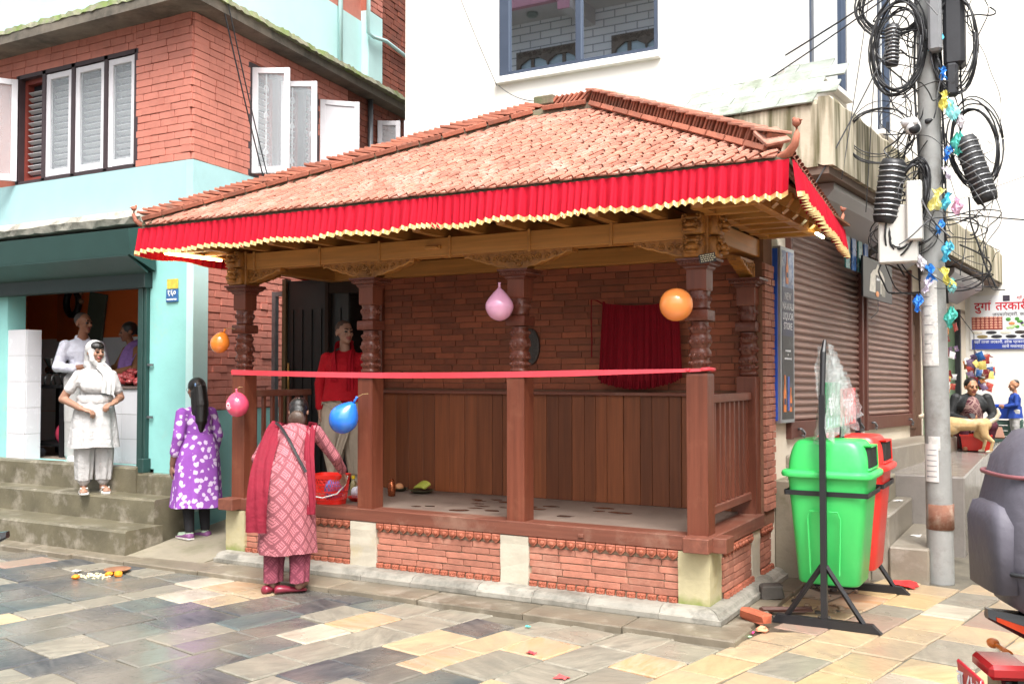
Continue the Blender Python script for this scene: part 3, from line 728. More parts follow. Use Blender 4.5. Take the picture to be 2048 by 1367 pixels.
for u0, v0, u1, v1 in ((-.25, .05, .2, .05), (-.25, -.12, .2, -.12), (-.25, .05, -.25, -.12), (.2, .05, .2, -.12), (-.12, .06, -.12, .2), (0, .06, 0, .22), (.1, .06, .1, .2), (-.3, -.2, .3, -.2), (-.25, -.28, .22, -.28), (-.15, -.35, .15, -.35)):
    pr.tube([Vector(onball(u0 + (u1 - u0) * k / 3 - .1, v0 + (v1 - v0) * k / 3, .1005)) for k in range(4)], .0025, 4)
pr.obj('print', mw, pb)
# --- red curtain over the plaque on the back wall
m_cur = M('curtain_crimson', '#760a19', .85, .15, 20, .2, 150, spec=.2)
cur = thing('curtain', 'crimson gathered curtain with frilled hem veiling the plaque on back wall', 'curtain', (-.90, 1.19, 0))
rows = []
for k in range(9):
    t = k / 8; row = []
    for i in range(121):
        u = i / 120; half = .335 + .03 * t; ed = abs(u - .5) * 2
        x = (u - .5) * 2 * half; fold = .014 * (.4 + t) * math.sin(u * 64 + 2 * math.sin(u * 9)) + .006 * math.sin(u * 150)
        z = 2.235 - .03 * math.cos((u - .5) * math.pi) + (.015 if ed > .93 else 0) - t * (.60 + .05 * math.cos((u - .5) * math.pi * .9) - .02 * u)
        row.append((x, -.045 + fold - .015 * t, z))
    rows.append(row)
mb = MB(); mb.loft(rows, cap=False, close=False); co = mb.obj('cloth', m_cur, cur, True)
fr = [[], []]
for i in range(241):
    u = i / 240; b = rows[8][i // 2]; f = .014 * math.sin(u * 330)
    fr[0].append((b[0], b[1] - .006 + f * .3, b[2] + .01)); fr[1].append((b[0] * 1.02, b[1] - .012 + f, b[2] - .052 + .006 * math.sin(u * 200)))
mb = MB(); mb.loft(fr, cap=False, close=False); mb.obj('frill', m_cur, co, True)
mb = MB(); mb.tube([(-.335, -.03, 2.225), (-.40, -.02, 2.26), (-.455, -.01, 2.27), (-.46, -.005, 2.1), (-.452, -.01, 1.9), (-.456, -.01, 1.78)], .006, 5); mb.obj('tie_string', m_cur, cur)
# --- oval dark plaque on the wall behind the third post
m_plq = M('dark_plaque', '#3a3531', .4, .25, 60, .8, 120, dirt='#6b6660', dscale=60, damt=.3)
mb = MB(); rings = []
for r, y in ((.0, -.035), (.9, -.035), (1, -.028), (1, 0)):
    rings.append([(max(r, .01) * .10 * math.cos(2 * math.pi * k / 28), y, max(r, .01) * .165 * math.sin(2 * math.pi * k / 28)) for k in range(28)])
mb.loft(rings)
for k in range(9):
    zz = .1 - k * .025; w = .085 * math.sqrt(max(.05, 1 - (zz / .165) ** 2)); mb.box(-w, -.038, zz - .004, w, -.034, zz + .004)
tag(mb.obj('wall_plaque', m_plq, None, loc=(-1.985, 1.25, 1.88)), 'dark oval inscribed plaque on the back wall behind the third post', 'plaque')
# --- light strips under the eaves
m_led = M('led_tube', (1, .75, .35), .4, 0, 1, 0, emit=(1, .62, .22), estr=14)
mb = MB(); mb.tube([(-4.66, -.50, 2.69), (-4.60, .10, 2.685)], .012, 8); o = mb.obj('light_strip', m_led)
tag(o, 'glowing warm light strip under the left eave', 'light strip')
mb = MB(); mb.tube([(.58, .95, 2.675), (.585, 1.15, 2.67)], .012, 8)
tag(mb.obj('light_strip', M('led_tube_pale', (1, .95, .7), .4, 0, 1, 0, emit=(.95, 1, .55), estr=8)), 'short pale glowing light strip under the right eave', 'light strip')
# --- little printed notice on the corner post capital
nt2 = thing('notice_tag', 'small black printed tag stuck on the corner post capital', 'tag', (.10, -.135, 2.41))
MB().box(-.055, -.004, -.03, .055, 0, .03, T=TR((0, 0, 0), (0, -.18, .4))).obj('card', M('black_card', '#17151a', .5), nt2)
mb = MB()
for r in range(4):
    x = -.045
    while x < .04:
        w = rng.uniform(.006, .016); mb.box(x, -.0055, .018 - r * .013, x + w, -.0035, .024 - r * .013, T=TR((0, 0, 0), (0, -.18, .4))); x += w + .005
mb.obj('printing', M('tag_print', '#c9c0a0', .6), nt2)
# ---------------------------------------------------------------- offerings on the floor
ZF = .548
m_copper = M('copper', '#a8603f', .28, .15, 20, .1, 60, metal=.9)
mb = MB(); mb.lathe([(.022, 0), (.033, .004), (.036, .05), (.036, .10), (.03, .118), (.019, .128), (.02, .138), (.027, .146), (.027, .15), (.02, .152), (.004, .16)], 18)
tag(mb.obj('copper_pot', m_copper, None, True, loc=(-3.10, .70, ZF)), 'small lidded copper water pot standing on the pavilion floor', 'pot')
m_plate = M('steel_plate', '#6d6a5c', .35, .2, 20, .1, metal=.7)
def plate(label, loc, r, mat, h=.025, name='plate'):
    mb = MB(); mb.lathe([(r * .6, 0), (r * .95, h), (r, h), (r * .98, h + .004), (r * .62, .006), (.005, .006)], 24)
    return tag(mb.obj(name, mat, None, True, loc=loc), label, 'plate')
plate('shallow dark leaf plate holding green bananas', (-3.0, 1.03, ZF), .115, M('leaf_plate', '#4b4a34', .5, .3, 20, .2))
plate('small dark plate holding an orange fruit by the wall', (-3.27, 1.06, ZF), .075, M('leaf_plate', '#4b4a34'))
m_ban = M('banana_green', '#a9b146', .45, .2, 14, .1, dirt='#c9c257', dscale=8)
bt = thing('banana_bunch', 'bunch of green yellow bananas lying on the leaf plate', 'bananas', (-3.0, 1.03, ZF + .01))
for k in range(5):
    pts = []; rad = []
    for i in range(9):
        t = i / 8; a = (t - .5) * 1.7
        pts.append((.085 * math.sin(a) + .0, -.045 + k * .021 + .01 * math.cos(a), .022 + k * .007 + .062 * math.cos(a) - .03)); rad.append(.017 * (1 - abs(2 * t - 1) ** 3 * .75))
    MB().tube(pts, rad, 8).obj('banana', m_ban, bt, True)
mb = MB(); mb.ell((0, 0, .034), (.042, .042, .034), 16, 10); tag(mb.obj('fruit', M('peach_fruit', '#d6986a', .5, .15, 20, .1), None, True, loc=(-3.27, 1.05, ZF + .006)), 'single peach coloured fruit on the small dark plate', 'fruit')
bo = thing('oil_bottle', 'small clear bottle with yellow cap beside the basket', 'bottle', (-3.50, .66, ZF))
mb = MB(); mb.lathe([(.026, 0), (.03, .005), (.03, .09), (.022, .115), (.012, .125), (.012, .14)], 16); mb.obj('body', M('bottle_plastic', '#b9ad7e', .15, .1, 5, 0, trans=.5), bo, True)
mb = MB(); mb.lathe([(.015, .138), (.016, .14), (.016, .165), (.013, .168)], 14); mb.obj('cap', M('yellow_cap', '#e3c21c', .4), bo, True)
plate('red rimmed plate with wrapped offerings beside the basket', (-3.16, .30, ZF), .10, M('red_plastic_plate', '#cf2a22', .35, .08), .035)
m_wrap = M('white_wrap', '#d8d9e2', .5, .1, 20, .6, 60, dist=.02)
def lump(name, label, cat, loc, r, mat, n=3, seed=1):
    rr = random.Random(seed); mb = MB()
    for k in range(n): mb.ell((rr.uniform(-.5, .5) * r[0], rr.uniform(-.5, .5) * r[1], r[2] * rr.uniform(.55, .8)), (r[0] * rr.uniform(.5, .8), r[1] * rr.uniform(.5, .8), r[2] * rr.uniform(.5, .8)), 12, 8)
    mb.v = [(x + rr.uniform(-.004, .004), y + rr.uniform(-.004, .004), max(z, 0)) for x, y, z in mb.v]
    return tag(mb.obj(name, mat, None, True, loc=loc), label, cat)
lump('wrapped_bundle', 'white plastic wrapped bundle heaped on the red rimmed plate', 'bundle', (-3.17, .31, ZF + .012), (.075, .06, .085), m_wrap, 4, 3)
lump('wrapped_bundle', 'loose white packet lying on floor between basket and plate', 'bundle', (-3.30, .20, ZF), (.06, .045, .045), m_wrap, 3, 5)
lump('dough_ball', 'pale dough ball lying near the priest foot', 'food', (-3.40, .74, ZF), (.035, .035, .05), M('dough', '#c2a47c', .7), 2, 9)
# --- red plastic basket
bk = thing('basket', 'red plastic openwork shopping basket with white handle on the platform edge', 'basket', (-3.25, .05, ZF), .2)
m_bas = M('red_plastic', '#d9261c', .32, .08, 10, .05, spec=.5)
def bring(z, n=44):
    k = z / .25; a, b = .115 + .035 * k, .095 + .03 * k
    return [(math.copysign(abs(math.cos(t)) ** .6, math.cos(t)) * a, math.copysign(abs(math.sin(t)) ** .6, math.sin(t)) * b, z) for t in [2 * math.pi * i / n for i in range(n)]]
mb = MB(); mb.loft([bring(0), bring(.035)]); 
for z0, z1, o_ in ((.035, .042, .003), (.10, .112, .003), (.215, .25, .005)):
    i0 = [Vector(p) for p in bring(z0)]; i1 = [Vector(p) for p in bring(z1)]
    ou = lambda L: [tuple(p + Vector((p.x, p.y, 0)).normalized() * o_) for p in L]
    mb.loft([[tuple(p) for p in i0], ou(i0), ou(i1), [tuple(p) for p in i1], [tuple(p) for p in i0]], cap=False)
mb.obj('rim', m_bas, bk)
mb = MB(); n = 44
for i in range(n):
    for d in (-3, 3):
        pts = []
        for k in range(5):
            t = k / 4; z = .04 + t * .18; r_ = bring(z, n); a = (i + d * t); j = int(math.floor(a)) % n; f = a - math.floor(a); p = Vector(r_[j]).lerp(Vector(r_[(j + 1) % n]), f); pts.append(p)
        mb.tube(pts, .0026, 4, cap=False)
mb.obj('lattice', m_bas, bk)
mb = MB(); mb.tube([(.155, 0, .235), (.16, -.06, .17), (.12, -.125, .10), (0, -.15, .065), (-.12, -.125, .075), (-.158, -.06, .15), (-.155, 0, .235)], .006, 8); mb.obj('handle', M('white_plastic', '#e8e4e0', .4), bk, True)
lump('cloth_bundle', 'blue violet cloth bundle inside the red basket', 'cloth', (-3.25, .06, ZF + .012), (.09, .075, .13), M('violet_cloth', '#6a6aa8', .8, .3, 12, .3), 4, 21)
# ================================================================ LEFT BUILDING
m_rbrick = M('painted_red_brick', '#bd7767', .7, .13, 8, .45, 45, dirt='#ad6656', dscale=2.5, damt=.3, rnd=.06)
m_rmort = M('painted_red_joint', '#a9624f', .85, .15, 10, .3)
m_dbrick = M('old_dark_brick', '#7d4332', .8, .25, 10, .5, 45, dirt='#5c4036', dscale=3, damt=.3, rnd=.25)
m_band = M('sky_blue_paint', '#a0c6c9', .6, .06, 3, .15, 30, dirt='#8fb4b3', dscale=1.2, damt=.3)
m_teal = M('teal_paint', '#8dc8c3', .6, .08, 3, .2, 30, dirt='#a5b9ae', dscale=2, damt=.22)
m_tealw = M('pale_teal_paint', '#b9dcda', .6, .06, 3, .15, 30)
m_slab = M('stained_concrete_slab', '#6f675c', .85, .3, 4, .5, 30, dirt='#3b3a34', dscale=1.8, damt=.45)
m_moss = M('mossy_concrete', '#7d7b68', .9, .35, 8, .8, 40, dirt='#68802f', dscale=5, damt=.5)
m_conc = M('wet_concrete', '#857d70', .35, .2, 4, .35, 30, dirt='#a8a196', dscale=2.6, damt=.4)
m_concd = M('rough_concrete', '#8a8271', .7, .25, 4, .5, 30, dirt='#5f5c46', dscale=2, damt=.4)
m_dgreen = M('dark_green_paint', '#24403c', .4, .15, 5, .1, 30)
m_wht = M('white_frame_paint', '#d5d2d6', .45, .06, 8, .1, 40)
m_fdark = M('dark_frame_paint', '#3b2d30', .55, .15, 8, .1)
m_bar = M('louvre_white', '#b9b8ba', .4, .1, 10, 0)
m_glass = M('window_glass', '#20242a', .05, .05, 2, 0, spec=.8)
m_red_paint = M('window_red_paint', '#7d352b', .6, .1, 8, .1)
m_rust = M('bare_metal', '#77797c', .45, .15, 10, .1, metal=.6)
lb = thing('townhouse', 'red brick and sky blue corner house with meat shop and louvred windows', 'building', (-5.26, .35, 0))
SA = R(7.9)
def lpart(name, mb, mat, parent=None, side=False, sm=False):
    o = mb.obj(name, mat, parent or lb, sm)
    if side and (parent is None or parent == lb): o.rotation_euler = (0, 0, SA)
    return o
# front wall (local x <= 0, y = 0 is the face), with the shop opening and the window opening
def wall_with_holes(x0, x1, z0, z1, holes, th=.22, plane='front'):
    mb = MB(); xs = sorted({x0, x1, *[h[0] for h in holes], *[h[1] for h in holes]}); 
    for a, b in zip(xs, xs[1:]):
        cuts = sorted([(h[2], h[3]) for h in holes if h[0] <= a and h[1] >= b]); z = z0
        for c0, c1 in cuts:
            if c0 > z: 
                mb.box(a, 0, z, b, th, c0) if plane == 'front' else mb.box(-th, a, z, 0, b, c0)
            z = max(z, c1)
        if z < z1: mb.box(a, 0, z, b, th, z1) if plane == 'front' else mb.box(-th, a, z, 0, b, z1)
    return mb
fx = lambda X: X + 5.26
WIN = (fx(-8.0), fx(-6.065), 3.75, 4.965)
SHOP = (fx(-8.14), fx(-5.93), .70, 2.66)
lpart('front_wall', wall_with_holes(-5.5, -.036, 3.262, 5.215, [WIN]), m_rmort)
lpart('front_wall_lower', wall_with_holes(-5.5, -.036, .46, 3.262, [SHOP]), m_teal)
bf = bpy.data.objects.new('front_brickwork', None); COL.objects.link(bf); bf.parent = lb
brick_field(bf, (WIN[1], 0, 3.742), (1, 0, 0), (0, -1, 0), -WIN[1], 1.47, m_rbrick, ch=.0735, bl=.225, depth=.034, joint=.006, jit=.004)
brick_field(bf, (-3.3, 0, 4.965), (1, 0, 0), (0, -1, 0), 3.3 + WIN[1], .245, m_rbrick, ch=.0735, bl=.225, depth=.034, joint=.006, jit=.004)
mb = MB(); mb.box(-5.5, -.022, 3.265, -.03, .0, 3.738); lpart('blue_band', mb, m_band)
# stained ledge below the band
mb = MB(); rings = []
for i in range(41):
    x = -5.5 + 5.06 * i / 40; j = lambda a: rng.uniform(-a, a)
    rings.append([(x, -.0, 3.12 + j(.008)), (x, -.22 + j(.012), 3.125 + j(.01)), (x, -.25 + j(.015), 3.19 + j(.01)), (x, -.20 + j(.012), 3.262), (x, 0, 3.272)])
mb.loft(rings); lpart('ledge', mb, M('stained_white_ledge', '#b8b3a6', .85, .25, 6, .5, 30, dirt='#54524a', dscale=4, damt=.45))
# windows on the front: dark frame, four bays, white sashes, louvre slats
def bay(parent, T, w, z0, z1, sash=True, backcol=None, nsl=15, glass=True):
    """one window bay in local (x across 0..w, y depth, z); slats behind an optional white sash"""
    p = bpy.data.objects.new('window_bay', None); COL.objects.link(p); p.parent = parent; p.matrix_local = T
    MB().box(.0, .14, z0, w, .15, z1).obj('backing', M('room_dark', '#23232a', .7), p)
    for k in range(nsl):
        z = z0 + .06 + (z1 - z0 - .12) * (k + .5) / nsl
        MB().box(.045, .085, -.004, w - .045, .135, .004, T=TR((0, 0, z), (R(-32), 0, 0))).obj('louvre_slat', m_bar, p)
    fm = MB()
    for a, b in ((.0, .04), (w - .04, w)): fm.box(a, .06, z0, b, .14, z1)
    fm.box(.04, .06, z0, w - .04, .14, z0 + .05); fm.box(.04, .06, z1 - .05, w - .04, .14, z1)
    fm.obj('inner_frame', m_red_paint if not sash else m_fdark, p)
    if sash: sash_leaf(lb, T, w, z0, z1)
    return p
def sash_leaf(parent, T, w, z0, z1, solid=False, y=0.0):
    s = bpy.data.objects.new('sash', None); COL.objects.link(s); s.parent = parent; s.matrix_local = T
    # sub-parts joined in two meshes to stay three levels deep
    fm = MB(); t = .062
    fm.box(0, y, z0 + .01, t, y + .04, z1 - .01, c=.004); fm.box(w - t, y, z0 + .01, w, y + .04, z1 - .01, c=.004)
    fm.box(t, y + .001, z0 + .012, w - t, y + .039, z0 + .012 + t * 1.15, c=.004); fm.box(t, y + .001, z1 - .012 - t, w - t, y + .039, z1 - .012, c=.004)
    me = fm.mesh('sash', m_wht); s2 = bpy.data.objects.new('sash', me); COL.objects.link(s2); s2.parent = parent; s2.matrix_local = T; bpy.data.objects.remove(s)
    pane = MB().box(t, y + .016, z0 + .03, w - t, y + .021, z1 - .03)
    pm = m_wht if solid else M('clear_pane', '#d5dde2', .04, .05, 2, 0, alpha=.22, spec=.8)
    pane.obj('pane', pm, s2); return s2
wn = bpy.data.objects.new('front_window', None); COL.objects.link(wn); wn.parent = lb
fm = MB(); 
for X in (-8.0, -7.545, -7.055, -6.53, -6.065): fm.box(fx(X) - .028, -.012, 3.75, fx(X) + .028, .15, 4.965)
fm.box(WIN[0], -.012, 3.735, WIN[1], .15, 3.775); fm.box(WIN[0], -.012, 4.925, WIN[1], .15, 4.968); fm.obj('frame', m_fdark, wn)
bays = [(-7.97, -7.575, False), (-7.517, -7.083, True), (-7.027, -6.558, True), (-6.502, -6.093, True)]
for a, b, s in bays: bay(lb, TR((fx(a), 0, 0)), b - a, 3.775, 4.925, s)
sash_leaf(lb, TR((fx(-8.0), -.01, 0), (0, 0, R(-125))), .42, 3.77, 4.93)       # leaf swung open at the far bay
# concrete slab above with moss on its edge
mb = MB(); rings = []
outl = [(-5.5, -.34), (.30, -.34), (.30 - .137 * 4.6, 4.55), (-5.5, 4.55)]
lpart('floor_slab', MB().prism([(-5.5, -.33), (.31, -.33), (-.42, 4.45), (-5.5, 4.45)], 5.205, 5.31, 'xy'), m_slab)
def rough_strip(P0, P1, w, h, mat, name, n=60):
    P0 = Vector(P0); P1 = Vector(P1); d = (P1 - P0).normalized(); s = Vector((-d.y, d.x, 0)); rings = []
    for i in range(n + 1):
        c = P0.lerp(P1, i / n); j = lambda a: Vector((rng.uniform(-a, a), rng.uniform(-a, a), rng.uniform(-a, a)))
        rings.append([tuple(c - s * w + j(.008)), tuple(c + s * w + j(.006)), tuple(c + s * w * .7 + Vector((0, 0, h)) + j(.014)), tuple(c - s * w * .6 + Vector((0, 0, h * 1.1)) + j(.014))])
    mb = MB(); mb.loft(rings); return lpart(name, mb, mat)
rough_strip((-5.5, -.28, 5.30), (.27, -.28, 5.30), .06, .06, m_moss, 'mossy_edge', 90)
rough_strip((.27, -.28, 5.30), (-.37, 4.42, 5.30), .06, .06, m_moss, 'mossy_edge', 90)
lpart('terrace_parapet', MB().prism([(-5.5, -.1), (.08, -.1), (.07, 0), (-5.5, 0)], 5.30, 6.4, 'xy'), m_tealw)
# side wall in its own turned frame: x = out, y = along, z up
SW = (.90, 2.22, 3.75, 4.965)
lpart('side_wall', wall_with_holes(.04, 4.43, 1.272, 5.206, [SW], plane='side'), m_rmort, side=True)
lpart('side_wall_foot', MB().box(-.22, .04, -.05, .006, 4.43, 1.272), m_teal, side=True)
lpart('side_corner_strip', MB().box(-.06, .004, .3, .024, .225, 3.268), m_tealw, side=True)
lpart('side_band', MB().box(-.06, -.018, 3.268, .026, 4.43, 3.737), m_band, side=True)
sb = bpy.data.objects.new('side_brickwork', None); COL.objects.link(sb); sb.parent = lb; sb.rotation_euler = (0, 0, SA)
b1 = Budget(240)
brick_field(sb, (0, 0, 3.742), (0, 1, 0), (1, 0, 0), 2.9, 1.46, m_rbrick, ch=.073, bl=.225, depth=.034, joint=.006, holes=[(SW[0], SW[1], .0, 1.225)], budget=b1, jit=.004)
brick_field(sb, (0, 2.9, 3.742), (0, 1, 0), (1, 0, 0), 1.5, 1.46, m_dbrick, ch=.073, bl=.225, depth=.034, joint=.006, budget=Budget(0), jit=.004)
brick_field(sb, (0, .225, 1.275), (0, 1, 0), (1, 0, 0), 1.55, 1.96, m_rbrick, ch=.075, bl=.225, depth=.034, joint=.008, budget=Budget(190), jit=.006)
# side window: two sashes and a panel leaf swung out
SR = Matrix.Rotation(SA, 4, 'Z')
wn2 = bpy.data.objects.new('side_window', None); COL.objects.link(wn2); wn2.parent = lb; wn2.rotation_euler = (0, 0, SA)
fm = MB()
for s in (.90, 1.43, 1.93, 2.22): fm.box(-.15, s - .028, 3.75, .012, s + .028, 4.965)
fm.box(-.15, .9, 3.735, .012, 2.22, 3.775); fm.box(-.15, .9, 4.925, .012, 2.22, 4.968); fm.obj('frame', m_fdark, wn2)
for a, b in ((.93, 1.40), (1.46, 1.90), (1.96, 2.19)): bay(lb, SR @ TR((0, a, 0), (0, 0, R(90))), b - a, 3.775, 4.925, False)
grl = MB()
for s in (1.2, 1.7, 2.1):
    grl.tube([(.0, s, 3.78), (.0, s, 4.92)], .008, 5)
    for z in (4.05, 4.45, 4.75): grl.tube([(.0, s + .035 * math.cos(k * .6), z + .05 * math.sin(k * .6)) for k in range(7)], .006, 5)
grl.obj('iron_grille', m_wht, wn2)
sash_leaf(lb, SR @ TR((.012, .93, 0), (0, 0, R(22))), .40, 3.77, 4.93)
sash_leaf(lb, SR @ TR((.012, 1.46, 0), (0, 0, R(22))), .40, 3.77, 4.93)
sash_leaf(lb, SR @ TR((.02, 2.25, 0), (0, 0, R(38))), .47, 3.9, 4.93, solid=True)
lpart('drain_pipe', MB().tube([(.05, 3.40, 3.3), (.05, 3.40, 5.2)], .035, 10), m_rust, side=True, sm=True)
sash_leaf(lb, SR @ TR((.03, 3.62, 0), (0, 0, R(25))), .30, 4.15, 5.0)
# storey above the slab: pale teal parapet wall, brick pier, pipes
lpart('upper_wall', MB().box(-.25, -.1, 5.30, 0, 3.25, 6.19), m_tealw, side=True)
lpart('upper_wall_return', MB().box(-.25, 3.25, 5.30, .10, 3.62, 6.33), m_tealw, side=True)
lpart('upper_brick_wall', MB().box(-.25, 0, 6.19, -.01, 3.25, 8.4), m_rbrick, side=True)
ub = bpy.data.objects.new('upper_brickwork', None); COL.objects.link(ub); ub.parent = lb; ub.rotation_euler = (0, 0, SA)
lpart('upper_pier', MB().box(-.25, 3.25, 6.33, .08, 4.45, 8.4), m_rmort, side=True)
lpart('upper_pier_side', MB().box(-.25, 3.625, 5.30, .08, 4.45, 6.34), m_rmort, side=True)
brick_field(ub, (.08, 3.63, 5.30), (0, 1, 0), (1, 0, 0), .82, 2.2, m_dbrick, ch=.075, bl=.22, depth=.04, joint=.008, jit=.006)
brick_field(ub, (.08, 3.25, 6.34), (0, 1, 0), (1, 0, 0), .38, 1.1, m_rbrick, ch=.075, bl=.22, depth=.04, joint=.008, jit=.005)
mb = MB(); mb.tube([(.05, 2.65, 5.32), (.05, 2.65, 8)], .03, 8); lpart('water_pipe', mb, m_tealw, side=True, sm=True)
mb = MB(); mb.tube([(.14, 3.18, 8), (.14, 3.18, 6.0), (.16, 3.28, 5.98), (.16, 3.6, 6.03), (.14, 4.3, 6.0)], .026, 8); lpart('water_pipe', mb, m_tealw, side=True, sm=True)
# --- shop front: roller box, hood, frame
mb = MB(); mb.prism([(-.34, 2.80), (-.36, 3.05), (-.05, 3.12), (-.02, 2.66)], -5.5, -.47, 'yz'); lpart('roller_box', mb, m_dgreen)
mb = MB(); mb.box(-5.5, -.10, 2.50, -.545, .02, 2.66, c=.006); lpart('shutter_lintel', mb, M('dark_green_lintel', '#1a2c2b', .5, .15, 5, .1))
mb = MB(); mb.prism([(-.34, 2.79), (-.10, 2.64), (-.09, 2.655), (-.33, 2.81)], -5.5, -.50, 'yz'); lpart('hood_flap', mb, m_dgreen)
lpart('door_post', MB().box(-.685, -.06, .66, -.615, .06, 2.52, c=.004), m_dgreen)
lpart('door_post', MB().box(-.61, -.05, .66, -.575, .05, 2.52, c=.004), m_dgreen)
lpart('post_foot', MB().box(-.62, -.10, .66, -.54, .0, .80, c=.006), m_dgreen)
mb = MB(); 
for z in (1.72, 1.20): mb.box(-.575, -.03, z, -.50, -.015, z + .022)
lpart('latch', mb, m_rust)
# --- shop interior
m_white_c = M('ceiling_paint', '#cfc8be', .8)
m_or = M('orange_wall_paint', '#d8662a', .7, .08, 3, .1)
m_wtile = M('white_wall_tile', '#d3d2d6', .25, .05, 3, .03, rnd=.04)
m_grt = M('tile_grout', '#8f8d8a', .8)
IN = MB(); IN.box(-4.6, 1.40, .6, -.5, 1.5, 3.1); IN.box(-4.64, .22, .6, -4.54, 1.4, 3.1); IN.box(-.60, .25, .6, -.5, 1.4, 3.1)
lpart('shop_ceiling', MB().box(-4.6, .22, 2.80, -.5, 1.45, 2.86), m_white_c)
lpart('shop_wall', IN, m_or)
lpart('shop_floor', MB().box(-5.5, .0, .60, -.5, 1.45, .695), M('shop_floor_concrete', '#8e8073', .6, .2, 5, .2))
def tile_wall(name, O, U, N, w, h, tw, th, parent=None):
    """tiles as single pieces on a grout backing"""
    O = Vector(O); U = Vector(U); N = Vector(N); nx = max(1, round(w / tw)); nz = max(1, round(h / th)); me = unit_box(m_wtile, .012)
    rot = Matrix((U, N, Vector((0, 0, 1)))).transposed().to_euler(); par = parent or lb
    for i in range(nx):
        for k in range(nz):
            link(name, me, par, O + U * ((i + .5) * w / nx) + Vector((0, 0, (k + .5) * h / nz)) + N * .004, rot, (w / nx - .004, .012, h / nz - .004))
tile_wall('wall_tile', (-4.54, 1.395, .695), (1, 0, 0), (0, -1, 0), 3.9, 1.40, .60, .466)
lpart('tiled_pillar', MB().box(-2.94, .02, .69, -2.57, .20, 2.13), m_grt)
tile_wall('wall_tile', (-2.94, .02, .692), (1, 0, 0), (0, -1, 0), .37, 1.44, .37, .288)
tile_wall('wall_tile', (-2.57, .02, .692), (0, 1, 0), (1, 0, 0), .18, 1.44, .18, .288)
ct = thing('shop_counter', 'white tiled meat shop counter with stone top', 'counter', (-6.74, .62, .695))
MB().box(-.40, 0, 0, .47, .55, .78).obj('body', m_grt, ct)
tile_wall('tile', (-.40, 0, .0), (1, 0, 0), (0, -1, 0), .87, .78, .29, .26, ct)
MB().box(-.43, -.03, .785, .48, .58, .815, c=.005).obj('counter_top', M('granite_top', '#6d5d58', .3, .3, 60, .05), ct)
# meat heap
m_meat = M('raw_meat', '#a53c3e', .35, .35, 30, .4, 60, dirt='#d59a95', dscale=22, damt=.4)
mt = thing('meat_heap', 'heap of raw red meat pieces on the shop counter', 'meat', (-6.66, .86, 1.512))
for k in range(46):
    r0 = rng.uniform(.03, .055); a = rng.uniform(0, 6.28); q = rng.random() ** .6
    mb = MB(); mb.ell((0, 0, 0), (r0 * 1.3, r0, r0 * .7), 8, 6); mb.v = [(x + rng.uniform(-.008, .008), y + rng.uniform(-.008, .008), z + rng.uniform(-.006, .006)) for x, y, z in mb.v]
    mb.obj('meat_piece', m_meat, mt, True, loc=(q * .30 * math.cos(a), q * .2 * math.sin(a), .03 + (1 - q) * .13 + rng.uniform(0, .02)), rot=(rng.uniform(-.6, .6), rng.uniform(-.6, .6), a))
# black work table with meat grinder, jar and sundries
m_blk = M('black_wood', '#1c1b1d', .5, .3, 8, .2)
tb = thing('work_table', 'black wooden work table inside the meat shop', 'table', (-8.10, 1.0, .695))
MB().box(-.45, -.25, .78, .35, .3, .82, c=.005).obj('table_top', m_blk, tb)
for sx in (-.42, .28):
    for sy in (-.22, .24): MB().box(sx, sy, 0, sx + .07, sy + .06, .78).obj('leg', m_blk, tb)
MB().box(-.35, .2, .1, .28, .22, .78).obj('back_panel', m_blk, tb); MB().box(-.42, -.2, .12, .3, .24, .15).obj('lower_shelf', m_blk, tb)
m_steel = M('steel', '#9a9a9c', .25, .15, 10, .05, metal=.9)
gr = thing('meat_grinder', 'steel hand meat grinder standing on the black table', 'grinder', (-8.16, .92, 1.515))
mb = MB(); mb.lathe([(.02, .20), (.05, .22), (.055, .24), (.09, .30), (.092, .305), (.05, .25), (.01, .24)], 18); mb.obj('hopper', m_steel, gr, True)
mb = MB(); mb.tube([(-.06, 0, .17), (.12, 0, .17), (.14, 0, .17)], [.045, .042, .05], 14); mb.tube([(0, 0, .17), (0, 0, .23)], .03, 10); mb.obj('barrel', m_steel, gr, True)
mb = MB()
for x in (-.03, .09):
    for s in (-1, 1): mb.tube([(x, s * .02, .15), (x, s * .06, .08), (x + .01, s * .07, 0)], .011, 6)
mb.obj('legs', m_steel, gr, True)
mb = MB(); mb.lathe([(.04, 0), (.045, .01), (.045, .13), (.03, .16), (.022, .17), (.022, .19), (.004, .2)], 14); tag(mb.obj('jar', M('dark_jar', '#2b3344', .15, .1), None, True, loc=(-7.93, 1.0, 1.515)), 'dark blue glass jar on the black work table', 'jar')
lump('plastic_bag', 'bright blue plastic bag on the black work table', 'bag', (-7.82, 1.05, 1.515), (.08, .07, .10), M('blue_bag', '#2a69a8', .4, .2, 10, .3), 3, 31)
lump('cloth_heap', 'pink and red rags on the shelf under the work table', 'rags', (-7.95, .95, .845), (.12, .09, .15), M('rag_pink', '#b3304e', .8, .4, 15, .3), 4, 33)
lump('shoe', 'dark shoe left on the shop floor under the table', 'shoe', (-8.1, .72, .695), (.06, .11, .07), M('dark_shoe', '#33363c', .5), 2, 35)
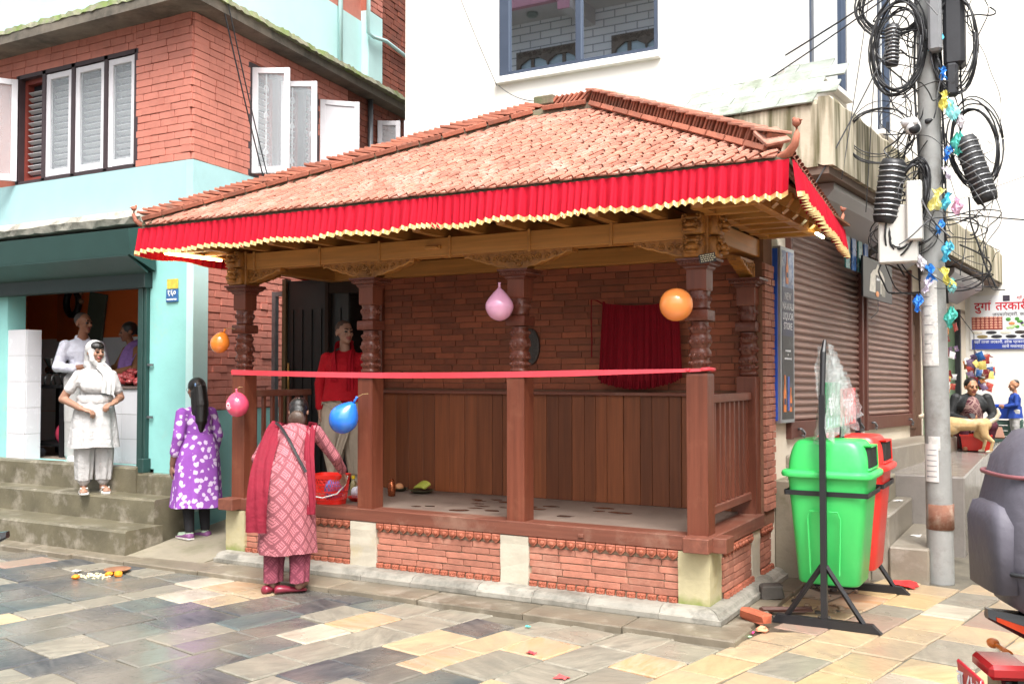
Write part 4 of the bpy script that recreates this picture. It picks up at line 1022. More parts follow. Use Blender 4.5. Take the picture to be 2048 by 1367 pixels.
# wall clock, board, garland
ck = thing('wall_clock', 'orange wall panel with round black wreath above the shopkeeper', 'wreath', (-8.92, 1.70, 2.42))
MB().box(-.23, 0, -.36, .23, .02, .36).obj('panel', M('panel_orange', '#b5501f', .6, .1), ck)
mb = MB(); mb.tube([(.11 + .12 * math.cos(2 * math.pi * k / 24), -.03, .12 + .16 * math.sin(2 * math.pi * k / 24)) for k in range(25)], .04, 8); mb.obj('wreath', m_blk, ck, True)
mb = MB(); mb.box(-.16, 0, -.33, .16, .035, .33, T=TR((0, 0, 0), (0, R(9), 0)), c=.006); tag(mb.obj('chopping_board', M('grey_green_board', '#4d5348', .7, .2, 8, .2), None, loc=(-8.42, 1.70, 2.32)), 'tilted grey green board hung on the orange shop wall', 'board')
mb = MB(); mb.tube([(0, 0, .2), (0, 0, 0)], .004, 5); mb.ell((0, 0, -.02), (.03, .03, .03)); mb.ell((0, 0, .07), (.025, .025, .02)); mb.ell((0, 0, .12), (.02, .02, .018)); tag(mb.obj('hanging_charm', M('charm', '#5b3a26', .6), None, True, loc=(-7.75, 1.0, 2.5)), 'small charm of beads hanging in the shop doorway', 'charm')
# --- steps in front of the shop, ramp
st = thing('steps', 'x', 'x'); del st['label']; del st['category']; struct(st)
def step(x0, y0, x1, y1, z0, z1):
    mb = MB(); n = 16; rings = []
    for i in range(n + 1):
        x = x0 + (x1 - x0) * i / n; j = lambda a: rng.uniform(-a, a)
        rings.append([(x, y0 + j(.004), z0), (x, y0 + j(.005), z1 - .02 + j(.003)), (x, y0 + .018 + j(.004), z1 + j(.003)), (x, y1, z1 + j(.002)), (x, y1, z0)])
    mb.loft(rings).obj('step', m_concs, st)
m_concs = M('patched_wet_concrete', '#67614f', .35, .35, 3, .5, 30, dirt='#a59d90', dscale=3.6, damt=.34)
step(-9, -.44, -5.20, -.02, -.05, .232); step(-9, -.04, -5.30, .40, -.05, .462); step(-9, .225, -5.87, .36, .46, .715); step(-5.87, .24, -5.25, .36, .46, .66)
mb = MB(); mb.loft([[(-5.21, -.46, -.05), (-4.33, -.46, -.05), (-4.33, -.46, .0), (-5.21, -.46, .01)], [(-5.21, .9, -.05), (-4.33, .9, -.05), (-4.33, .9, .19), (-5.21, .9, .2)], [(-5.3, 2.5, -.05), (-4.33, 2.5, -.05), (-4.33, 2.5, .22), (-5.3, 2.5, .22)]])
struct(mb.obj('ramp', m_concd))
lpart('ring_bolt', MB().tube([(-1.28, -.145, .62), (-1.28, -.15, .56), (-1.26, -.15, .545), (-1.245, -.15, .56), (-1.25, -.148, .6)], .006, 6), m_rust)
# --- house number plate
np_ = thing('number_plate', 'yellow paper above blue house number plate on the teal pillar', 'sign', (-5.51, .345, 2.45), 0)
MB().box(-.082, -.012, -.10, .082, 0, .025, c=.002).obj('plate', M('blue_plate', '#2f5f96', .4, .08), np_)
MB().box(-.07, -.010, .03, .078, -.002, .125).obj('paper', M('yellow_paper', '#c9b54a', .8, .3, 40, .1), np_)
text('numerals', '१६०', .085, M('plate_white', '#e8e8e4', .6, 0), np_, TR((0, -.014, -.012), (R(90), 0, 0)), .001, sx=.9, bold=.001)
strokes('small_line', .14, .020, M('plate_white', '#e8e8e4'), np_, TR((0, -.013, -.075), (R(90), 0, 0)), 3)
# ---------------------------------------------------------------- passage gate between house and pavilion
gt = thing('passage_gate', 'black ribbed metal gate with brass handle behind the left railing', 'gate', (-4.90, 1.30, .2))
m_gate = M('black_gate_metal', '#191716', .45, .2, 6, .1)
MB().box(0, 0, 0, .82, .03, 2.40).obj('leaf', m_gate, gt)
for k in range(6): MB().box(.08 + k * .125, -.012, .1, .105 + k * .125, 0, 2.1).obj('rib', m_gate, gt)
MB().box(-.03, -.03, 0, .02, .05, 2.42).obj('stile', M('bronze_stile', '#54452b', .5), gt)
mb = MB(); mb.tube([(.09, -.06, 1.22), (.09, -.06, 1.55)], .012, 8); mb.tube([(.02, -.01, 1.28), (.09, -.06, 1.28)], .007, 6); mb.tube([(.02, -.01, 1.49), (.09, -.06, 1.49)], .007, 6); mb.obj('handle', M('brass', '#b58f52', .3, .1, 5, 0, metal=.8), gt, True)
MB().box(-.20, 0, 0, -.15, .05, 2.30).obj('frame_post', m_rust, gt); MB().box(-.20, .001, 2.25, -.03, .049, 2.30).obj('frame_head', m_rust, gt)
# ================================================================ WHITE BUILDING WITH SHUTTERED SHOPS
m_white = M('white_plaster', '#e6e3dc', .8, .04, 2, .12, 20, dirt='#d6d2c6', dscale=.8, damt=.15)
m_cream = M('cream_wall', '#d9cfbd', .75, .06, 3, .15, 25, dirt='#c4b8a2', dscale=1.5, damt=.2)
m_alu = M('window_alu', '#465061', .4, .08, 5, .03, metal=.3)
m_mirror = M('reflective_pane', '#c5ced8', .015, .02, 2, 0, metal=1.0, spec=.9)
m_par = M('streaked_parapet', '#b9b09c', .85, .15, 3, .4, 30)
N_, L_, b_ = nodes_of(m_par)      # rain streaks: vertical stains with a shape of their own
_g = N_.new('ShaderNodeNewGeometry'); _mp = N_.new('ShaderNodeMapping'); _mp.inputs['Scale'].default_value = (11, 11, .9); L_.new(_g.outputs['Position'], _mp.inputs[0])
_n = N_.new('ShaderNodeTexNoise'); _n.inputs['Scale'].default_value = 1.2; _n.inputs['Detail'].default_value = 7; L_.new(_mp.outputs[0], _n.inputs['Vector'])
_r = N_.new('ShaderNodeMapRange'); _r.inputs[1].default_value = .40; _r.inputs[2].default_value = .60; L_.new(_n.outputs[0], _r.inputs[0])
_m = N_.new('ShaderNodeMix'); _m.data_type = 'RGBA'; _m.inputs['B'].default_value = (*lin('#5f5a40'), 1); L_.new(_r.outputs[0], _m.inputs['Factor'])
L_.new(b_.inputs['Base Color'].links[0].from_socket, _m.inputs['A']); L_.new(_m.outputs['Result'], b_.inputs['Base Color'])
m_slate = M('slate_slab', '#8f968e', .7, .25, 5, .4, 30, dirt='#5d6650', dscale=4, damt=.35, rnd=.15)
m_shut = M('brown_shutter', '#84665c', .4, .12, 5, .06, 40, dirt='#94796e', dscale=3, damt=.3)
m_shutd = M('shutter_rail_brown', '#5c352c', .5, .15, 5, .1)
wb = thing('white_building', 'white plastered building with streaked parapet and brown roller shutters', 'building')
PH = R(5.5); TT = R(1.0); OB = Vector((.10, 1.45, 0))
RB = Matrix.Translation(OB) @ Matrix.Rotation(-PH, 4, 'Z') @ Matrix.Rotation(-TT, 4, 'X')
def wpart(name, mb, mat, sm=False, parent=None):
    o = mb.obj(name, mat, parent or wb, sm)
    if parent is None: o.matrix_local = RB
    return o
# upper storeys: front wall along the street with the wide window, side wall along the lane
fwin = (-2.73, -1.05, 4.60, 6.6)
mb = MB()
for x0, x1, z0, z1 in ((-3.89, fwin[0], 2.6, 10), (fwin[1], .10, 2.6, 10), (fwin[0], fwin[1], 2.6, fwin[2]), (fwin[0], fwin[1], fwin[3], 10)): mb.box(x0, 2.0, z0, x1, 2.25, z1)
mb.obj('front_wall', m_white, wb)
mb = MB()
for y0, y1, z0, z1 in ((.55, 1.13, 3.3, 10), (1.13, 2.24, 3.3, 4.45), (1.13, 2.24, 6.3, 10), (2.24, 3.47, 3.3, 10), (3.47, 3.95, 3.3, 4.40), (3.47, 3.95, 6.3, 10), (3.95, 9.0, 3.3, 10)): mb.box(-.30, y0, z0, -.05, y1, z1)
wpart('side_wall', mb, m_white)
w = bpy.data.objects.new('front_window', None); COL.objects.link(w); w.parent = wb
fm = MB()
for a, b in ((-2.73, -2.625), (-1.885, -1.83), (-1.085, -1.05)): fm.box(a, 1.985, 4.60, b, 2.06, 6.6)
fm.box(-2.625, 1.987, 4.60, -1.085, 2.058, 4.645); fm.box(-2.625, 1.987, 6.55, -1.085, 2.058, 6.6); fm.obj('frame', m_alu, w)
MB().box(-2.625, 2.02, 4.645, -1.885, 2.03, 6.55).obj('pane', m_mirror, w); MB().box(-1.83, 2.02, 4.645, -1.085, 2.03, 6.55).obj('pane', m_mirror, w)
MB().box(-2.76, 1.94, 4.53, -1.02, 2.02, 4.598, c=.006).obj('window_sill', m_white, w)
def side_window(y0, y1, z0, z1, leaf=True):
    fm = MB(); t = .05
    fm.box(-.09, y0, z0, -.03, y0 + t * 1.4, z1); fm.box(-.09, y1 - t, z0, -.03, y1, z1); fm.box(-.09, y0, z0, -.032, y1, z0 + t)
    o = wpart('side_window', fm, m_alu)
    pn = MB(); pn.box(-.075, y0 + t, z0 + t, -.07, y1 - t, z1); pn.obj('pane', m_mirror, o)
    sl = MB(); sl.box(-.05, y0 - .03, z0 - .05, .03, y1 + .03, z0 - .003); sl.obj('sill', m_white, o)
side_window(1.13, 2.24, 4.45, 6.3); side_window(3.47, 3.95, 4.40, 6.3); side_window(6.3, 6.7, 4.1, 6.3)
# parapet / canopy slab over the shops
mb = MB(); n = 40; rings = []
for i in range(n + 1):
    y = 4.35 * i / n; j = lambda a: rng.uniform(-a, a)
    rings.append([(.42, y, 3.285), (.50, y, 3.28), (.50 + j(.004), y, 3.80 + j(.01)), (.47 + j(.006), y, 3.842 + j(.014)), (.38 + j(.006), y, 3.845 + j(.012)), (.38, y, 3.30)])
mb.loft(rings); wpart('parapet', mb, m_par)
mb = MB(); rings = []
for i in range(n + 1):
    y = 4.37 + 4.45 * i / n; j = lambda a: rng.uniform(-a, a)
    rings.append([(.42, y, 3.10), (.49, y, 3.095), (.49 + j(.004), y, 3.50 + j(.01)), (.46 + j(.006), y, 3.55 + j(.014)), (.38 + j(.006), y, 3.55 + j(.012)), (.38, y, 3.12)])
mb.loft(rings); wpart('parapet', mb, m_par)
mb = MB(); rings = []
for i in range(31):
    x = -2.4 + 2.78 * i / 30; j = lambda a: rng.uniform(-a, a)
    rings.append([(x, .10, 3.285), (x, .0, 3.28), (x, 0 + j(.004), 3.78 + j(.01)), (x, .03 + j(.006), 3.825 + j(.014)), (x, .10, 3.82 + j(.01))])
mb.loft(rings); wpart('parapet_front', mb, m_par)
wpart('canopy_slab', MB().box(-2.4, .02, 3.22, .46, 4.36, 3.30), M('canopy_soffit', '#6d5c50', .7, .2, 4, .2))
wpart('canopy_slab', MB().box(-.3, 4.36, 3.05, .45, 8.82, 3.12), M('canopy_soffit', '#6d5c50'))
# slates on the sloping top of the front parapet
for r in range(5):
    for k in range(9):
        x = -2.2 + k * .30 + (.15 if r % 2 else 0)
        mb = MB(); mb.box(-.148, -.10, -.008, .148, .10, .008, c=.003)
        o = mb.obj('roof_slate', m_slate, wb); o.matrix_local = RB @ TR((x, .05 + r * .115, 3.86 + r * .098), (R(40), rng.uniform(-.02, .02), rng.uniform(-.03, .03)))
# light steel hood boxes hung under the canopy
m_hood = M('grey_hood_metal', '#8d8a8a', .35, .1, 4, .05, metal=.4)
for y0, y1, z in ((.35, 2.55, 3.14), (2.75, 4.2, 3.12), (5.2, 7.2, 2.95)):
    mb = MB(); mb.prism([(.05, z - .22), (.34, z - .05), (.40, z + .02), (.40, z + .07), (.05, z + .07)], y0, y1, 'xz'); wpart('shutter_hood', mb, m_hood)
# ground floor wall, piers
mb = MB()
for y0, y1, z0, z1 in ((-.02, .36, 0, 3.25), (2.52, 2.66, 1.0, 3.25), (.36, 4.66, 0, 1.10), (4.62, 4.66, 1.0, 3.2), (.36, 4.66, 2.93, 3.25), (5.25, 5.35, 0, 3.1), (4.66, 5.3, 2.72, 3.1), (5.3, 8.9, 2.65, 3.08), (7.6, 8.9, 0, 2.7)): mb.box(-.25, y0, z0, -.012, y1, z1)
wpart('ground_wall', mb, m_cream)
# shutters with single slats
def slat_mesh(w):
    prof = [(0, 0), (.010, .004), (.019, .014), (.022, .026), (.018, .038), (.006, .046), (.0, .050), (.0, .064)]
    mb = MB(); mb.loft([[(x, y, z) for x, z in prof] for y in (0, w)], cap=False, close=False); return mb.mesh('slat', m_shut, True)
def shutter(y0, y1, label):
    t = tag(bpy.data.objects.new('roller_shutter', None), label, 'shutter', 'brown roller shutters on the lane'); COL.objects.link(t); t.matrix_local = RB @ TR((0, 0, 0))
    me = slat_mesh(y1 - y0); z = 1.245
    while z < 2.93: link('slat', me, t, (-.02, y0, z)); z += .0625
    MB().box(-.025, y0 - .01, 1.105, .03, y1 + .01, 1.245, c=.005).obj('bottom_bar', m_shutd, t)
    for a in (y0 - .06, y1): MB().box(-.02, a, 1.10, .035, a + .06, 2.95, c=.003).obj('guide_rail', m_shutd, t)
    mb = MB()
    for a in (y0 + .12, y1 - .15): mb.tube([(.03, a, 1.18), (.06, a, 1.18), (.065, a + .03, 1.15)], .012, 6); mb.tube([(.055, a + .03, 1.13 + .0), (.062, a + .06, 1.11), (.06, a + .09, 1.14), (.055, a + .05, 1.17)], .01, 6)
    mb.obj('lock', m_rust, t, True)
shutter(.42, 2.49, 'wide brown roller shutter closed behind the waste bins'); shutter(2.72, 4.58, 'brown roller shutter closed behind the hanging dark picture')
wpart('white_strip', MB().box(-.01, 2.515, 1.02, .02, 2.60, 3.0), m_white)
# wooden house door beyond the shutters
dr = MB(); dr.box(-.12, 4.67, .95, -.07, 5.24, 2.72); do = wpart('door', dr, M('brown_door', '#6d5344', .5, .2, 1, .15, grain=2))
for z in (1.05, 1.5, 1.95):
    for y in (4.72, 4.98): MB().box(-.07, y, z, -.055, y + .2, z + .38, c=.006).obj('door_panel', M('brown_door', '#6d5344'), do)
mb = MB(); mb.box(-.13, 4.66, .95, -.01, 4.71, 2.75); mb.box(-.13, 5.2, .95, -.01, 5.26, 2.75); mb.obj('door_frame', M('brown_door', '#6d5344'), do)
# snack shop recess
m_mint = M('mint_wall', '#a9c3a0', .7, .06)
mb = MB(); mb.box(-2.0, 5.3, 0.6, -1.95, 7.6, 2.7); mb.box(-2, 7.58, .6, -.02, 7.62, 2.7); mb.box(-2, 5.3, .6, -.25, 5.34, 2.7); wpart('snack_shop_wall', mb, m_mint)
wpart('shop_post', MB().box(-.04, 7.50, .7, .03, 7.58, 2.68), M('dark_post', '#2a2b2c', .5))
# liquor light-box sign at the corner
lx = tag(bpy.data.objects.new('lightbox_sign', None), 'tall narrow liquor store light box sign beside the brick wall end', 'sign'); COL.objects.link(lx); lx.matrix_local = RB
MB().box(-.03, .055, 1.24, .055, .385, 2.68, c=.004).obj('case', M('silver_case', '#a3a8ad', .3, .08, 4, 0, metal=.6), lx)
m_dkblue = M('sign_navy', '#141d4a', .3, .3, 6, 0); m_blk2 = M('sign_black', '#15151c', .3, .3, 4, 0, dirt='#6d7078', dscale=5, damt=.35)
MB().box(.055, .085, 1.27, .0575, .355, 1.95).obj('black_print', m_blk2, lx); MB().box(.055, .085, 1.95, .0575, .355, 2.35).obj('navy_print', m_dkblue, lx)
MB().box(.055, .085, 2.35, .0575, .355, 2.65).obj('picture_print', M('sign_bluepic', '#4a6290', .3, .5, 8, 0, dirt='#c9d2e0', dscale=6, damt=.4), lx)
m_orb = M('bottle_orange', '#d8741c', .3, .3, 30, 0)
for y, z0, h in ((.14, 1.33, .30), (.28, 1.33, .20), (.20, 2.38, .26)):
    mb = MB(); mb.prism([(y - .028, z0), (y + .028, z0), (y + .028, z0 + h * .55), (y + .010, z0 + h * .72), (y + .010, z0 + h), (y - .010, z0 + h), (y - .010, z0 + h * .72), (y - .028, z0 + h * .55)], .0576, .060, 'yz'); mb.obj('printed_bottle', m_orb, lx)
    MB().box(.0602, y - .02, z0 + h * .2, .0612, y + .02, z0 + h * .36).obj('bottle_label', m_dkblue, lx)
MB().box(.0576, .205, 1.34, .0600, .25, 1.62).obj('printed_can', M('can_blue', '#2b50a8', .3, .2), lx)
m_sw = M('sign_white', '#eef0f4', .5, 0, 1, 0)
for k, s in enumerate(('NEW', 'NAWALI', 'LIQUOR', 'STORE')):
    text('lettering', s, .085, m_sw, lx, TR((.0585, .22, 2.275 - k * .082), (R(90), 0, R(90))), .0008, sx=.80)
for k, w_ in enumerate((.13, .02, .17)): strokes('small_print', w_, .018, m_sw, lx, TR((.0585, .22, 1.83 - k * .032), (R(90), 0, R(90))), k)
m_blue_side = M('sign_blue_edge', '#2b55b8', .3, .2, 5, 0)
MB().box(-.028, .045, 1.26, .03, .054, 2.66).obj('side_print', m_blue_side, lx)
# dark picture hanging on wires in front of the shutters
pc = tag(bpy.data.objects.new('hanging_picture', None), 'black picture of a white still and bottle hanging on wires before shutters', 'picture'); COL.objects.link(pc); pc.matrix_local = RB @ TR((.17, 2.0, 2.42))
MB().box(-.01, 0, 0, .01, 1.10, .40, c=.004).obj('board', M('picture_black', '#15161a', .35, .3, 5, 0), pc)
m_pw = M('picture_white', '#cfcabf', .5, .25, 25, 0); m_pd = M('picture_dark', '#0e0e10', .3)
mb = MB(); mb.prism([(.22, .07), (.80, .07), (.78, .24), (.70, .29), (.62, .31), (.58, .345), (.54, .37), (.50, .345), (.46, .31), (.36, .29), (.26, .24)], .0105, .0125, 'yz'); mb.obj('printed_still', m_pw, pc)
MB().box(.0126, .44, .06, .014, .62, .25).obj('printed_bottle', m_pd, pc); MB().box(.0126, .66, .05, .014, .80, .18).obj('printed_box', M('picture_grey', '#8d8a80', .5, .3, 30, 0), pc)
strokes('small_print', .12, .028, m_sw, pc, TR((.0145, .53, .21), (R(90), 0, R(90))), 5)
mb = MB(); mb.ell((.014, .50, .06), (.004, .06, .03), 10, 6); mb.obj('printed_glass', M('picture_orange', '#d28a52', .4), pc)
mb = MB(); mb.tube([(.0, .50, .40), (.05, .56, 1.0), (.12, .5, 1.8)], .006, 5); mb.tube([(.0, .62, .40), (.06, .6, 1.0), (.13, .52, 1.8)], .006, 5); mb.tube([(.02, .5, 0), (.03, .45, -.12), (.03, .2, -.2)], .004, 5); mb.obj('wire', M('cable_black', '#26272a', .5), pc)
# strip of blue packets hung under the hood
for k in range(4):
    o = MB().box(-.008, 0, 0, .008, .13, .34, c=.004).obj('hanging_packet', M('packet_blue' if k % 2 else 'packet_teal', '#2f5f9f' if k % 2 else '#3f7f80', .3, .4, 15, .1, dirt='#c9d2d6', dscale=14, damt=.3)); o.matrix_world = RB @ TR((.12, 1.62 + k * .21, 2.66))
    tag(o, ('blue' if k % 2 else 'teal') + ' sachet packet hanging from the shutter hood above the picture', 'packet', 'blue and teal packets hanging under the shutter hood')
# ---------------------------------------------------------------- lane platform and its steps
m_plat = M('wet_platform_concrete', '#8b8580', .22, .18, 4, .2, 30, dirt='#6f6a64', dscale=2, damt=.4)
pl = thing('lane_platform', 'x', 'x'); del pl['label']; del pl['category']; struct(pl)
def pstep(x0, y0, x1, y1, z1, mat=m_conc, nm='step'):
    MB().box(x0, y0, -.06, x1, y1, z1, c=.012).obj(nm, mat, pl)
pstep(.13, 1.96, .76, 3.42, .70, m_concd, 'platform_block'); pstep(.13, 3.37, 1.35, 11, .695, m_plat, 'platform_block')
pstep(.76, 1.985, .905, 3.37, .49); pstep(.905, 1.955, 1.205, 3.37, .25)
pstep(.10, 1.53, .42, 1.96, .78, m_concd, 'platform_block')
o = MB().box(-.02, .35, .60, .40, 5.25, .965, c=.012).obj('shutter_ledge', m_conc, pl); o.matrix_local = RB
# ---------------------------------------------------------------- far wall that closes the lane, with the vegetable shop banner
fwl = thing('lane_end_building', 'pale cream building wall closing the far end of the lane', 'building')
MB().box(.0, 9.6, -.05, 8, 10, 9).obj('wall', m_white, fwl)
MB().box(6.0, -3, -.05, 6.3, 9.6, 9).obj('lane_side_wall', m_white, fwl)
sg = thing('banner', 'vegetable shop banner with eggs, vegetables and spice bowls on lane end wall', 'banner', (.94, 9.585, 1.99))
BW, BH = 1.75, .79
MB().box(0, -.004, 0, BW, 0, BH).obj('sheet', M('banner_white', '#dfe0e2', .5, .03, 5, 0), sg)
MB().box(.02, -.007, 0, BW, -.0045, .145).obj('blue_strip', M('banner_blue', '#2a3f96', .5, .05), sg)
mr = M('banner_red', '#c0182c', .5, .05); mk = M('banner_ink', '#3a3440', .5, .05)
h1 = text('headline', 'दुगा', .17, mr, sg, TR((.06, -.006, .625), (R(90), 0, 0)), .0008, 'LEFT', sx=.95, bold=.003)
hx_ = max(v.co.x for v in h1.data.vertices) * .95; hz_ = max(v.co.y for v in h1.data.vertices)
MB().tube([(.06 + hx_ - .018, -.0075, .625 + hz_ - .004), (.06 + hx_ - .030, -.0075, .625 + hz_ + .012), (.06 + hx_ - .020, -.0075, .625 + hz_ + .026), (.06 + hx_ - .002, -.0075, .625 + hz_ + .026)], .0045, 5).obj('headline_mark', mr, sg)
text('headline', 'तरकारी तथा मस', .17, mr, sg, TR((.06 + hx_ + .06, -.006, .625), (R(90), 0, 0)), .0008, 'LEFT', sx=.95, bold=.003)
text('address_line', 'जयबागेश्वरी, काठमाडौं', .07, mk, sg, TR((.30, -.006, .505), (R(90), 0, 0)), .0008, 'LEFT')
text('permit_line', 'श्री बेचा', .055, mr, sg, TR((.62, -.006, .745), (R(90), 0, 0)), .0008, 'LEFT')
MB().box(.44, -.007, .70, .53, -.0045, .785).obj('emblem', mk, sg)
text('strip_line', 'यहाँ ताजा तरकारी, हरेक प्रकारको मस', .058, m_sw, sg, TR((.05, -.009, .105), (R(90), 0, 0)), .0008, 'LEFT'); text('strip_line', 'साथै मसलाहरु िपसानी', .058, m_sw, sg, TR((.42, -.009, .038), (R(90), 0, 0)), .0008, 'LEFT')
mb = MB()
for i in range(7):
    for k in range(5): mb.ell((.05 + i * .058, -.006, .285 + k * .037 + .03), (.025, .004, .016), 10, 5)
MB().box(.02, -.0065, .285, .43, -.0045, .475).obj('egg_tray', M('egg_red', '#8a3a34', .5, .1), sg); mb.obj('eggs', M('egg_tan', '#c98f78', .5, .2, 30, 0), sg)
mb = MB(); vg = [M('veg_green', '#4f8f3a', .5, .4, 20, 0), M('veg_pale', '#a9c48a', .5, .4, 20, 0), M('veg_purple', '#3a2950', .5, .3, 20, 0), M('veg_blue', '#4a7fae', .5, .3), M('veg_orange', '#d48a5a', .5, .3)]
for k in range(60): mb.mat(rng.choice([0, 0, 1, 1, 2, 3, 4])).ell((rng.uniform(.47, 1.7), -.006, rng.uniform(.30, .46)), (rng.uniform(.02, .05), .003, rng.uniform(.012, .03)), 8, 4)
mb.obj('vegetables', vg, sg)
mb = MB(); bw = [M('spice_%d' % i, c, .6, .2, 40, 0) for i, c in enumerate(('#b48a4a', '#3c3430', '#8a7a50', '#7d4a30', '#d8d2c2', '#2c2a30'))]
for r in range(2):
    for k in range(9): mb.mat(rng.randrange(6)).ell((.09 + k * .19 + (.07 if r else 0), -.006, .245 - r * .06), (.075, .004, .026), 14, 6)
mb.obj('spice_bowls', bw, sg)
# ================================================================ OPPOSITE HOUSE (seen mirrored in the big window)
m_wbr = M('white_glazed_brick', '#d8dade', .4, .05, 3, .05, 20)
N_, L_, b_ = nodes_of(m_wbr)
_t = N_.new('ShaderNodeTexBrick'); _t.inputs['Scale'].default_value = 1.0; _t.inputs['Brick Width'].default_value = .52; _t.inputs['Row Height'].default_value = .17; _t.inputs['Mortar Size'].default_value = .012
_t.inputs['Color1'].default_value = (*lin('#d9dbe0'), 1); _t.inputs['Color2'].default_value = (*lin('#d0d3d9'), 1); _t.inputs['Mortar'].default_value = (*lin('#8b8d92'), 1)
_g = N_.new('ShaderNodeNewGeometry'); _s = N_.new('ShaderNodeSeparateXYZ'); _c = N_.new('ShaderNodeCombineXYZ'); L_.new(_g.outputs['Position'], _s.inputs[0]); L_.new(_s.outputs['X'], _c.inputs['X']); L_.new(_s.outputs['Z'], _c.inputs['Y']); L_.new(_c.outputs[0], _t.inputs['Vector']); L_.new(_t.outputs['Color'], b_.inputs['Base Color'])
op = thing('opposite_house', 'white brick house across the street with carved window heads and pink fascia', 'building', (0, 0, 0))
MB().box(-13, -9.6, -.1, -3.2, -9.0, 9.6).obj('wall', m_wbr, op)
MB().box(-13, -9.0, 9.6, -3.2, -7.9, 9.75).obj('soffit_slab', M('soffit_grey', '#b9b6b6', .8, .06), op)
MB().box(-13, -7.95, 9.5, -3.2, -7.8, 9.9).obj('fascia', M('pink_fascia', '#b98595', .6, .05), op)
MB().box(-6.95, -9.0, 9.25, -6.7, -7.7, 9.6).obj('soffit_beam', M('soffit_grey', '#b9b6b6'), op)
MB().box(-6.96, -7.70, 9.22, -6.69, -7.66, 10.1).obj('beam_end', M('pink_fascia', '#b98595'), op)
mb = MB(); mb.lathe([(.12, 0), (.13, -.05), (.10, -.09), (.01, -.1)], 18, TR((-8.0, -8.5, 9.6))); mb.obj('ceiling_lamp', M('lamp_grey', '#7f8a88', .4), op, True)
m_cw = M('grey_carved_wood', '#6e645c', .7, .3, 12, .6, 30)
for x0, x1 in ((-8.63, -7.05), (-6.28, -4.7)):
    h = bpy.data.objects.new('carved_window', None); COL.objects.link(h); h.parent = op; h.location = (x0, -9.0, 8.5); w_ = x1 - x0
    out = [(0, .42), (0, -.6), (.07, -.6), (.08, 0)]
    for k in range(2):
        c = .08 + (w_ - .16) * (k + .5) / 2; r_ = (w_ - .16) / 4
        for i in range(9):
            a = math.pi - math.pi * i / 8; out.append((c + r_ * math.cos(a), .02 + .22 * math.sin(a) + .02 * (i % 2)))
    out += [(w_ - .08, 0), (w_ - .07, -.6), (w_, -.6), (w_, .42)]
    MB().prism(out[::-1], 0, .10, 'xz').obj('carved_head', m_cw, h)
    car = MB()
    for k in range(12): scroll(car, (.1 + k * (w_ - .2) / 11, .105, .32 + .03 * (k % 2)), .06, 1.6, 'xz', 1 if k % 2 else -1, .018)
    car.obj('carving', m_cw, h)
    MB().box(.07, .0, -.9, w_ - .07, .02, .3).obj('pane', M('sky_pane', '#9fb4c2', .1, .1), h)
    for k in (1, 3): MB().box(w_ * k / 4 - .04, .02, -.6, w_ * k / 4 + .04, .06, .3).obj('mullion', m_cw, h)
# ================================================================ STREET POLE WITH CABLES
m_pole = M('galvanised_pole', '#8f908e', .5, .2, 4, .25, 30, dirt='#6b6560', dscale=3, damt=.35)
m_cab = M('cable_black', '#26272a', .5, .1, 5, 0)
px, py = 1.275, 2.10
po = thing('street_pole', 'leaning grey metal utility pole wrapped in cables beside the lane steps', 'pole', (px, py, ZS))
LX = -.045 / 4.6      # slight lean
mb = MB(); mb.tube([(0, 0, -.02), (0, 0, .0), (LX * 2, 0, 2), (LX * 4, 0, 4), (LX * 7, 0, 7)], [.104, .102, .094, .086, .076], 20); mb.obj('shaft', m_pole, po, True)
mb = MB(); rr = random.Random(4)
MB().lathe([(.1045, .42), (.1045, .62)], 20, TR((0, 0, 0))).obj('rust_band', M('rust_peel', '#7c5443', .8, .3, 10, .5, 30, dirt='#a08d7d', dscale=8, damt=.5), po, True)
def pole_label(z0, z1, a0, a1, mat, nm='poster', r=.100):
    rows = []
    for k in range(7):
        z = z0 + (z1 - z0) * k / 6; rows.append([(LX * z + (r + rr.uniform(0, .002)) * math.cos(a0 + (a1 - a0) * i / 8), (r + .001) * math.sin(a0 + (a1 - a0) * i / 8), z) for i in range(9)])
    mb = MB(); mb.loft(rows, cap=False, close=False); return mb.obj(nm, mat, po, True)
m_paper = M('torn_paper', '#c9c8c4', .8, .25, 25, .1, dirt='#8e8d8a', dscale=16, damt=.35)
A0 = R(-142); pole_label(1.72, 2.45, A0 - .5, A0 + 1.25, m_paper, r=.0985); pole_label(1.05, 1.16, A0 + .3, A0 + 1.2, m_paper, r=.101)
p1 = pole_label(.80, 1.10, A0 - .1, A0 + 1.05, M('white_notice', '#d5d3d0', .7, .04), 'notice', r=.1035)
mk2 = M('notice_ink', '#85858a', .7)
for k in range(6):
    rows = [[], []]
    for i in range(7):
        a = A0 + .12 + .8 * i / 6; rows[0].append((LX * .9 + .1055 * math.cos(a), .1055 * math.sin(a), 1.055 - k * .042)); rows[1].append((LX * .9 + .1055 * math.cos(a), .1055 * math.sin(a), 1.055 - k * .042 - .006))
    mb = MB(); mb.loft(rows, cap=False, close=False)
    q = mb.obj('notice_line', mk2, po)
for k in range(8):
    rows = [[], []]
    for i in range(6):
        a = A0 + .15 + (.5 + .25 * rr.random()) * i / 5; z = 2.35 - k * .075; rows[0].append((LX * z + .1005 * math.cos(a), .1005 * math.sin(a), z)); rows[1].append((LX * z + .1005 * math.cos(a), .1005 * math.sin(a), z - .006))
    mb = MB(); mb.loft(rows, cap=False, close=False); mb.obj('scribble', mk2, po)
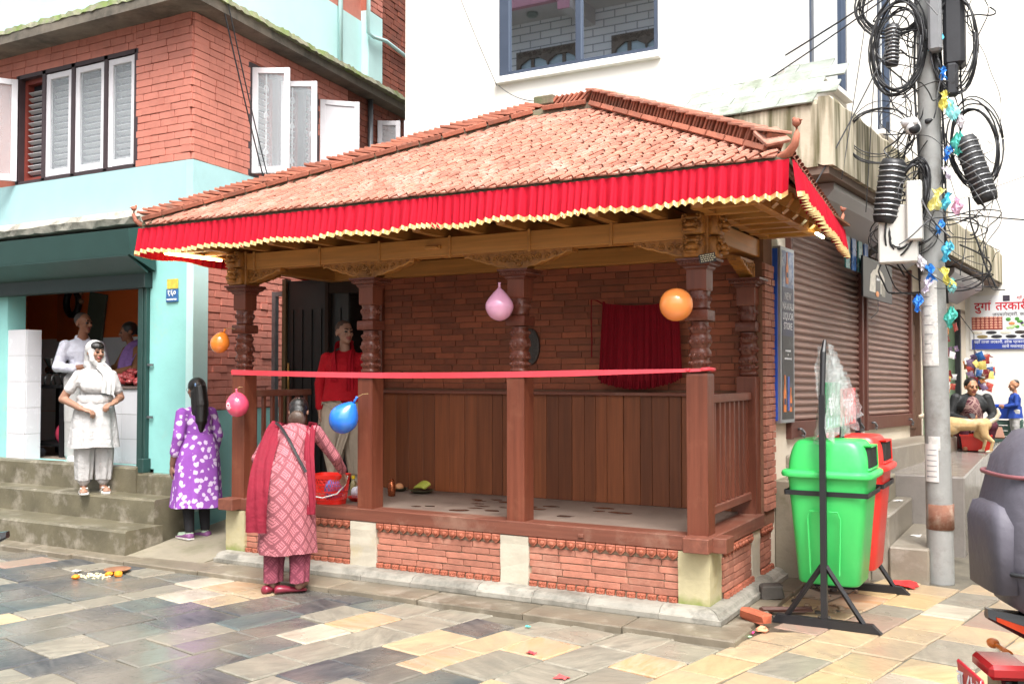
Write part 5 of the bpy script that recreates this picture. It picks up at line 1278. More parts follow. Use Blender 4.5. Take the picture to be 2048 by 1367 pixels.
# fittings
mb = MB(); mb.box(-.02, -.19, 4.22, .08, -.08, 5.2, c=.02); mb.obj('fuse_box', M('grey_box', '#7d7f82', .5, .1), po)
mb = MB(); mb.box(.08, -.12, 4.10, .24, .08, 5.0, c=.03); mb.box(.10, -.14, 3.86, .19, -.04, 4.12, c=.02); mb.obj('transformer_box', M('dark_box', '#2c2d31', .5, .2), po)
cm = MB(); cm.tube([(-.15, -.20, 3.62), (-.12, -.26, 3.60)], .055, 14); cm.box(-.22, -.28, 3.62, -.09, -.10, 3.69, c=.02); cm.obj('security_camera', M('camera_white', '#c9cacc', .35, .05), po, True)
cm = MB(); cm.tube([(-.122, -.256, 3.60), (-.119, -.264, 3.599)], .045, 14); cm.obj('camera_lens', m_cab, po, True)
cm = MB(); cm.tube([(-.05, -.1, 3.68), (0, -.05, 3.7)], .02, 8); cm.obj('camera_arm', m_cab, po, True)
jb = MB(); jb.box(-.42, -.16, 2.55, -.12, -.06, 3.02, c=.012); jb.obj('junction_box', M('pale_box', '#c9c8c2', .5, .06), po)
jb = MB(); jb.box(-.20, -.20, 2.72, -.08, -.08, 3.2, c=.012); jb.obj('meter_box', M('pale_box', '#c9c8c2'), po)
# ribbed splice closures
def closure(loc, rot, label, h=.50, r=.085):
    t = thing('splice_closure', label, 'cable closure', loc); t.rotation_euler = rot
    mb = MB(); mb.lathe([(.02, h * .5), (r * .8, h * .49), (r, h * .42), (r, -h * .42), (r * .85, -h * .5), (.02, -h * .5)], 18); mb.obj('body', M('black_plastic', '#2b2c2f', .45, .1), t, True)
    mb = MB()
    for k in range(10): z = -h * .38 + k * h * .085; mb.tube([(r * 1.03 * math.cos(2 * math.pi * i / 18), r * 1.03 * math.sin(2 * math.pi * i / 18), z + .004 * math.sin(i)) for i in range(19)], .006, 5)
    mb.obj('wire_wrap', M('wire_grey', '#9a9c9e', .4, .1, 5, 0, metal=.6), t)
closure((px - .33, py - .14, 3.12), (.10, .16, 0), 'ribbed black splice closure hanging left of pole below camera', .52, .10)
closure((px - .30, py - .10, 4.32), (.1, .05, 0), 'small ribbed splice closure in the coils high on the pole', .34, .055)
closure((px + .30, py - .05, 3.25), (.1, -.3, 0), 'bulky black splice closure hanging on the right of the pole', .55, .09)
# cable coils
def coil(loc, rx, rz, n, label, tilt=0, tr=.010, seed=0):
    r0 = random.Random(seed); t = thing('cable_coil', label, 'cable coil', loc); t.rotation_euler = (0, tilt, 0)
    for k in range(n):
        q = r0.uniform(.85, 1.05); o_ = (r0.uniform(-.02, .02), r0.uniform(-.04, .04), r0.uniform(-.04, .04)); s = r0.uniform(-.2, .2)
        pts = [(o_[0] + rx * q * math.cos(2 * math.pi * i / 26 + s), o_[1] + .03 * math.sin(i * .9 + k), o_[2] + rz * q * math.sin(2 * math.pi * i / 26 + s)) for i in range(27)]
        MB().tube(pts, tr * r0.choice((.6, .8, 1)), 5).obj('loop', m_cab, t, True)
coil((px - .26, py - .12, 4.30), .20, .38, 9, 'thick upright cable coil around the small closure high on the pole', .05, .011, 1)
coil((px - .42, py - .06, 3.62), .26, .22, 5, 'loose thin cable coil hanging left of the camera', .1, .006, 2)
coil((px - .20, py - .13, 2.98), .13, .38, 8, 'dark cable bundle looping under the large splice closure', .25, .010, 3)
coil((px + .30, py - .02, 3.45), .18, .34, 7, 'loose cable loops hanging on the right side of the pole', -.1, .007, 4)
coil((px + .16, py - .10, 4.25), .16, .38, 7, 'cable loops below the dark transformer box', 0, .009, 6)
coil((px - .28, py, 4.72), .30, .28, 10, 'messy cable loops at the top of the pole', .2, .008, 7)
coil((px - .24, py - .10, 2.76), .26, .14, 4, 'thin cable loops around the pale junction box', 0, .005, 8)
# loose tangle: nobody could count these
mb = MB(); r0 = random.Random(12)
for k in range(70):
    z = r0.uniform(2.5, 5.0); a = r0.choice((-1, -1, 1)); p = Vector((px + a * r0.uniform(.02, .32), py + r0.uniform(-.16, .1), z)); pts = [p]
    v = Vector((r0.uniform(-.1, .1), r0.uniform(-.04, .04), r0.uniform(-.16, .10)))
    for i in range(r0.randint(7, 14)):
        v += Vector((r0.uniform(-.06, .06), r0.uniform(-.02, .02), r0.uniform(-.07, .06))); v *= .92
        if abs(p.x + v.x - px) > .5: v.x *= -1
        p = p + v; p.z = max(2.3, p.z); pts.append(p.copy())
    sm = []
    for i in range(len(pts) - 1):
        for q in range(3): sm.append(pts[i].lerp(pts[i + 1], q / 3))
    for _ in range(3): sm = [sm[0]] + [(sm[i - 1] + sm[i] * 2 + sm[i + 1]) / 4 for i in range(1, len(sm) - 1)] + [sm[-1]]
    mb.tube(sm, r0.choice((.003, .004, .005, .007)), 4)
stuff(tag(mb.obj('cable_tangle', m_cab), 'tangle of thin black cables around the utility pole', 'cables'))
# vertical runs along the pole
for k in range(5):
    a = R((-172, -160, -20, -5, 20)[k]); mb = MB(); pts = []
    for i in range(16):
        z = 2.2 + i * .3; pts.append((px + LX * z + (.10 + .012 * math.sin(i * 1.3 + k)) * math.cos(a), py + (.10 + .012 * math.sin(i * 1.7 + k)) * math.sin(a), z + (.2 * (k % 3))))
    tag(mb.tube(pts, .006 + .003 * (k % 2), 5).obj('riser_cable', m_cab, None, True), 'black cable running up the utility pole', 'cable', 'cables running up the pole')
# overhead wires to the surroundings
def wire(label, a, b, sag, r=.006, group='overhead wires'):
    a = Vector(a); b = Vector(b); pts = [a.lerp(b, i / 20) - Vector((0, 0, sag * 4 * (i / 20) * (1 - i / 20))) for i in range(21)]
    tag(MB().tube(pts, r, 5).obj('overhead_wire', m_cab, None, True), label, 'wire', group)
wire('thick overhead wire running from pole over the pavilion roof', (px, py, 5.0), (-2.2, 1.9, 3.45), .10, .008)
wire('second overhead wire running from pole over the pavilion roof', (px, py - .05, 4.95), (-1.6, 1.9, 3.45), .08, .007)
wire('thin wire dropping from pole to the parapet corner', (px, py, 5.1), (.38, 1.35, 2.95), .1, .006)
wire('thin wire from the big window sill to the roof ridge', (-3.2, 1.9, 5.6), (-2.72, 1.92, 4.50), .02, .004); wire('short wire from window sill down to roof knob', (-2.70, 1.92, 4.50), (-1.62, .7, 3.9), .04, .004)
wire('thin wire from pole across the white wall to the right', (px, py, 2.95), (6.0, 5.5, 3.35), .25, .006)
wire('thin wire rising from the parapet to the far right', (.6, 6.5, 3.6), (6.0, 6.0, 5.4), .1, .004)
wire('thin cable dropping past the shutters', (.62, 1.7, 3.2), (.75, 2.4, 5.0), .02, .004); wire('thin cable dropping behind the parapet corner', (.72, 2.2, 3.0), (.80, 2.6, 5.2), .02, .004)
wire('pair of cables down the house corner', (-5.03, .45, 5.45), (-5.12, 1.20, 3.65), .03, .008, 'cables on the corner house'); wire('pair of cables down the house corner', (-5.0, .50, 5.45), (-5.10, 1.26, 3.62), .05, .007, 'cables on the corner house')
# steel arm stay at the top right
mb = MB(); mb.box(-.04, -.04, 0, .04, .04, 1.6, T=TR((px + .55, py, 5.05), (0, R(118), 0))); mb.box(-.045, -.045, 0, .045, .045, 1.9, T=TR((px + .72, py, 4.98), (0, R(147), 0)))
tag(mb.obj('pole_bracket', M('dark_arm', '#3a3c40', .5)), 'dark steel bracket arm angled from the top of pole', 'bracket')
# scraps of coloured plastic caught in the cables
cols = ['#57b9d6', '#2f7fd0', '#d8cf6a', '#8fd6d8', '#d9d6dc', '#4fb6a8', '#3b86dd', '#d9d2e2', '#e0d98a', '#5cc4dd', '#d5a9c0', '#3f93e0']
spots = [(.10, 4.28), (.12, 4.02), (.13, 3.80), (.17, 3.72), (.24, 3.62), (.22, 3.45), (.15, 3.38), (.12, 3.22), (.07, 3.02), (.14, 3.0), (.20, 2.95), (.08, 2.80), (.13, 2.60), (-.02, 2.44), (.08, 2.40), (.15, 2.33), (-.08, 2.52), (.14, 2.08), (-.10, 2.20), (-.02, 2.34)]
names = {'#57b9d6': 'sky blue', '#2f7fd0': 'blue', '#d8cf6a': 'yellow', '#8fd6d8': 'aqua', '#d9d6dc': 'white', '#4fb6a8': 'green teal', '#3b86dd': 'bright blue', '#d9d2e2': 'lilac white', '#e0d98a': 'pale yellow', '#5cc4dd': 'cyan', '#d5a9c0': 'pink', '#3f93e0': 'azure'}
for k, (dx, z) in enumerate(spots):
    c = cols[k % len(cols)]; s = r0.uniform(.035, .07); mb = MB(); rows = []; tl = r0.uniform(-.5, .5)
    for a in range(7): rows.append([((b / 5 - .5) * s * (1.1 + .6 * math.sin(a * 1.3 + k)) + tl * s * a * .35, .02 * math.sin(b * 1.4 + a + k), -(a - 3) * s * .42 + .012 * math.sin(b * 2.1 + k)) for b in range(6)])
    mb.loft(rows, cap=False, close=False)
    tag(mb.obj('plastic_scrap', M('scrap_' + c[1:], c, .6, .15, 10, .1), None, loc=(px + LX * z + dx, py - .14, z)), 'torn ' + names[c] + ' plastic scrap caught in the pole cables', 'scrap', 'plastic scraps on the pole ' + names[c])
# ================================================================ WASTE BINS ON THEIR STAND
m_bg = M('green_bin_plastic', '#3fbf62', .35, .07, 4, .06, 30, dirt='#58c876', dscale=2, damt=.25); m_br = M('red_bin_plastic', '#e0362f', .35, .07, 4, .06, 30)
m_iron = M('black_iron', '#1d1d20', .45, .15, 8, .1)
BXc = .765
sd_ = thing('bin_stand', 'black iron A-frame stand holding the green and red waste bins', 'stand', (BXc, .20, ZS))
def aframe(y):
    mb = MB(); mb.prism([(-.34, 0), (.36, 0), (.30, .055), (-.31, .055)], y - .025, y + .025, 'xz'); mb.obj('base_bar', m_iron, sd_)
    MB().box(-.02, y - .018, .055, .02, y + .018, 1.28).obj('upright', m_iron, sd_)
    for s in (-1, 1): MB().tube([(s * .245, y, .05), (s * .012, y, .40)], .018, 4).obj('brace', m_iron, sd_)
aframe(0); aframe(1.28)
MB().box(-.019, -.017, 1.28, .019, .017, 1.52).obj('sign_post', m_iron, sd_); MB().box(-.02, 1.263, 1.25, .02, 1.297, 1.40).obj('sign_post', m_iron, sd_)
MB().box(-.016, .63, .3, .016, .66, 1.32).obj('sign_post', m_iron, sd_)
for yy in (.04, .66):
    mb = MB(); pts = [(-.258, .025 + yy), (.258, .025 + yy), (.268, .035 + yy), (.268, .505 + yy), (.258, .515 + yy), (-.258, .515 + yy), (-.268, .505 + yy), (-.268, .035 + yy)]
    mb.loft([[(x, y, .845) for x, y in pts], [(x * 1.012, y + (.003 if y > .27 + yy else -.003), .845) for x, y in pts], [(x * 1.02, y + (.004 if y > .27 + yy else -.004), .878) for x, y in pts], [(x, y, .878) for x, y in pts]], cap=False); mb.obj('holding_band', m_iron, sd_)
mb = MB(); mb.box(-.018, .0, .85, .018, .04, .875); mb.box(-.018, 1.2, .85, .018, 1.28, .875); mb.obj('holding_bracket', m_iron, sd_)
# sign panel in its plastic wrap
sp = thing('bin_sign', 'green and red bin sign board wrapped in clear plastic', 'sign', (BXc, .20, ZS))
MB().box(-.008, .03, 1.285, .008, .56, 1.60, c=.003).obj('green_board', M('sign_green', '#2f8f5c', .45, .1), sp); MB().box(-.0085, .56, 1.285, .0085, 1.14, 1.55, c=.003).obj('red_board', M('sign_red', '#d8343c', .45, .1), sp)
text('lettering', 'कुिहने', .13, m_sw, sp, TR((.0105, .30, 1.45), (R(90), 0, R(90))), .001, bold=.002); text('lettering', 'नकुिहने', .13, m_sw, sp, TR((.0105, .84, 1.43), (R(90), 0, R(90))), .001, bold=.002)
mb = MB()
for k in range(4): mb.box(.0085, .12 + k * .1, 1.30, .0100, .17 + k * .1, 1.36); mb.box(.009, .65 + k * .1, 1.30, .0105, .70 + k * .1, 1.35)
mb.obj('pictogram', M('sign_pale', '#a9d9d4', .5, .1), sp)
m_film = M('clear_film', '#dfe6e6', .08, .05, 5, .9, 18, alpha=.30, spec=.9, dist=.03)
rows = []
r0 = random.Random(3)
for k in range(9):
    t = k / 8; row = []
    for i in range(25):
        u = i / 24; y = -.03 + 1.22 * u * (1 - .35 * (1 - t)) + .10 * (1 - t); 
        row.append((.03 + .03 * math.sin(i * 1.9 + k * .7) + .02 * t + r0.uniform(-.008, .008), y, 1.86 - .32 * u * (1 - t) - t * (.62 + .06 * math.sin(i * .8)) * (1 - .12 * u)))
    rows.append(row)
mb = MB(); mb.loft(rows, cap=False, close=False); mb.obj('plastic_wrap', m_film, sp, True)
rows2 = [[(-x + .01, y, z) for x, y, z in r] for r in rows]; mb = MB(); mb.loft(rows2, cap=False, close=False); mb.obj('plastic_wrap', m_film, sp, True)
mb = MB(); mb.tube([(0, 0, 1.50), (0, .05, 1.80), (0, .10, 1.88)], [.018, .02, .012], 8); mb.obj('wrap_knot', m_iron, sp)
def bin_(label, y0, mat, rib=True):
    t = thing('waste_bin', label, 'bin', (BXc, y0, ZS), 0, None)
    def ring(w, d, z, n=40, p=.28):
        out = []
        for i in range(n):
            a = 2 * math.pi * i / n; c, s = math.cos(a), math.sin(a); out.append((math.copysign(abs(c) ** p, c) * w, .27 + math.copysign(abs(s) ** p, s) * d, z))
        return out
    mb = MB(); mb.loft([ring(.19, .18, .25), ring(.205, .19, .265), ring(.262, .235, .93), ring(.27, .24, .975)]); smooth_by_angle(mb.obj('body', mat, t), 50)
    mb = MB(); mb.loft([ring(.272, .242, .965), ring(.30, .27, .968), ring(.305, .275, .985), ring(.30, .27, 1.003), ring(.285, .255, 1.01), ring(.27, .24, 1.012)]); smooth_by_angle(mb.obj('rim', mat, t), 50)
    lid = MB(); rg = []
    for k in range(10):
        a = math.pi / 2 * k / 9; z = 1.01 + .20 * math.sin(a); rg.append(ring(.262 - .075 * (1 - math.cos(a)), .235 - .04 * (1 - math.cos(a)), z, p=.3 + .1 * k / 9))
    lid.loft(rg); o = smooth_by_angle(lid.obj('lid', mat, t), 50)
    op_ = MB(); op_.prism([(.27 - .15, 1.035), (.27 + .15, 1.035), (.27 + .11, 1.165), (.27 - .11, 1.165)], .10, .268, 'yz'); op_.obj('opening', M('bin_inside', '#10140f', .8), t)
    fl = MB(); fl.prism([(.27 - .17, 1.02), (.27 + .17, 1.02), (.27 + .125, 1.18), (.27 - .125, 1.18), (.27 - .11, 1.168), (.27 + .11, 1.168), (.27 + .15, 1.033), (.27 - .15, 1.033)], .18, .275, 'yz'); fl.obj('opening_frame', mat, t)
    mb = MB(); mb.tube([(-.10, .026, .33), (-.115, .022, .70), (-.10, .016, .745), (.08, .016, .745), (.095, .022, .70), (.085, .026, .33)], .006, 5); mb.obj('pressed_panel', mat, t)
bin_('green plastic waste bin with hooded lid on black stand', .24, m_bg); bin_('red plastic waste bin behind the green bin on black stand', .86, m_br)
# ---------------------------------------------------------------- rubble and litter
m_rub = M('broken_brick', '#a8573c', .8, .25, 15, .5, 50); m_rock = M('dark_rock', '#4f4a45', .8, .3, 10, .6, 40)
def rubble(label, loc, s, mat, rot, cat='brick', name='broken_brick', seed=0):
    q = random.Random(seed); mb = MB(); mb.box(-s[0] / 2, -s[1] / 2, 0, s[0] / 2, s[1] / 2, s[2], c=.012); mb.v = [(x + q.uniform(-.012, .012), y + q.uniform(-.012, .012), z + q.uniform(-.006, .008)) for x, y, z in mb.v]
    tag(mb.obj(name, mat, None, loc=loc, rot=rot), label, cat)
rubble('broken orange brick lying beside the stand foot', (.36, .02, .012), (.20, .10, .07), m_rub, (0, .06, -.5), seed=1)
rubble('dark rock lying against the plinth kerb', (.28, .72, .012), (.16, .14, .10), m_rock, (0, 0, .4), 'rock', 'rock', 2)
rubble('long dark brown wood offcut between kerb and stand', (.46, .42, .0), (.36, .05, .03), M('wood_offcut', '#4b2a20', .6, .2, 8, .2), (0, 0, .55), 'wood', 'wood_offcut', 3)
rubble('small pale orange brick chip near the stand', (.44, -.12, ZS), (.06, .05, .04), M('pale_chip', '#cf8d6c', .8, .2), (0, 0, .2), 'brick', 'brick_chip', 4)
for k in range(26):
    mb = MB(); s = rng.uniform(.008, .022); mb.box(-s, -s * .8, 0, s, s * .8, s, c=.003); mb.v = [(x + rng.uniform(-.004, .004), y + rng.uniform(-.004, .004), z) for x, y, z in mb.v]
    tag(mb.obj('stone_chip', m_rock if k % 3 else m_mortar, None, loc=(rng.uniform(.4, .78), rng.uniform(.25, 1.6), ZS - .003), rot=(0, 0, rng.uniform(0, 3))), 'small stone chip on the dirt beside the bins', 'stone', 'stone chips under the bins')
def litter(label, loc, s, col, seed=0):
    q = random.Random(seed); rows = []
    for a in range(4): rows.append([((b - 1.5) * s * .4 + q.uniform(-.1, .1) * s, (a - 1.5) * s * .35 + q.uniform(-.1, .1) * s, q.uniform(.002, .25) * s) for b in range(4)])
    mb = MB(); mb.loft(rows, cap=False, close=False); tag(mb.obj('litter', M('litter_' + col[1:], col, .6, .1), None, loc=loc), label, 'litter')
litter('crumpled pink wrapper on the wet ground by the stand', (.36, -.20, ZS), .07, '#e0407a', 1); litter('red plastic scrap under the rear stand foot', (1.04, 1.75, ZS), .16, '#cf2a2a', 2); litter('tiny green wrapper on the paving by the kerb', (.40, -.27, ZS), .03, '#a9d6a0', 3)
litter('small red paper scrap on the paving before the pavilion', (-.25, -1.62, ZS + .004), .06, '#d84a4a', 4); litter('torn red scrap lying on the grey paving stones', (-.62, -1.28, ZS + .004), .05, '#c84048', 5); litter('tiny turquoise scrap on the paving near kerb', (-.93, -.75, ZS + .004), .03, '#4fc0a8', 6)
litter('white paper scrap on the lane step', (1.03, 2.6, .25), .07, '#dcd9d5', 7); litter('white paper scrap on the upper lane step', (.83, 3.0, .49), .06, '#d5d2cf', 8); litter('white scrap on the street near the offering plate', (-5.1, -1.0, ZS + .004), .06, '#d9d6cf', 9)
# offering on the street: leaf plate, rice and marigolds
plate('clay offering plate on the street before the shop steps', (-4.78, -.86, ZS), .11, M('clay_plate', '#8a6248', .7, .2), .03)
m_mari = M('marigold', '#ee8a1c', .7, .2, 40, .6, 90)
for k, (x, y) in enumerate(((-4.62, -.98), (-4.68, -.93), (-4.86, -1.20), (-4.72, -.99))):
    mb = MB(); mb.ell((0, 0, .018), (.032, .032, .02), 12, 8); mb.v = [(x_ * rng.uniform(.85, 1.15), y_ * rng.uniform(.85, 1.15), z_) for x_, y_, z_ in mb.v]
    tag(mb.obj('marigold', m_mari, None, loc=(x, y, ZS)), 'orange marigold flower head lying by the offering plate', 'flower', 'marigolds by the offering plate')
mb = MB()
for k in range(90):
    a = rng.uniform(0, 6.28); q = rng.random() ** .7; mb.ell((q * .17 * math.cos(a), q * .10 * math.sin(a), .004), (.010, .007, .006), 5, 4)
stuff(tag(mb.obj('petal_scatter', M('pale_petals', '#ddd0a8', .8, .3, 60, 0), None, loc=(-4.80, -1.07, ZS + .003)), 'scattered pale petals and rice beside the offering plate', 'petals'))
# ================================================================ PEOPLE AND DOG
def V(*a): return Vector(a)
class Body:
    """collects tapered capsules and ellipsoids, merges them into one skin (voxel remesh), colours faces by nearest shape"""
    def __init__(s): s.p = []; s.X = Matrix.Identity(4)
    def cap(s, a, b, r0, r1, tag): s.p.append(('c', Vector(a), Vector(b), r0, r1, tag)); return s
    def chain(s, pts, rs, tag):
        for i in range(len(pts) - 1): s.cap(pts[i], pts[i + 1], rs[i], rs[i + 1], tag)
        return s
    def ell(s, c, r, tag, rot=None): s.p.append(('e', Vector(c), Vector(r), rot if rot is not None else Matrix.Identity(3), None, tag)); return s
    def shoulders(s, half, y, z, r, tag):
        for q in (-1, 1): s.cap((q * .02, y, z + .022), (q * (half - .005), y, z - .03), r * .80, r * .86, tag)
    def hand(s, w, d, n, side, curl=.35, tag='skin', k=1.0):
        """w wrist, d pointing direction, n palm normal, side: +1/-1 thumb side along n x d"""
        d = Vector(d).normalized(); n = Vector(n); n = (n - d * n.dot(d)).normalized(); x = d.cross(n).normalized() * side
        rot = Matrix((x, n, d)).transposed(); w = Vector(w)
        s.cap(w - d * .02, w + d * .02, .024 * k, .023 * k, tag); s.ell(w + d * .05 * k, (.038 * k, .017 * k, .05 * k), tag, rot)
        for i, (o, L) in enumerate(((.028, .068), (.010, .077), (-.009, .072), (-.027, .056))):
            b = w + d * .088 * k + x * o * k; c = curl + .06 * i; d1 = (d * math.cos(c) + n * math.sin(c)); d2 = (d * math.cos(c * 2.3) + n * math.sin(c * 2.3))
            m_ = b + d1 * L * .52 * k; s.cap(b, m_, .0092 * k, .0085 * k, tag); s.cap(m_, m_ + d2 * L * .5 * k, .0085 * k, .007 * k, tag)
        b = w + d * .028 * k + x * .03 * k; m_ = b + (d * .6 + x * .62 + n * .3).normalized() * .038 * k; s.cap(b, m_, .012 * k, .0105 * k, tag); s.cap(m_, m_ + (d * .85 + x * .2 + n * .35).normalized() * .032 * k, .0105 * k, .008 * k, tag)
    def head(s, c, yaw=0, pitch=0, roll=0, k=1.0, hairline=True, female=False):
        Rm = (Matrix.Rotation(yaw, 3, 'Z') @ Matrix.Rotation(pitch, 3, 'X') @ Matrix.Rotation(roll, 3, 'Y')); c = Vector(c)
        P = lambda x, y, z: c + Rm @ (Vector((x, y, z)) * k)
        E = lambda x, y, z, a, b, d, t='skin': s.ell(P(x, y, z), (a * k, b * k, d * k), t, Rm)
        E(0, .012, .030, .073, .090, .084); E(0, -.026, -.035, .056 if female else .060, .058, .072); E(0, -.066, -.088, .024, .020, .018)
        s.cap(P(-.034, -.074, .024), P(.034, -.074, .024), .013 * k, .013 * k, 'skin')
        s.cap(P(0, -.085, .012), P(0, -.104, -.022), .009 * k, .0125 * k, 'skin'); E(.011, -.094, -.026, .009, .010, .008); E(-.011, -.094, -.026, .009, .010, .008)
        for q in (-1, 1):
            E(q * .038, -.062, -.022, .020, .020, .022); E(q * .075, .014, -.008, .010, .019, .030)
            E(q * .0305, -.0815, .004, .0135, .007, .0065, 'eye')
            s.cap(P(q * .015, -.0885, .026), P(q * .047, -.078, .027), .0045 * k, .0035 * k, 'brow')
        s.cap(P(-.019, -.082, -.053), P(.019, -.082, -.053), .0075 * k, .0075 * k, 'lip'); s.cap(P(-.014, -.084, -.062), P(.014, -.084, -.062), .007 * k, .007 * k, 'lip')
        return P, Rm
    def build(s, name, mats, parent, voxel=.0065, smooth=5):
        mb = MB()
        for t in s.p:
            if t[0] == 'e': mb.ell((0, 0, 0), (1, 1, 1), 14, 10, Matrix.Translation(t[1]) @ t[3].to_4x4() @ Matrix.Diagonal((*t[2], 1)))
            else:
                _, a, b, r0, r1, _t = t; d = b - a; L = max(d.length, 1e-4); d = d / L; u = d.orthogonal().normalized(); w = d.cross(u); rings = []
                for al in (-80, -50, -20): rings.append((a + d * r0 * math.sin(R(al)), r0 * math.cos(R(al))))
                for al in (20, 50, 80): rings.append((b + d * r1 * math.sin(R(al)), r1 * math.cos(R(al))))
                mb.loft([[tuple(c + u * (q * math.cos(2 * math.pi * i / 12)) + w * (q * math.sin(2 * math.pi * i / 12))) for i in range(12)] for c, q in rings])
        me = mb.mesh(name, list(mats.values())[0]); tmp = bpy.data.objects.new('tmp', me); COL.objects.link(tmp)
        m1 = tmp.modifiers.new('r', 'REMESH'); m1.mode = 'VOXEL'; m1.voxel_size = voxel; m2 = tmp.modifiers.new('s', 'SMOOTH'); m2.factor = .5; m2.iterations = smooth
        dg = bpy.context.evaluated_depsgraph_get(); out = bpy.data.meshes.new_from_object(tmp.evaluated_get(dg)); bpy.data.objects.remove(tmp)
        n = len(out.polygons); C = np.zeros(n * 3); out.polygons.foreach_get('center', C); C = C.reshape(-1, 3); best = np.full(n, 1e9); idx = np.zeros(n, int); tags = list(mats.keys())
        for t in s.p:
            if t[0] == 'e':
                Rm = np.array(t[3]); q = (C - np.array(t[1])) @ Rm; r = np.array(t[2]); sd = (np.linalg.norm(q / r, axis=1) - 1) * r.min()
            else:
                a, b = np.array(t[1]), np.array(t[2]); ab = b - a; h = np.clip(((C - a) @ ab) / max(ab @ ab, 1e-9), 0, 1); sd = np.linalg.norm(C - a - h[:, None] * ab, axis=1) - (t[3] + (t[4] - t[3]) * h)
            tg = t[5]; sd = sd - {'eye': .0012, 'lip': .002, 'brow': .0025}.get(tg, 0)
            ti = tags.index(tg if tg in mats else 'skin'); k = sd < best; best[k] = sd[k]; idx[k] = ti
        out.materials.clear()
        for t in tags: out.materials.append(mats[t])
        out.polygons.foreach_set('material_index', idx.astype(np.int32)); out.polygons.foreach_set('use_smooth', np.ones(n, bool)); out.update()
        return link(name, out, parent)
def skin_mat(n, c): return M('skin_' + n, c, .5, .08, 12, .08, 120, spec=.4)
m_eye = M('eye_dark', '#1a1210', .25, 0, 1, 0); m_brow = M('brow_dark', '#1c1413', .8, 0, 1, 0); m_hair = M('black_hair', '#15110f', .38, .3, 40, .5, 150, spec=.5)
def face_mats(skin, lip='#8d4a42'): return {'skin': skin, 'eye': m_eye, 'brow': m_brow, 'lip': M('lip_' + lip[1:], lip, .45, .05, 10, 0)}
def garment(name, rings, mat, parent, folds=0, amp=.0, n=64, seed=0, ph=0):
    """rings: (cx, cy, z, rx, ry); open tube of cloth with soft folds growing downwards"""
    q = random.Random(seed); rows = []; f = [q.uniform(0, 6.28) for _ in range(6)]; K = len(rings)
    for j, (cx, cy, z, rx, ry) in enumerate(rings):
        t = j / (K - 1); row = []
        for i in range(n):
            a = 2 * math.pi * i / n; w = amp * t * (math.sin(folds * a + f[0] + .6 * math.sin(2 * a + f[1])) + .5 * math.sin((folds * 1.7 // 1) * a + f[2] + t))
            row.append((cx + (rx + w) * math.cos(a + ph), cy + (ry + w) * math.sin(a + ph), z + .006 * math.sin(3 * a + f[3]) * t))
        rows.append(row)
    mb = MB(); mb.loft(rows, cap=False); return mb.obj(name, mat, parent, True)
def strip(name, pts, w, mat, parent, nrm=(0, -1, 0), wave=.004, taper=1):
    """cloth band along a path; w half width; nrm roughly faces out"""
    pts = [Vector(p) for p in pts]; P = []
    for i in range(len(pts) - 1):
        for q in range(4): P.append(pts[i].lerp(pts[i + 1], q / 4))
    P.append(pts[-1])
    for _ in range(2): P = [P[0]] + [(P[i - 1] + P[i] * 2 + P[i + 1]) / 4 for i in range(1, len(P) - 1)] + [P[-1]]
    rows = []
    for i, p in enumerate(P):
        d = (P[min(i + 1, len(P) - 1)] - P[max(i - 1, 0)]).normalized(); nv = Vector(nrm) if not callable(nrm) else nrm(p); s_ = d.cross(nv).normalized(); row = []
        ww = w if not isinstance(w, (list, tuple)) else w[0] + (w[1] - w[0]) * i / (len(P) - 1)
        for k in range(9): u = k / 4 - 1; row.append(tuple(p + s_ * (u * ww) + s_.cross(d) * (wave * math.sin(u * 7 + i * .35) + .25 * ww * (u * u) * .3)))
        rows.append(row)
    mb = MB(); mb.loft(rows, cap=False, close=False); return mb.obj(name, mat, parent, True)
def shoe(name, mat, parent, loc, yaw, L=.24, w=.044, h=.06, sole=None):
    mb = MB(); rings = []
    for t, ww, hh in ((0, .6, .75), (.06, .85, 1.0), (.25, .92, .98), (.45, .9, .78), (.65, 1.06, .58), (.85, .95, .46), (.97, .6, .34), (1, .25, .22)):
        rings.append([(w * ww * math.cos(2 * math.pi * i / 14), -(t - .28) * L, max(0, h * hh * (.5 + .5 * math.sin(2 * math.pi * i / 14)))) for i in range(14)])
    mb.loft(rings); o = mb.obj(name, mat, parent, True, loc=loc, rot=(0, 0, yaw))
    if sole:
        sb_ = MB(); sb_.loft([[(w * ww * 1.05 * x, -(t - .28) * L * 1.02, z) for x, z in ((-1, 0), (1, 0), (1, .014), (-1, .014))] for t, ww in ((-.01, .55), (.1, .88), (.45, .88), (.68, 1.04), (.9, .85), (1.0, .3))]); sb_.obj('sole', sole, o)
    return o
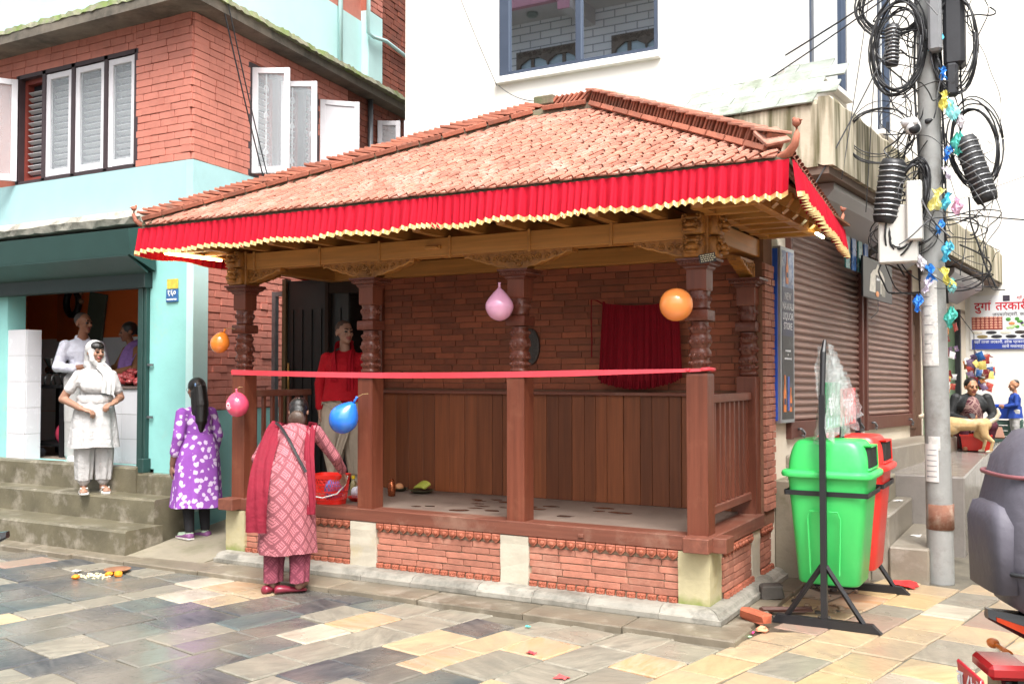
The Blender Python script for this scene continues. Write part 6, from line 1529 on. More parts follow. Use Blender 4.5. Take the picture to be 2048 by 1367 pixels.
# patterned cloths
def pattern_mat(name, base, kind, c2, c3=None):
    m = M(name, base, .8, .1, 20, .2, 200, spec=.2); N, L, b = nodes_of(m); src = b.inputs['Base Color'].links[0].from_socket
    tc = N.new('ShaderNodeTexCoord'); mx = N.new('ShaderNodeMix'); mx.data_type = 'RGBA'; mx.inputs['B'].default_value = (*lin(c2), 1); L.new(src, mx.inputs['A'])
    if kind == 'floral':
        v = N.new('ShaderNodeTexVoronoi'); v.inputs['Scale'].default_value = 17; n = N.new('ShaderNodeTexNoise'); n.inputs['Scale'].default_value = 26; n.inputs['Detail'].default_value = 3
        ad = N.new('ShaderNodeMath'); ad.operation = 'MULTIPLY_ADD'; ad.inputs[1].default_value = .9; L.new(tc.outputs['Object'], v.inputs['Vector']); L.new(tc.outputs['Object'], n.inputs['Vector'])
        L.new(n.outputs[0], ad.inputs[0]); L.new(v.outputs['Distance'], ad.inputs[2]); r = N.new('ShaderNodeMapRange'); r.inputs[1].default_value = .82; r.inputs[2].default_value = .88; r.inputs[3].default_value = .9; r.inputs[4].default_value = 0; L.new(ad.outputs[0], r.inputs[0]); L.new(r.outputs[0], mx.inputs['Factor'])
    else:
        s = N.new('ShaderNodeSeparateXYZ'); L.new(tc.outputs['Object'], s.inputs[0]); outs = []
        hx = N.new('ShaderNodeMath'); hx.operation = 'ADD'; L.new(s.outputs['X'], hx.inputs[0]); L.new(s.outputs['Y'], hx.inputs[1])
        for sg in (1, -1):       # diagonal lattice of diamonds with hatching
            a = N.new('ShaderNodeMath'); a.operation = 'MULTIPLY_ADD'; a.inputs[1].default_value = sg; L.new(s.outputs['Z'], a.inputs[0]); L.new(hx.outputs[0], a.inputs[2])
            for fr, th in ((17.0, .78), (78.0, .4)):
                w = N.new('ShaderNodeMath'); w.operation = 'MULTIPLY'; w.inputs[1].default_value = fr * 6.283 / 2; L.new(a.outputs[0], w.inputs[0]); sn = N.new('ShaderNodeMath'); sn.operation = 'SINE'; L.new(w.outputs[0], sn.inputs[0]); g_ = N.new('ShaderNodeMath'); g_.operation = 'GREATER_THAN'; g_.inputs[1].default_value = th; L.new(sn.outputs[0], g_.inputs[0]); outs.append(g_)
        ck_ = N.new('ShaderNodeTexChecker'); ck_.inputs['Scale'].default_value = 17; rt = N.new('ShaderNodeMapping'); rt.inputs['Rotation'].default_value = (0, R(45), 0); L.new(tc.outputs['Object'], rt.inputs[0]); L.new(rt.outputs[0], ck_.inputs['Vector'])
        m1 = N.new('ShaderNodeMath'); m1.operation = 'MAXIMUM'; L.new(outs[0].outputs[0], m1.inputs[0]); L.new(outs[2].outputs[0], m1.inputs[1])
        sel_ = N.new('ShaderNodeMix'); L.new(ck_.outputs['Fac'], sel_.inputs[0]); L.new(outs[1].outputs[0], sel_.inputs[2]); L.new(outs[3].outputs[0], sel_.inputs[3])
        m2 = N.new('ShaderNodeMath'); m2.operation = 'MAXIMUM'; L.new(m1.outputs[0], m2.inputs[0]); L.new(sel_.outputs[0], m2.inputs[1])
        sc_ = N.new('ShaderNodeMath'); sc_.operation = 'MULTIPLY'; sc_.inputs[1].default_value = .62; L.new(m2.outputs[0], sc_.inputs[0]); L.new(sc_.outputs[0], mx.inputs['Factor'])
    L.new(mx.outputs['Result'], b.inputs['Base Color']); return m
# ---------------------------------------------------------------- priest in red
m_sk1 = skin_mat('tan', '#9a7562'); m_redk = M('red_kurta', '#a81420', .8, .12, 14, .6, 16, spec=.2, dist=.03); m_dhoti = M('dhoti_beige', '#a99d8c', .85, .12, 8, .3, 60, spec=.2)
pr_ = thing('person', 'shaven person in red kurta and beige dhoti standing barefoot behind the ribbon', 'person', (-3.72, .80, .548), R(30))
b = Body()
b.chain([V(0, 0, .84), V(0, -.005, 1.0), V(0, -.005, 1.12)], [.150, .150, .160], 'top'); b.ell((0, .0, 1.16), (.185, .118, .15), 'top'); b.ell((0, -.015, .97), (.168, .125, .16), 'top'); b.shoulders(0.15, .01, 1.255, 0.068, 'top')
b.cap((0, .015, 1.28), (0, -.005, 1.38), .056, .050, 'skin')
b.chain([V(-.168, .01, 1.23), V(-.235, .03, 1.0), V(-.225, -.03, .79)], [.066, .054, .042], 'top'); b.hand((-.222, -.035, .765), (.02, -.12, -1), (.9, .2, 0), -1, .30)
b.chain([V(.168, .01, 1.23), V(.235, .05, 1.0), V(.19, -.06, .83)], [.066, .054, .042], 'top'); b.hand((.185, -.07, .80), (-.1, -.25, -1), (-.9, .2, 0), 1, .3)
for s, kx in ((-1, 0), (1, .03)):
    b.chain([V(s * .085, 0, .84), V(s * .10, -.02 + kx, .46), V(s * .10, .03 + kx, .10)], [.10, .075, .045], 'pants' if s else 'pants'); b.cap((s * .10, .03 + kx, .20), (s * .10, .03 + kx, .06), .042, .036, 'skin')
    b.cap((s * .10, .04 + kx, .035), (s * .115, -.10 + kx, .028), .034, .034, 'skin')
    for t in range(5): b.cap((s * .115 + (t - 2) * .016, -.11 + kx, .022), (s * .117 + (t - 2) * .017, -.15 + abs(t - 1.5) * .012 + kx, .014), .012, .010, 'skin')
P, Rm = b.head((0, -.02, 1.478), R(38), R(-2), 0, 1.0)
b.build('body', {**face_mats(m_sk1), 'top': m_redk, 'pants': m_dhoti}, pr_)
hb = Body(); hb.ell(P(0, .017, .036), (.0745, .0905, .083), 'h', Rm); hb.build('cropped_hair', {'h': M('cropped_hair', '#4a3a32', .8, .2, 60, .2, 200)}, pr_, .007)
garment('kurta_hem', [(0, -.005, 1.06, .178, .138), (0, -.005, .98, .188, .152), (0, -.005, .90, .205, .168), (0, -.01, .84, .218, .180)], m_redk, pr_, 7, .008, seed=2)
# baggy dhoti legs and drape
for s in (-1, 1):
    garment('dhoti_leg', [(s * .07, 0, .90, .105, .12), (s * .085, -.01, .74, .125, .14), (s * .095, -.01, .58, .125, .13), (s * .10, .0, .44, .108, .112), (s * .10, .015, .32, .085, .09), (s * .10, .025, .22, .062, .066), (s * .10, .03, .16, .050, .055)], m_dhoti, pr_, 9, .011, seed=5 + s)
strip('dhoti_drape', [(-.16, -.10, .88), (-.03, -.165, .80), (.05, -.165, .62), (-.02, -.15, .42), (-.06, -.12, .28)], [.06, .03], m_dhoti, pr_, wave=.012)
strip('dhoti_fold', [(-.17, -.05, .90), (-.215, -.02, .78), (-.23, -.02, .62)], [.05, .015], m_dhoti, pr_, (-1, -.3, 0), .012)
m_redsc = M('red_scarf', '#a01020', .85, .12, 20, .3, 80, spec=.2)
for s in (-1, 1): strip('scarf', [(s * .02, .075, 1.375), (s * .078, .03, 1.365), (s * .088, -.07, 1.29), (s * .085, -.135, 1.18), (s * .078, -.152, 1.03), (s * .075, -.150, .93 if s > 0 else 1.02)], [.035, .038], m_redsc, pr_, lambda p: Vector((p.x * 1.5, p.y - .02, .0)).normalized(), .008)
# ---------------------------------------------------------------- woman bending to the basket (back to us)
m_sk2 = skin_mat('brown', '#8a6655'); m_mar = pattern_mat('maroon_print', '#b9737a', 'geo', '#54222c'); m_marp = pattern_mat('maroon_check', '#8d4a58', 'geo', '#5b2534'); m_shawl = M('maroon_shawl', '#7c2030', .8, .12, 14, .6, 20, spec=.2, dist=.02)
wb_ = thing('person', 'person in patterned maroon kurta and shawl bending over the red basket', 'person', (-3.05, -.70, .0), R(207))
b = Body()     # faces -y locally, turned to face the platform
b.chain([V(0, .02, .80), V(0, -.02, .95), V(0, -.10, 1.08)], [.150, .142, .145], 'top'); b.ell((0, -.13, 1.12), (.175, .12, .13), 'top', Matrix.Rotation(R(32), 3, 'X')); b.shoulders(0.14, -.185, 1.19, 0.066, 'top'); b.ell((0, .03, .84), (.178, .15, .14), 'top')
b.cap((0, -.19, 1.20), (0, -.255, 1.275), .05, .046, 'skin')
b.chain([V(-.17, -.19, 1.18), V(-.29, -.30, .98), V(-.31, -.49, .86)], [.060, .050, .042], 'top'); b.hand((-.31, -.515, .84), (-.05, -.7, -.6), (.5, 0, -.6), -1, .5)
b.chain([V(.17, -.19, 1.18), V(.30, -.20, .97), V(.22, -.42, .93)], [.060, .050, .042], 'top'); b.hand((.21, -.445, .925), (-.3, -.9, -.1), (-.3, 0, -.9), 1, .5)
for s in (-1, 1):
    b.chain([V(s * .08, .03, .80), V(s * .095, -.01, .44), V(s * .10, .03, .09)], [.105, .078, .055], 'pants'); b.cap((s * .10, .035, .10), (s * .10, .035, .05), .040, .036, 'skin'); b.cap((s * .10, .05, .035), (s * .11, -.10, .026), .034, .030, 'skin')
P, Rm = b.head((0, -.305, 1.335), R(8), R(24), 0, .95, female=True)
b.build('body', {**face_mats(m_sk2), 'top': m_mar, 'pants': m_marp}, wb_, .0075)
garment('kurta_skirt', [(0, -.01, .98, .158, .150), (0, .02, .86, .190, .170), (0, .03, .74, .205, .18), (0, .03, .58, .21, .185), (0, .025, .42, .215, .185), (0, .02, .285, .222, .19)], m_mar, wb_, 8, .012, seed=4)
for s in (-1, 1): garment('trouser_leg', [(s * .09, 0, .5, .092, .095), (s * .098, .01, .30, .085, .088), (s * .10, .03, .16, .078, .082), (s * .10, .035, .065, .076, .085)], m_marp, wb_, 6, .006, seed=7)
hb = Body(); hb.ell(P(0, .022, .034), (.080, .092, .082), 'h', Rm); hb.ell(P(0, .075, -.03), (.066, .045, .07), 'h'); hb.ell(P(0, .10, -.09), (.062, .036, .055), 't'); hb.ell(P(-.03, .09, -.11), (.04, .03, .045), 't'); hb.ell(P(.04, .085, -.10), (.035, .03, .05), 't')
hb.build('hair', {'h': m_hair, 't': M('brown_hair_tips', '#4a3a30', .45, .3, 60, .6, 120)}, wb_, .006, 3)
mb = MB()
for a in range(4): mb.tube([P(0, .088, .075), P(.018 * math.cos(a * 1.57 + .5), .095, .075 + .018 * math.sin(a * 1.57 + .5))], .0045, 5)
mb.obj('hair_clip', M('clip_pale', '#d9b9ae', .3, .1, 5, 0, metal=.5), wb_)
out = lambda p: Vector((p.x * .4, 1, .15)).normalized()
strip('shawl', [(.10, -.32, 1.14), (.115, -.23, 1.25), (.125, -.09, 1.225), (.150, .05, 1.08), (.165, .15, .94), (.165, .215, .78), (.17, .235, .62), (.175, .235, .46)], [.065, .085], m_shawl, wb_, out, .014)
strip('shawl', [(-.115, -.32, 1.14), (-.135, -.22, 1.25), (-.15, -.08, 1.19), (-.165, .03, 1.02), (-.19, .09, .86), (-.205, .11, .70), (-.205, .115, .58)], [.045, .035], m_shawl, wb_, out, .012)
strip('bag_strap', [(.14, -.13, 1.262), (.07, -.035, 1.235), (-.02, .055, 1.14), (-.10, .115, 1.02), (-.17, .13, .9)], .011, M('black_strap', '#1d1a1c', .5), wb_, out, .001)
m_shoe = M('maroon_shoe', '#7d2436', .3, .1, 8, .05)
shoe('shoe', m_shoe, wb_, (.12, .05, -.018), R(-30), .25); shoe('shoe', m_shoe, wb_, (.015, .06, -.018), R(-62), .25)
# ---------------------------------------------------------------- woman in purple floral kurta on the ramp
m_pur = pattern_mat('purple_floral', '#8d4fa6', 'floral', '#d6c6de'); m_blkp = M('black_leggings', '#17161b', .8, .1, 10, .1)
wp = thing('person', 'person in purple floral kurta standing on the ramp looking into the shop', 'person', (-5.03, .22, .095), R(-98))
b = Body()
b.chain([V(0, 0, .80), V(0, 0, .95), V(0, -.01, 1.08)], [.155, .150, .155], 'top'); b.ell((0, -.02, 1.10), (.178, .135, .13), 'top'); b.ell((0, -.075, 1.07), (.14, .08, .085), 'top'); b.shoulders(0.14, .01, 1.19, 0.066, 'top'); b.ell((0, .03, .83), (.185, .165, .14), 'top')
b.cap((0, .015, 1.22), (0, -.005, 1.31), .050, .047, 'skin')
b.chain([V(-.158, .0, 1.165), V(-.215, .03, .96), V(-.215, -.02, .82)], [.066, .058, .052], 'top'); b.chain([V(-.215, -.02, .83), V(-.205, -.07, .71)], [.040, .030], 'skin'); b.hand((-.202, -.08, .685), (.05, -.25, -1), (.9, .2, 0), -1, .4)
b.chain([V(.158, .0, 1.165), V(.215, .03, .96), V(.215, -.02, .82)], [.066, .058, .052], 'top'); b.chain([V(.215, -.02, .83), V(.20, -.08, .71)], [.040, .030], 'skin'); b.hand((.198, -.09, .685), (-.05, -.25, -1), (-.9, .2, 0), 1, .4)
for s in (-1, 1):
    b.chain([V(s * .08, 0, .78), V(s * .088, -.01, .42), V(s * .085, .03, .09)], [.10, .072, .046], 'pants'); b.cap((s * .085, .03, .085), (s * .085, .03, .05), .040, .038, 'sock'); b.cap((s * .085, .04, .04), (s * .095, -.1, .03), .034, .030, 'sock')
P, Rm = b.head((0, -.015, 1.395), R(-8), R(2), 0, .96, female=True)
b.build('body', {**face_mats(m_sk2), 'top': m_pur, 'pants': m_blkp, 'sock': M('pale_green_sock', '#a9bda6', .8, .15, 40, .1)}, wp, .0075)
garment('kurta_skirt', [(0, 0, .98, .166, .15), (0, .015, .86, .198, .178), (0, .02, .72, .212, .19), (0, .02, .56, .222, .20), (0, .015, .42, .232, .212), (0, .015, .30, .245, .225)], m_pur, wp, 7, .014, seed=14)
strip('slit_gap', [(-.232, -.10, .66), (-.25, -.10, .48), (-.265, -.10, .315)], [.006, .075], m_blkp, wp, (-1, -.35, 0), .002)
hb = Body(); hb.ell(P(0, .022, .034), (.082, .096, .086), 'h', Rm); hb.chain([P(0, .08, .0), P(.0, .105, -.14), P(.01, .12, -.30), P(.015, .12, -.42)], [.07, .075, .062, .025], 'h'); hb.cap(P(-.05, .06, -.04), P(-.06, .085, -.26), .035, .03, 'h'); hb.cap(P(.05, .06, -.04), P(.06, .085, -.24), .035, .03, 'h')
hb.build('hair', {'h': m_hair}, wp, .007, 3)
mb = MB(); mb.box(-.025, -.008, -.012, .025, .008, .012, T=TR(P(.05, .09, .05), (0, .3, 1.0)), c=.004); mb.obj('hair_clip', M('blue_clip', '#7fa3cf', .3), wp)
mb = MB(); mb.tube([P(-.03 + .021 * math.cos(a * .7), -.098, .003 + .018 * math.sin(a * .7)) for a in range(10)], .002, 4); mb.tube([P(-.052, -.092, .006), P(-.08, .0, .01)], .002, 4); mb.tube([P(.03 + .021 * math.cos(a * .7), -.098, .003 + .018 * math.sin(a * .7)) for a in range(10)], .002, 4); mb.obj('spectacles', m_cab, wp)
mb = MB(); mb.tube([(-.208 + .036 * math.cos(a * .53), -.06 + .036 * math.sin(a * .53), .735) for a in range(13)], .008, 6); mb.obj('wrist_watch', M('watch_steel', '#b5b3ad', .3, .1, 5, 0, metal=.7), wp)
m_psh = M('mauve_shoe', '#7b4a78', .6, .1, 10, .2); m_sole = M('pale_sole', '#c9c3bd', .7)
shoe('shoe', m_psh, wp, (-.085, .02, .0), R(6), .245, sole=m_sole); shoe('shoe', m_psh, wp, (.09, .01, .0), R(-4), .245, sole=m_sole)
# ---------------------------------------------------------------- woman in white on the shop steps
m_wcl = M('white_cotton', '#b8b6b5', .85, .06, 10, .7, 16, spec=.2, dist=.03)
ww = thing('person', 'person in white kurta and head scarf standing on the shop steps', 'person', (-6.28, .06, .463), R(60))
b = Body()
b.chain([V(0, 0, .80), V(0, 0, .95), V(0, -.01, 1.08)], [.150, .140, .15], 'top'); b.ell((0, -.02, 1.10), (.175, .13, .13), 'top'); b.ell((0, -.085, 1.05), (.145, .085, .09), 'top'); b.shoulders(0.14, .01, 1.19, 0.066, 'top'); b.ell((0, -.02, .86), (.168, .145, .13), 'top')
b.cap((0, .015, 1.22), (0, -.005, 1.31), .050, .047, 'skin')
b.chain([V(-.155, .0, 1.16), V(-.225, .03, 1.03)], [.058, .058], 'top'); b.chain([V(-.222, .03, 1.05), V(-.285, .06, .93), V(-.155, -.15, .845)], [.048, .043, .032], 'skin'); b.hand((-.135, -.175, .835), (.75, -.45, -.25), (0, .3, -1), 1, .6)
b.chain([V(.155, .0, 1.16), V(.205, .0, 1.02)], [.058, .058], 'top'); b.chain([V(.203, .0, 1.04), V(.24, .01, .94), V(.165, -.15, .90)], [.048, .043, .032], 'skin'); b.hand((.16, -.17, .892), (-.7, -.45, -.2), (0, .2, -1), -1, .6)
for s in (-1, 1):
    b.chain([V(s * .08, 0, .78), V(s * .09, -.01, .44), V(s * .09, .02, .13)], [.115, .085, .062], 'pants'); b.cap((s * .09, .03, .14), (s * .09, .035, .05), .038, .036, 'skin'); b.cap((s * .09, .045, .04), (s * .105, -.10, .030), .034, .034, 'skin')
    for t in range(5): b.cap((s * .105 + (t - 2) * .015, -.11, .026), (s * .107 + (t - 2) * .016, -.145 + abs(t - 1.5) * .01, .022), .011, .009, 'skin')
P, Rm = b.head((0, -.015, 1.395), R(24), R(3), 0, .97, female=True)
b.build('body', {**face_mats(skin_mat('warm', '#96705c')), 'top': m_wcl, 'pants': m_wcl}, ww)
garment('kurta_skirt', [(0, -.01, .97, .156, .148), (0, -.005, .90, .172, .162), (0, 0, .80, .192, .178), (0, 0, .68, .21, .19), (0, 0, .56, .222, .20), (0, 0, .455, .235, .212)], m_wcl, ww, 8, .013, seed=24)
garment('waist_wrap', [(0, -.01, .965, .165, .158), (0, -.01, .94, .172, .165), (0, -.01, .915, .172, .165), (0, -.01, .895, .168, .162)], m_wcl, ww, 5, .003, seed=3)
for s in (-1, 1): garment('trouser_leg', [(s * .085, 0, .55, .105, .105), (s * .09, .0, .38, .095, .098), (s * .09, .012, .24, .088, .092), (s * .09, .022, .13, .078, .084)], m_wcl, ww, 7, .008, seed=27 + s)
hb = Body(); hb.ell(P(0, .0, .052), (.0775, .088, .062), 'h', Rm); hb.build('hair', {'h': m_hair}, ww, .007, 3)
hb = Body(); hb.ell(P(0, .022, .034), (.090, .095, .090), 'h', Rm); hb.chain([P(-.062, -.02, -.01), P(-.062, -.045, -.085), P(-.01, -.055, -.135)], [.030, .028, .032], 'h'); hb.chain([P(.066, -.015, -.01), P(.062, -.04, -.09), P(.01, -.06, -.135)], [.030, .030, .036], 'h'); hb.chain([P(0, .09, -.02), P(0, .085, -.13), P(0, .03, -.17)], [.06, .07, .075], 'h')
hb.build('head_scarf', {'h': m_wcl}, ww, .007, 4)
strip('scarf_end', [(.03, -.09, 1.27), (.10, -.125, 1.19), (.11, -.165, 1.08), (.09, -.175, .98)], [.05, .06], m_wcl, ww, (0.2, -1, 0), .012)
for s in (-1, 1):
    mb = MB(); mb.loft([[(s * .10 + w_ * x, y, z) for x, z in ((-1, -.0), (1, -.0), (1, .016), (-1, .016))] for y, w_ in ((.09, .028), (.05, .038), (-.04, .036), (-.11, .046), (-.15, .03))]); mb.obj('slipper', M('white_slipper', '#d9d5cf', .6), ww, loc=(0, 0, -.001))
    mb = MB(); mb.tube([(s * .10 - .04, -.03, .02), (s * .10 - .03, -.075, .055), (s * .105, -.10, .045), (s * .10 + .03, -.075, .055), (s * .10 + .04, -.03, .02)], .008, 5); mb.obj('slipper_strap', M('white_slipper', '#d9d5cf'), ww)
# ---------------------------------------------------------------- shopkeeper in white shirt
m_sk3 = skin_mat('dark', '#7d523c'); m_shirt = M('white_shirt', '#b9b9c4', .75, .05, 10, .7, 16, spec=.2, dist=.03); m_jean = M('pale_trousers', '#a8a6a4', .8, .1, 10, .3, 60, dist=.01)
mn = thing('person', 'person in white shirt and pale trousers standing inside the meat shop', 'person', (-7.24, .64, .695), R(68))
b = Body()
b.chain([V(0, 0, .86), V(0, 0, 1.02), V(0, 0, 1.14)], [.145, .145, .155], 'top'); b.ell((0, .0, 1.18), (.19, .12, .14), 'top'); b.shoulders(0.16, .01, 1.275, 0.07, 'top'); b.ell((0, -.03, 1.0), (.155, .13, .13), 'top')
b.cap((0, .015, 1.30), (0, -.005, 1.40), .058, .054, 'skin'); b.cap((-.05, .03, 1.345), (.05, .03, 1.345), .03, .03, 'top')
b.chain([V(-.178, .01, 1.245), V(-.25, .02, 1.02), V(-.14, -.18, 1.0)], [.072, .060, .05], 'top'); b.chain([V(-.15, -.17, 1.0), V(-.05, -.23, 1.02)], [.042, .032], 'skin'); b.hand((-.03, -.235, 1.025), (.9, -.2, .1), (0, .9, 0), 1, .4)
b.chain([V(.178, .01, 1.245), V(.25, .02, 1.02), V(.14, -.16, .97)], [.072, .060, .05], 'top'); b.chain([V(.15, -.15, .97), V(.05, -.215, .97)], [.042, .032], 'skin'); b.hand((.03, -.22, .97), (-.9, -.2, .1), (0, .9, 0), -1, .4)
for s in (-1, 1): b.chain([V(s * .085, 0, .86), V(s * .10, -.01, .46), V(s * .10, .03, .08)], [.115, .088, .07], 'pants')
P, Rm = b.head((0, -.015, 1.50), R(30), R(2), 0, 1.02)
b.build('body', {**face_mats(m_sk3, '#6b3a33'), 'top': m_shirt, 'pants': m_jean}, mn, .0075)
hb = Body(); hb.ell(P(0, .024, .040), (.0755, .089, .082), 'h', Rm); hb.build('hair', {'h': M('grey_cropped_hair', '#3b322e', .7, .3, 60, .3, 200)}, mn, .007)
for s in (-1, 1): shoe('shoe', M('white_sneaker', '#d5d3d0', .5, .08), mn, (s * .10, .03, 0), R(4 * s), .27, .05, .085, M('pale_sole', '#c9c3bd'))
# ---------------------------------------------------------------- helper half hidden behind the door post
hp = thing('person', 'person in brown top with purple shawl behind the meat counter', 'person', (-7.06, 1.22, .695), R(-20))
b = Body()
b.chain([V(0, 0, .80), V(0, 0, .95), V(0, -.05, 1.1)], [.15, .145, .15], 'top'); b.ell((0, -.05, 1.12), (.18, .125, .14), 'top'); b.shoulders(0.15, -.05, 1.21, 0.068, 'top'); b.cap((0, -.05, 1.22), (0, -.09, 1.33), .05, .046, 'skin')
b.chain([V(-.18, -.05, 1.2), V(-.27, -.12, 1.02), V(-.18, -.32, .95)], [.068, .058, .05], 'top'); b.hand((-.17, -.34, .945), (.2, -.9, -.2), (0, 0, -1), -1, .4)
b.chain([V(.18, -.05, 1.2), V(.25, -.1, 1.0), V(.15, -.3, .95)], [.068, .058, .05], 'top'); b.hand((.14, -.32, .945), (-.2, -.9, -.2), (0, 0, -1), 1, .4)
for s in (-1, 1): b.chain([V(s * .085, 0, .80), V(s * .09, 0, .42), V(s * .09, .02, .03)], [.11, .08, .06], 'pants'); b.cap((s * .09, .03, .03), (s * .10, -.1, .03), .034, .03, 'skin')
P, Rm = b.head((0, -.105, 1.42), R(-10), R(8), 0, .97, female=True)
b.build('body', {**face_mats(m_sk3, '#6b3a33'), 'top': M('brown_top', '#7d5433', .8, .15, 20, .2), 'pants': m_blkp}, hp, .009)
hb = Body(); hb.ell(P(0, .022, .036), (.079, .093, .084), 'h', Rm); hb.ell(P(0, .1, 0), (.045, .04, .045), 'h'); hb.build('hair', {'h': m_hair}, hp, .008, 3)
strip('shawl', [(.13, .02, 1.27), (.16, -.12, 1.22), (.17, -.20, 1.05), (.16, -.20, .86)], [.09, .10], M('purple_shawl', '#7a5a94', .8, .3, 30, .2), hp, (.6, -1, 0), .012)
# ---------------------------------------------------------------- seated vendor
m_sk4 = skin_mat('fair', '#b58263'); m_jkt = M('black_jacket', '#1f2123', .6, .15, 10, .4, 60, dist=.01)
m_strp = pattern_mat('striped_top', '#5a2f3a', 'geo', '#b59a90'); m_mpant = M('maroon_trousers', '#4f1f2e', .8, .1)
sw_ = thing('person', 'person in black jacket sitting with a phone by the snack shop', 'person', (1.14, 7.05, .70), R(12))
b = Body()
b.chain([V(0, .06, .27), V(0, .06, .40), V(0, .04, .50)], [.16, .14, .145], 'in'); b.ell((0, .04, .53), (.185, .13, .14), 'top'); b.shoulders(0.15, .05, 0.63, 0.066, 'top'); b.ell((0, -.03, .50), (.10, .095, .15), 'in'); b.cap((0, .05, .64), (0, .035, .74), .05, .046, 'skin')
b.chain([V(-.18, .05, .62), V(-.25, .03, .40), V(-.10, -.20, .36)], [.07, .06, .05], 'top'); b.hand((-.08, -.22, .36), (.8, -.5, .1), (0, 0, 1), 1, .6)
b.chain([V(.18, .05, .62), V(.25, .03, .40), V(.12, -.22, .33)], [.07, .06, .05], 'top'); b.hand((.10, -.24, .33), (-.7, -.6, -.1), (0, 0, -1), -1, .3)
for s in (-1, 1): b.chain([V(s * .10, .05, .27), V(s * .16, -.33, .30), V(s * .13, -.30, .06)], [.11, .085, .055], 'pants'); b.cap((s * .13, -.31, .035), (s * .14, -.45, .028), .035, .03, 'skin')
P, Rm = b.head((0, .025, .765), R(18), R(3), 0, .96, female=True)
b.build('body', {**face_mats(m_sk4), 'top': m_jkt, 'in': m_strp, 'pants': m_mpant}, sw_, .0085)
hb = Body(); hb.ell(P(0, .026, .038), (.078, .090, .083), 'h', Rm); hb.ell(P(0, .11, .01), (.045, .04, .045), 'h'); hb.build('hair', {'h': m_hair}, sw_, .008, 3)
mb = MB(); mb.box(-.035, -.006, -.07, .035, .006, .07, T=TR((-.02, -.27, .40), (R(-50), 0, .4)), c=.004); tag(mb.obj('phone', m_cab), 'dark phone in the hands of the seated vendor', 'phone'); bpy.data.objects['phone'].location = (1.14, 7.05, .70); bpy.data.objects['phone'].rotation_euler = (0, 0, R(12))
MB().box(-.2, -.12, 0, .2, .2, .19, c=.02).obj('stool', M('stool_red', '#7f2f33', .5), None, loc=(1.14, 7.08, .70)); tag(bpy.data.objects['stool'], 'low dark red stool under the seated vendor', 'stool')
# ---------------------------------------------------------------- boy in blue
by = thing('person', 'small child in blue kurta and white trousers by the green crate', 'person', (1.56, 8.42, .70), R(-72)); by.scale = (.60, .60, .60)
b = Body()
b.chain([V(0, 0, .72), V(0, -.01, .86), V(0, 0, .96)], [.135, .14, .135], 'top'); b.ell((0, 0, .98), (.16, .115, .12), 'top'); b.shoulders(0.12, 0, 1.06, 0.062, 'top'); b.cap((0, .01, 1.08), (0, 0, 1.17), .05, .048, 'skin')
for s in (-1, 1):
    b.chain([V(s * .15, 0, 1.05), V(s * .19, -.02, .86), V(s * .08, -.20, .82)], [.06, .052, .044], 'top'); b.hand((s * .065, -.22, .82), (-s * .4, -.85, .1), (-s * .8, .3, 0), s, .4)
    b.chain([V(s * .08, 0, .70), V(s * .085, -.01, .40), V(s * .085, .02, .06)], [.10, .082, .06], 'pants'); b.cap((s * .085, .02, .035), (s * .09, -.12, .03), .038, .034, 'skin')
P, Rm = b.head((0, -.01, 1.285), R(0), R(4), 0, 1.15)
b.build('body', {**face_mats(m_sk4), 'top': M('blue_kurta', '#22459c', .75, .12, 12, .3, 60), 'pants': m_wcl}, by, .010)
garment('kurta_skirt', [(0, 0, .82, .145, .14), (0, 0, .70, .16, .15), (0, 0, .56, .178, .165)], M('blue_kurta', '#22459c'), by, 6, .008, seed=44)
hb = Body(); hb.ell(P(0, .024, .045), (.077, .091, .083), 'h', Rm); hb.build('hair', {'h': m_hair}, by, .008, 3)
# ---------------------------------------------------------------- dog
m_dog = M('tan_dog_fur', '#c2a273', .85, .18, 14, .5, 120, dirt='#d9c9a8', dscale=5, damt=.35); m_paw = M('pale_dog_fur', '#d5c8b0', .85, .12, 14, .5, 120)
dg_ = thing('dog', 'tan short haired dog walking across the wet platform', 'dog', (1.10, 6.42, .70), R(4))
b = Body()        # nose towards -x
b.chain([V(.22, 0, .335), V(.08, 0, .325), V(-.08, 0, .33), V(-.20, 0, .345)], [.080, .074, .088, .085], 'fur'); b.ell((-.14, 0, .30), (.11, .078, .10), 'fur'); b.chain([V(-.22, 0, .37), V(-.32, 0, .43)], [.070, .055], 'fur'); b.ell((-.37, 0, .45), (.07, .055, .058), 'fur'); b.cap((-.41, 0, .435), (-.48, 0, .415), .036, .026, 'pale'); b.ell((-.50, 0, .42), (.012, .014, .011), 'nose')
for s in (-1, 1):
    b.cap((-.345, s * .04, .49), (-.325, s * .06, .435), .018, .010, 'fur'); b.ell((-.42, s * .028, .462), (.008, .007, .008), 'nose')
    fx_ = -.19 + s * .05; b.chain([V(-.18, s * .05, .30), V(fx_ - .01, s * .055, .19), V(fx_, s * .055, .05)], [.05, .030, .020], 'fur'); b.cap((fx_, s * .055, .03), (fx_ - .035, s * .055, .018), .020, .018, 'pale')
    kx = .21 - s * .04; b.chain([V(.20, s * .045, .31), V(kx - .03, s * .055, .21), V(kx + .055, s * .055, .135), V(kx + .03, s * .055, .03)], [.072, .045, .024, .018], 'fur'); b.cap((kx + .03, s * .055, .022), (kx - .01, s * .055, .017), .019, .017, 'pale')
b.chain([V(.28, 0, .365), V(.345, 0, .40), V(.375, 0, .46), V(.36, 0, .52)], [.032, .028, .026, .014], 'pale')
b.build('body', {'fur': m_dog, 'pale': m_paw, 'nose': m_eye, 'skin': m_dog}, dg_, .007)
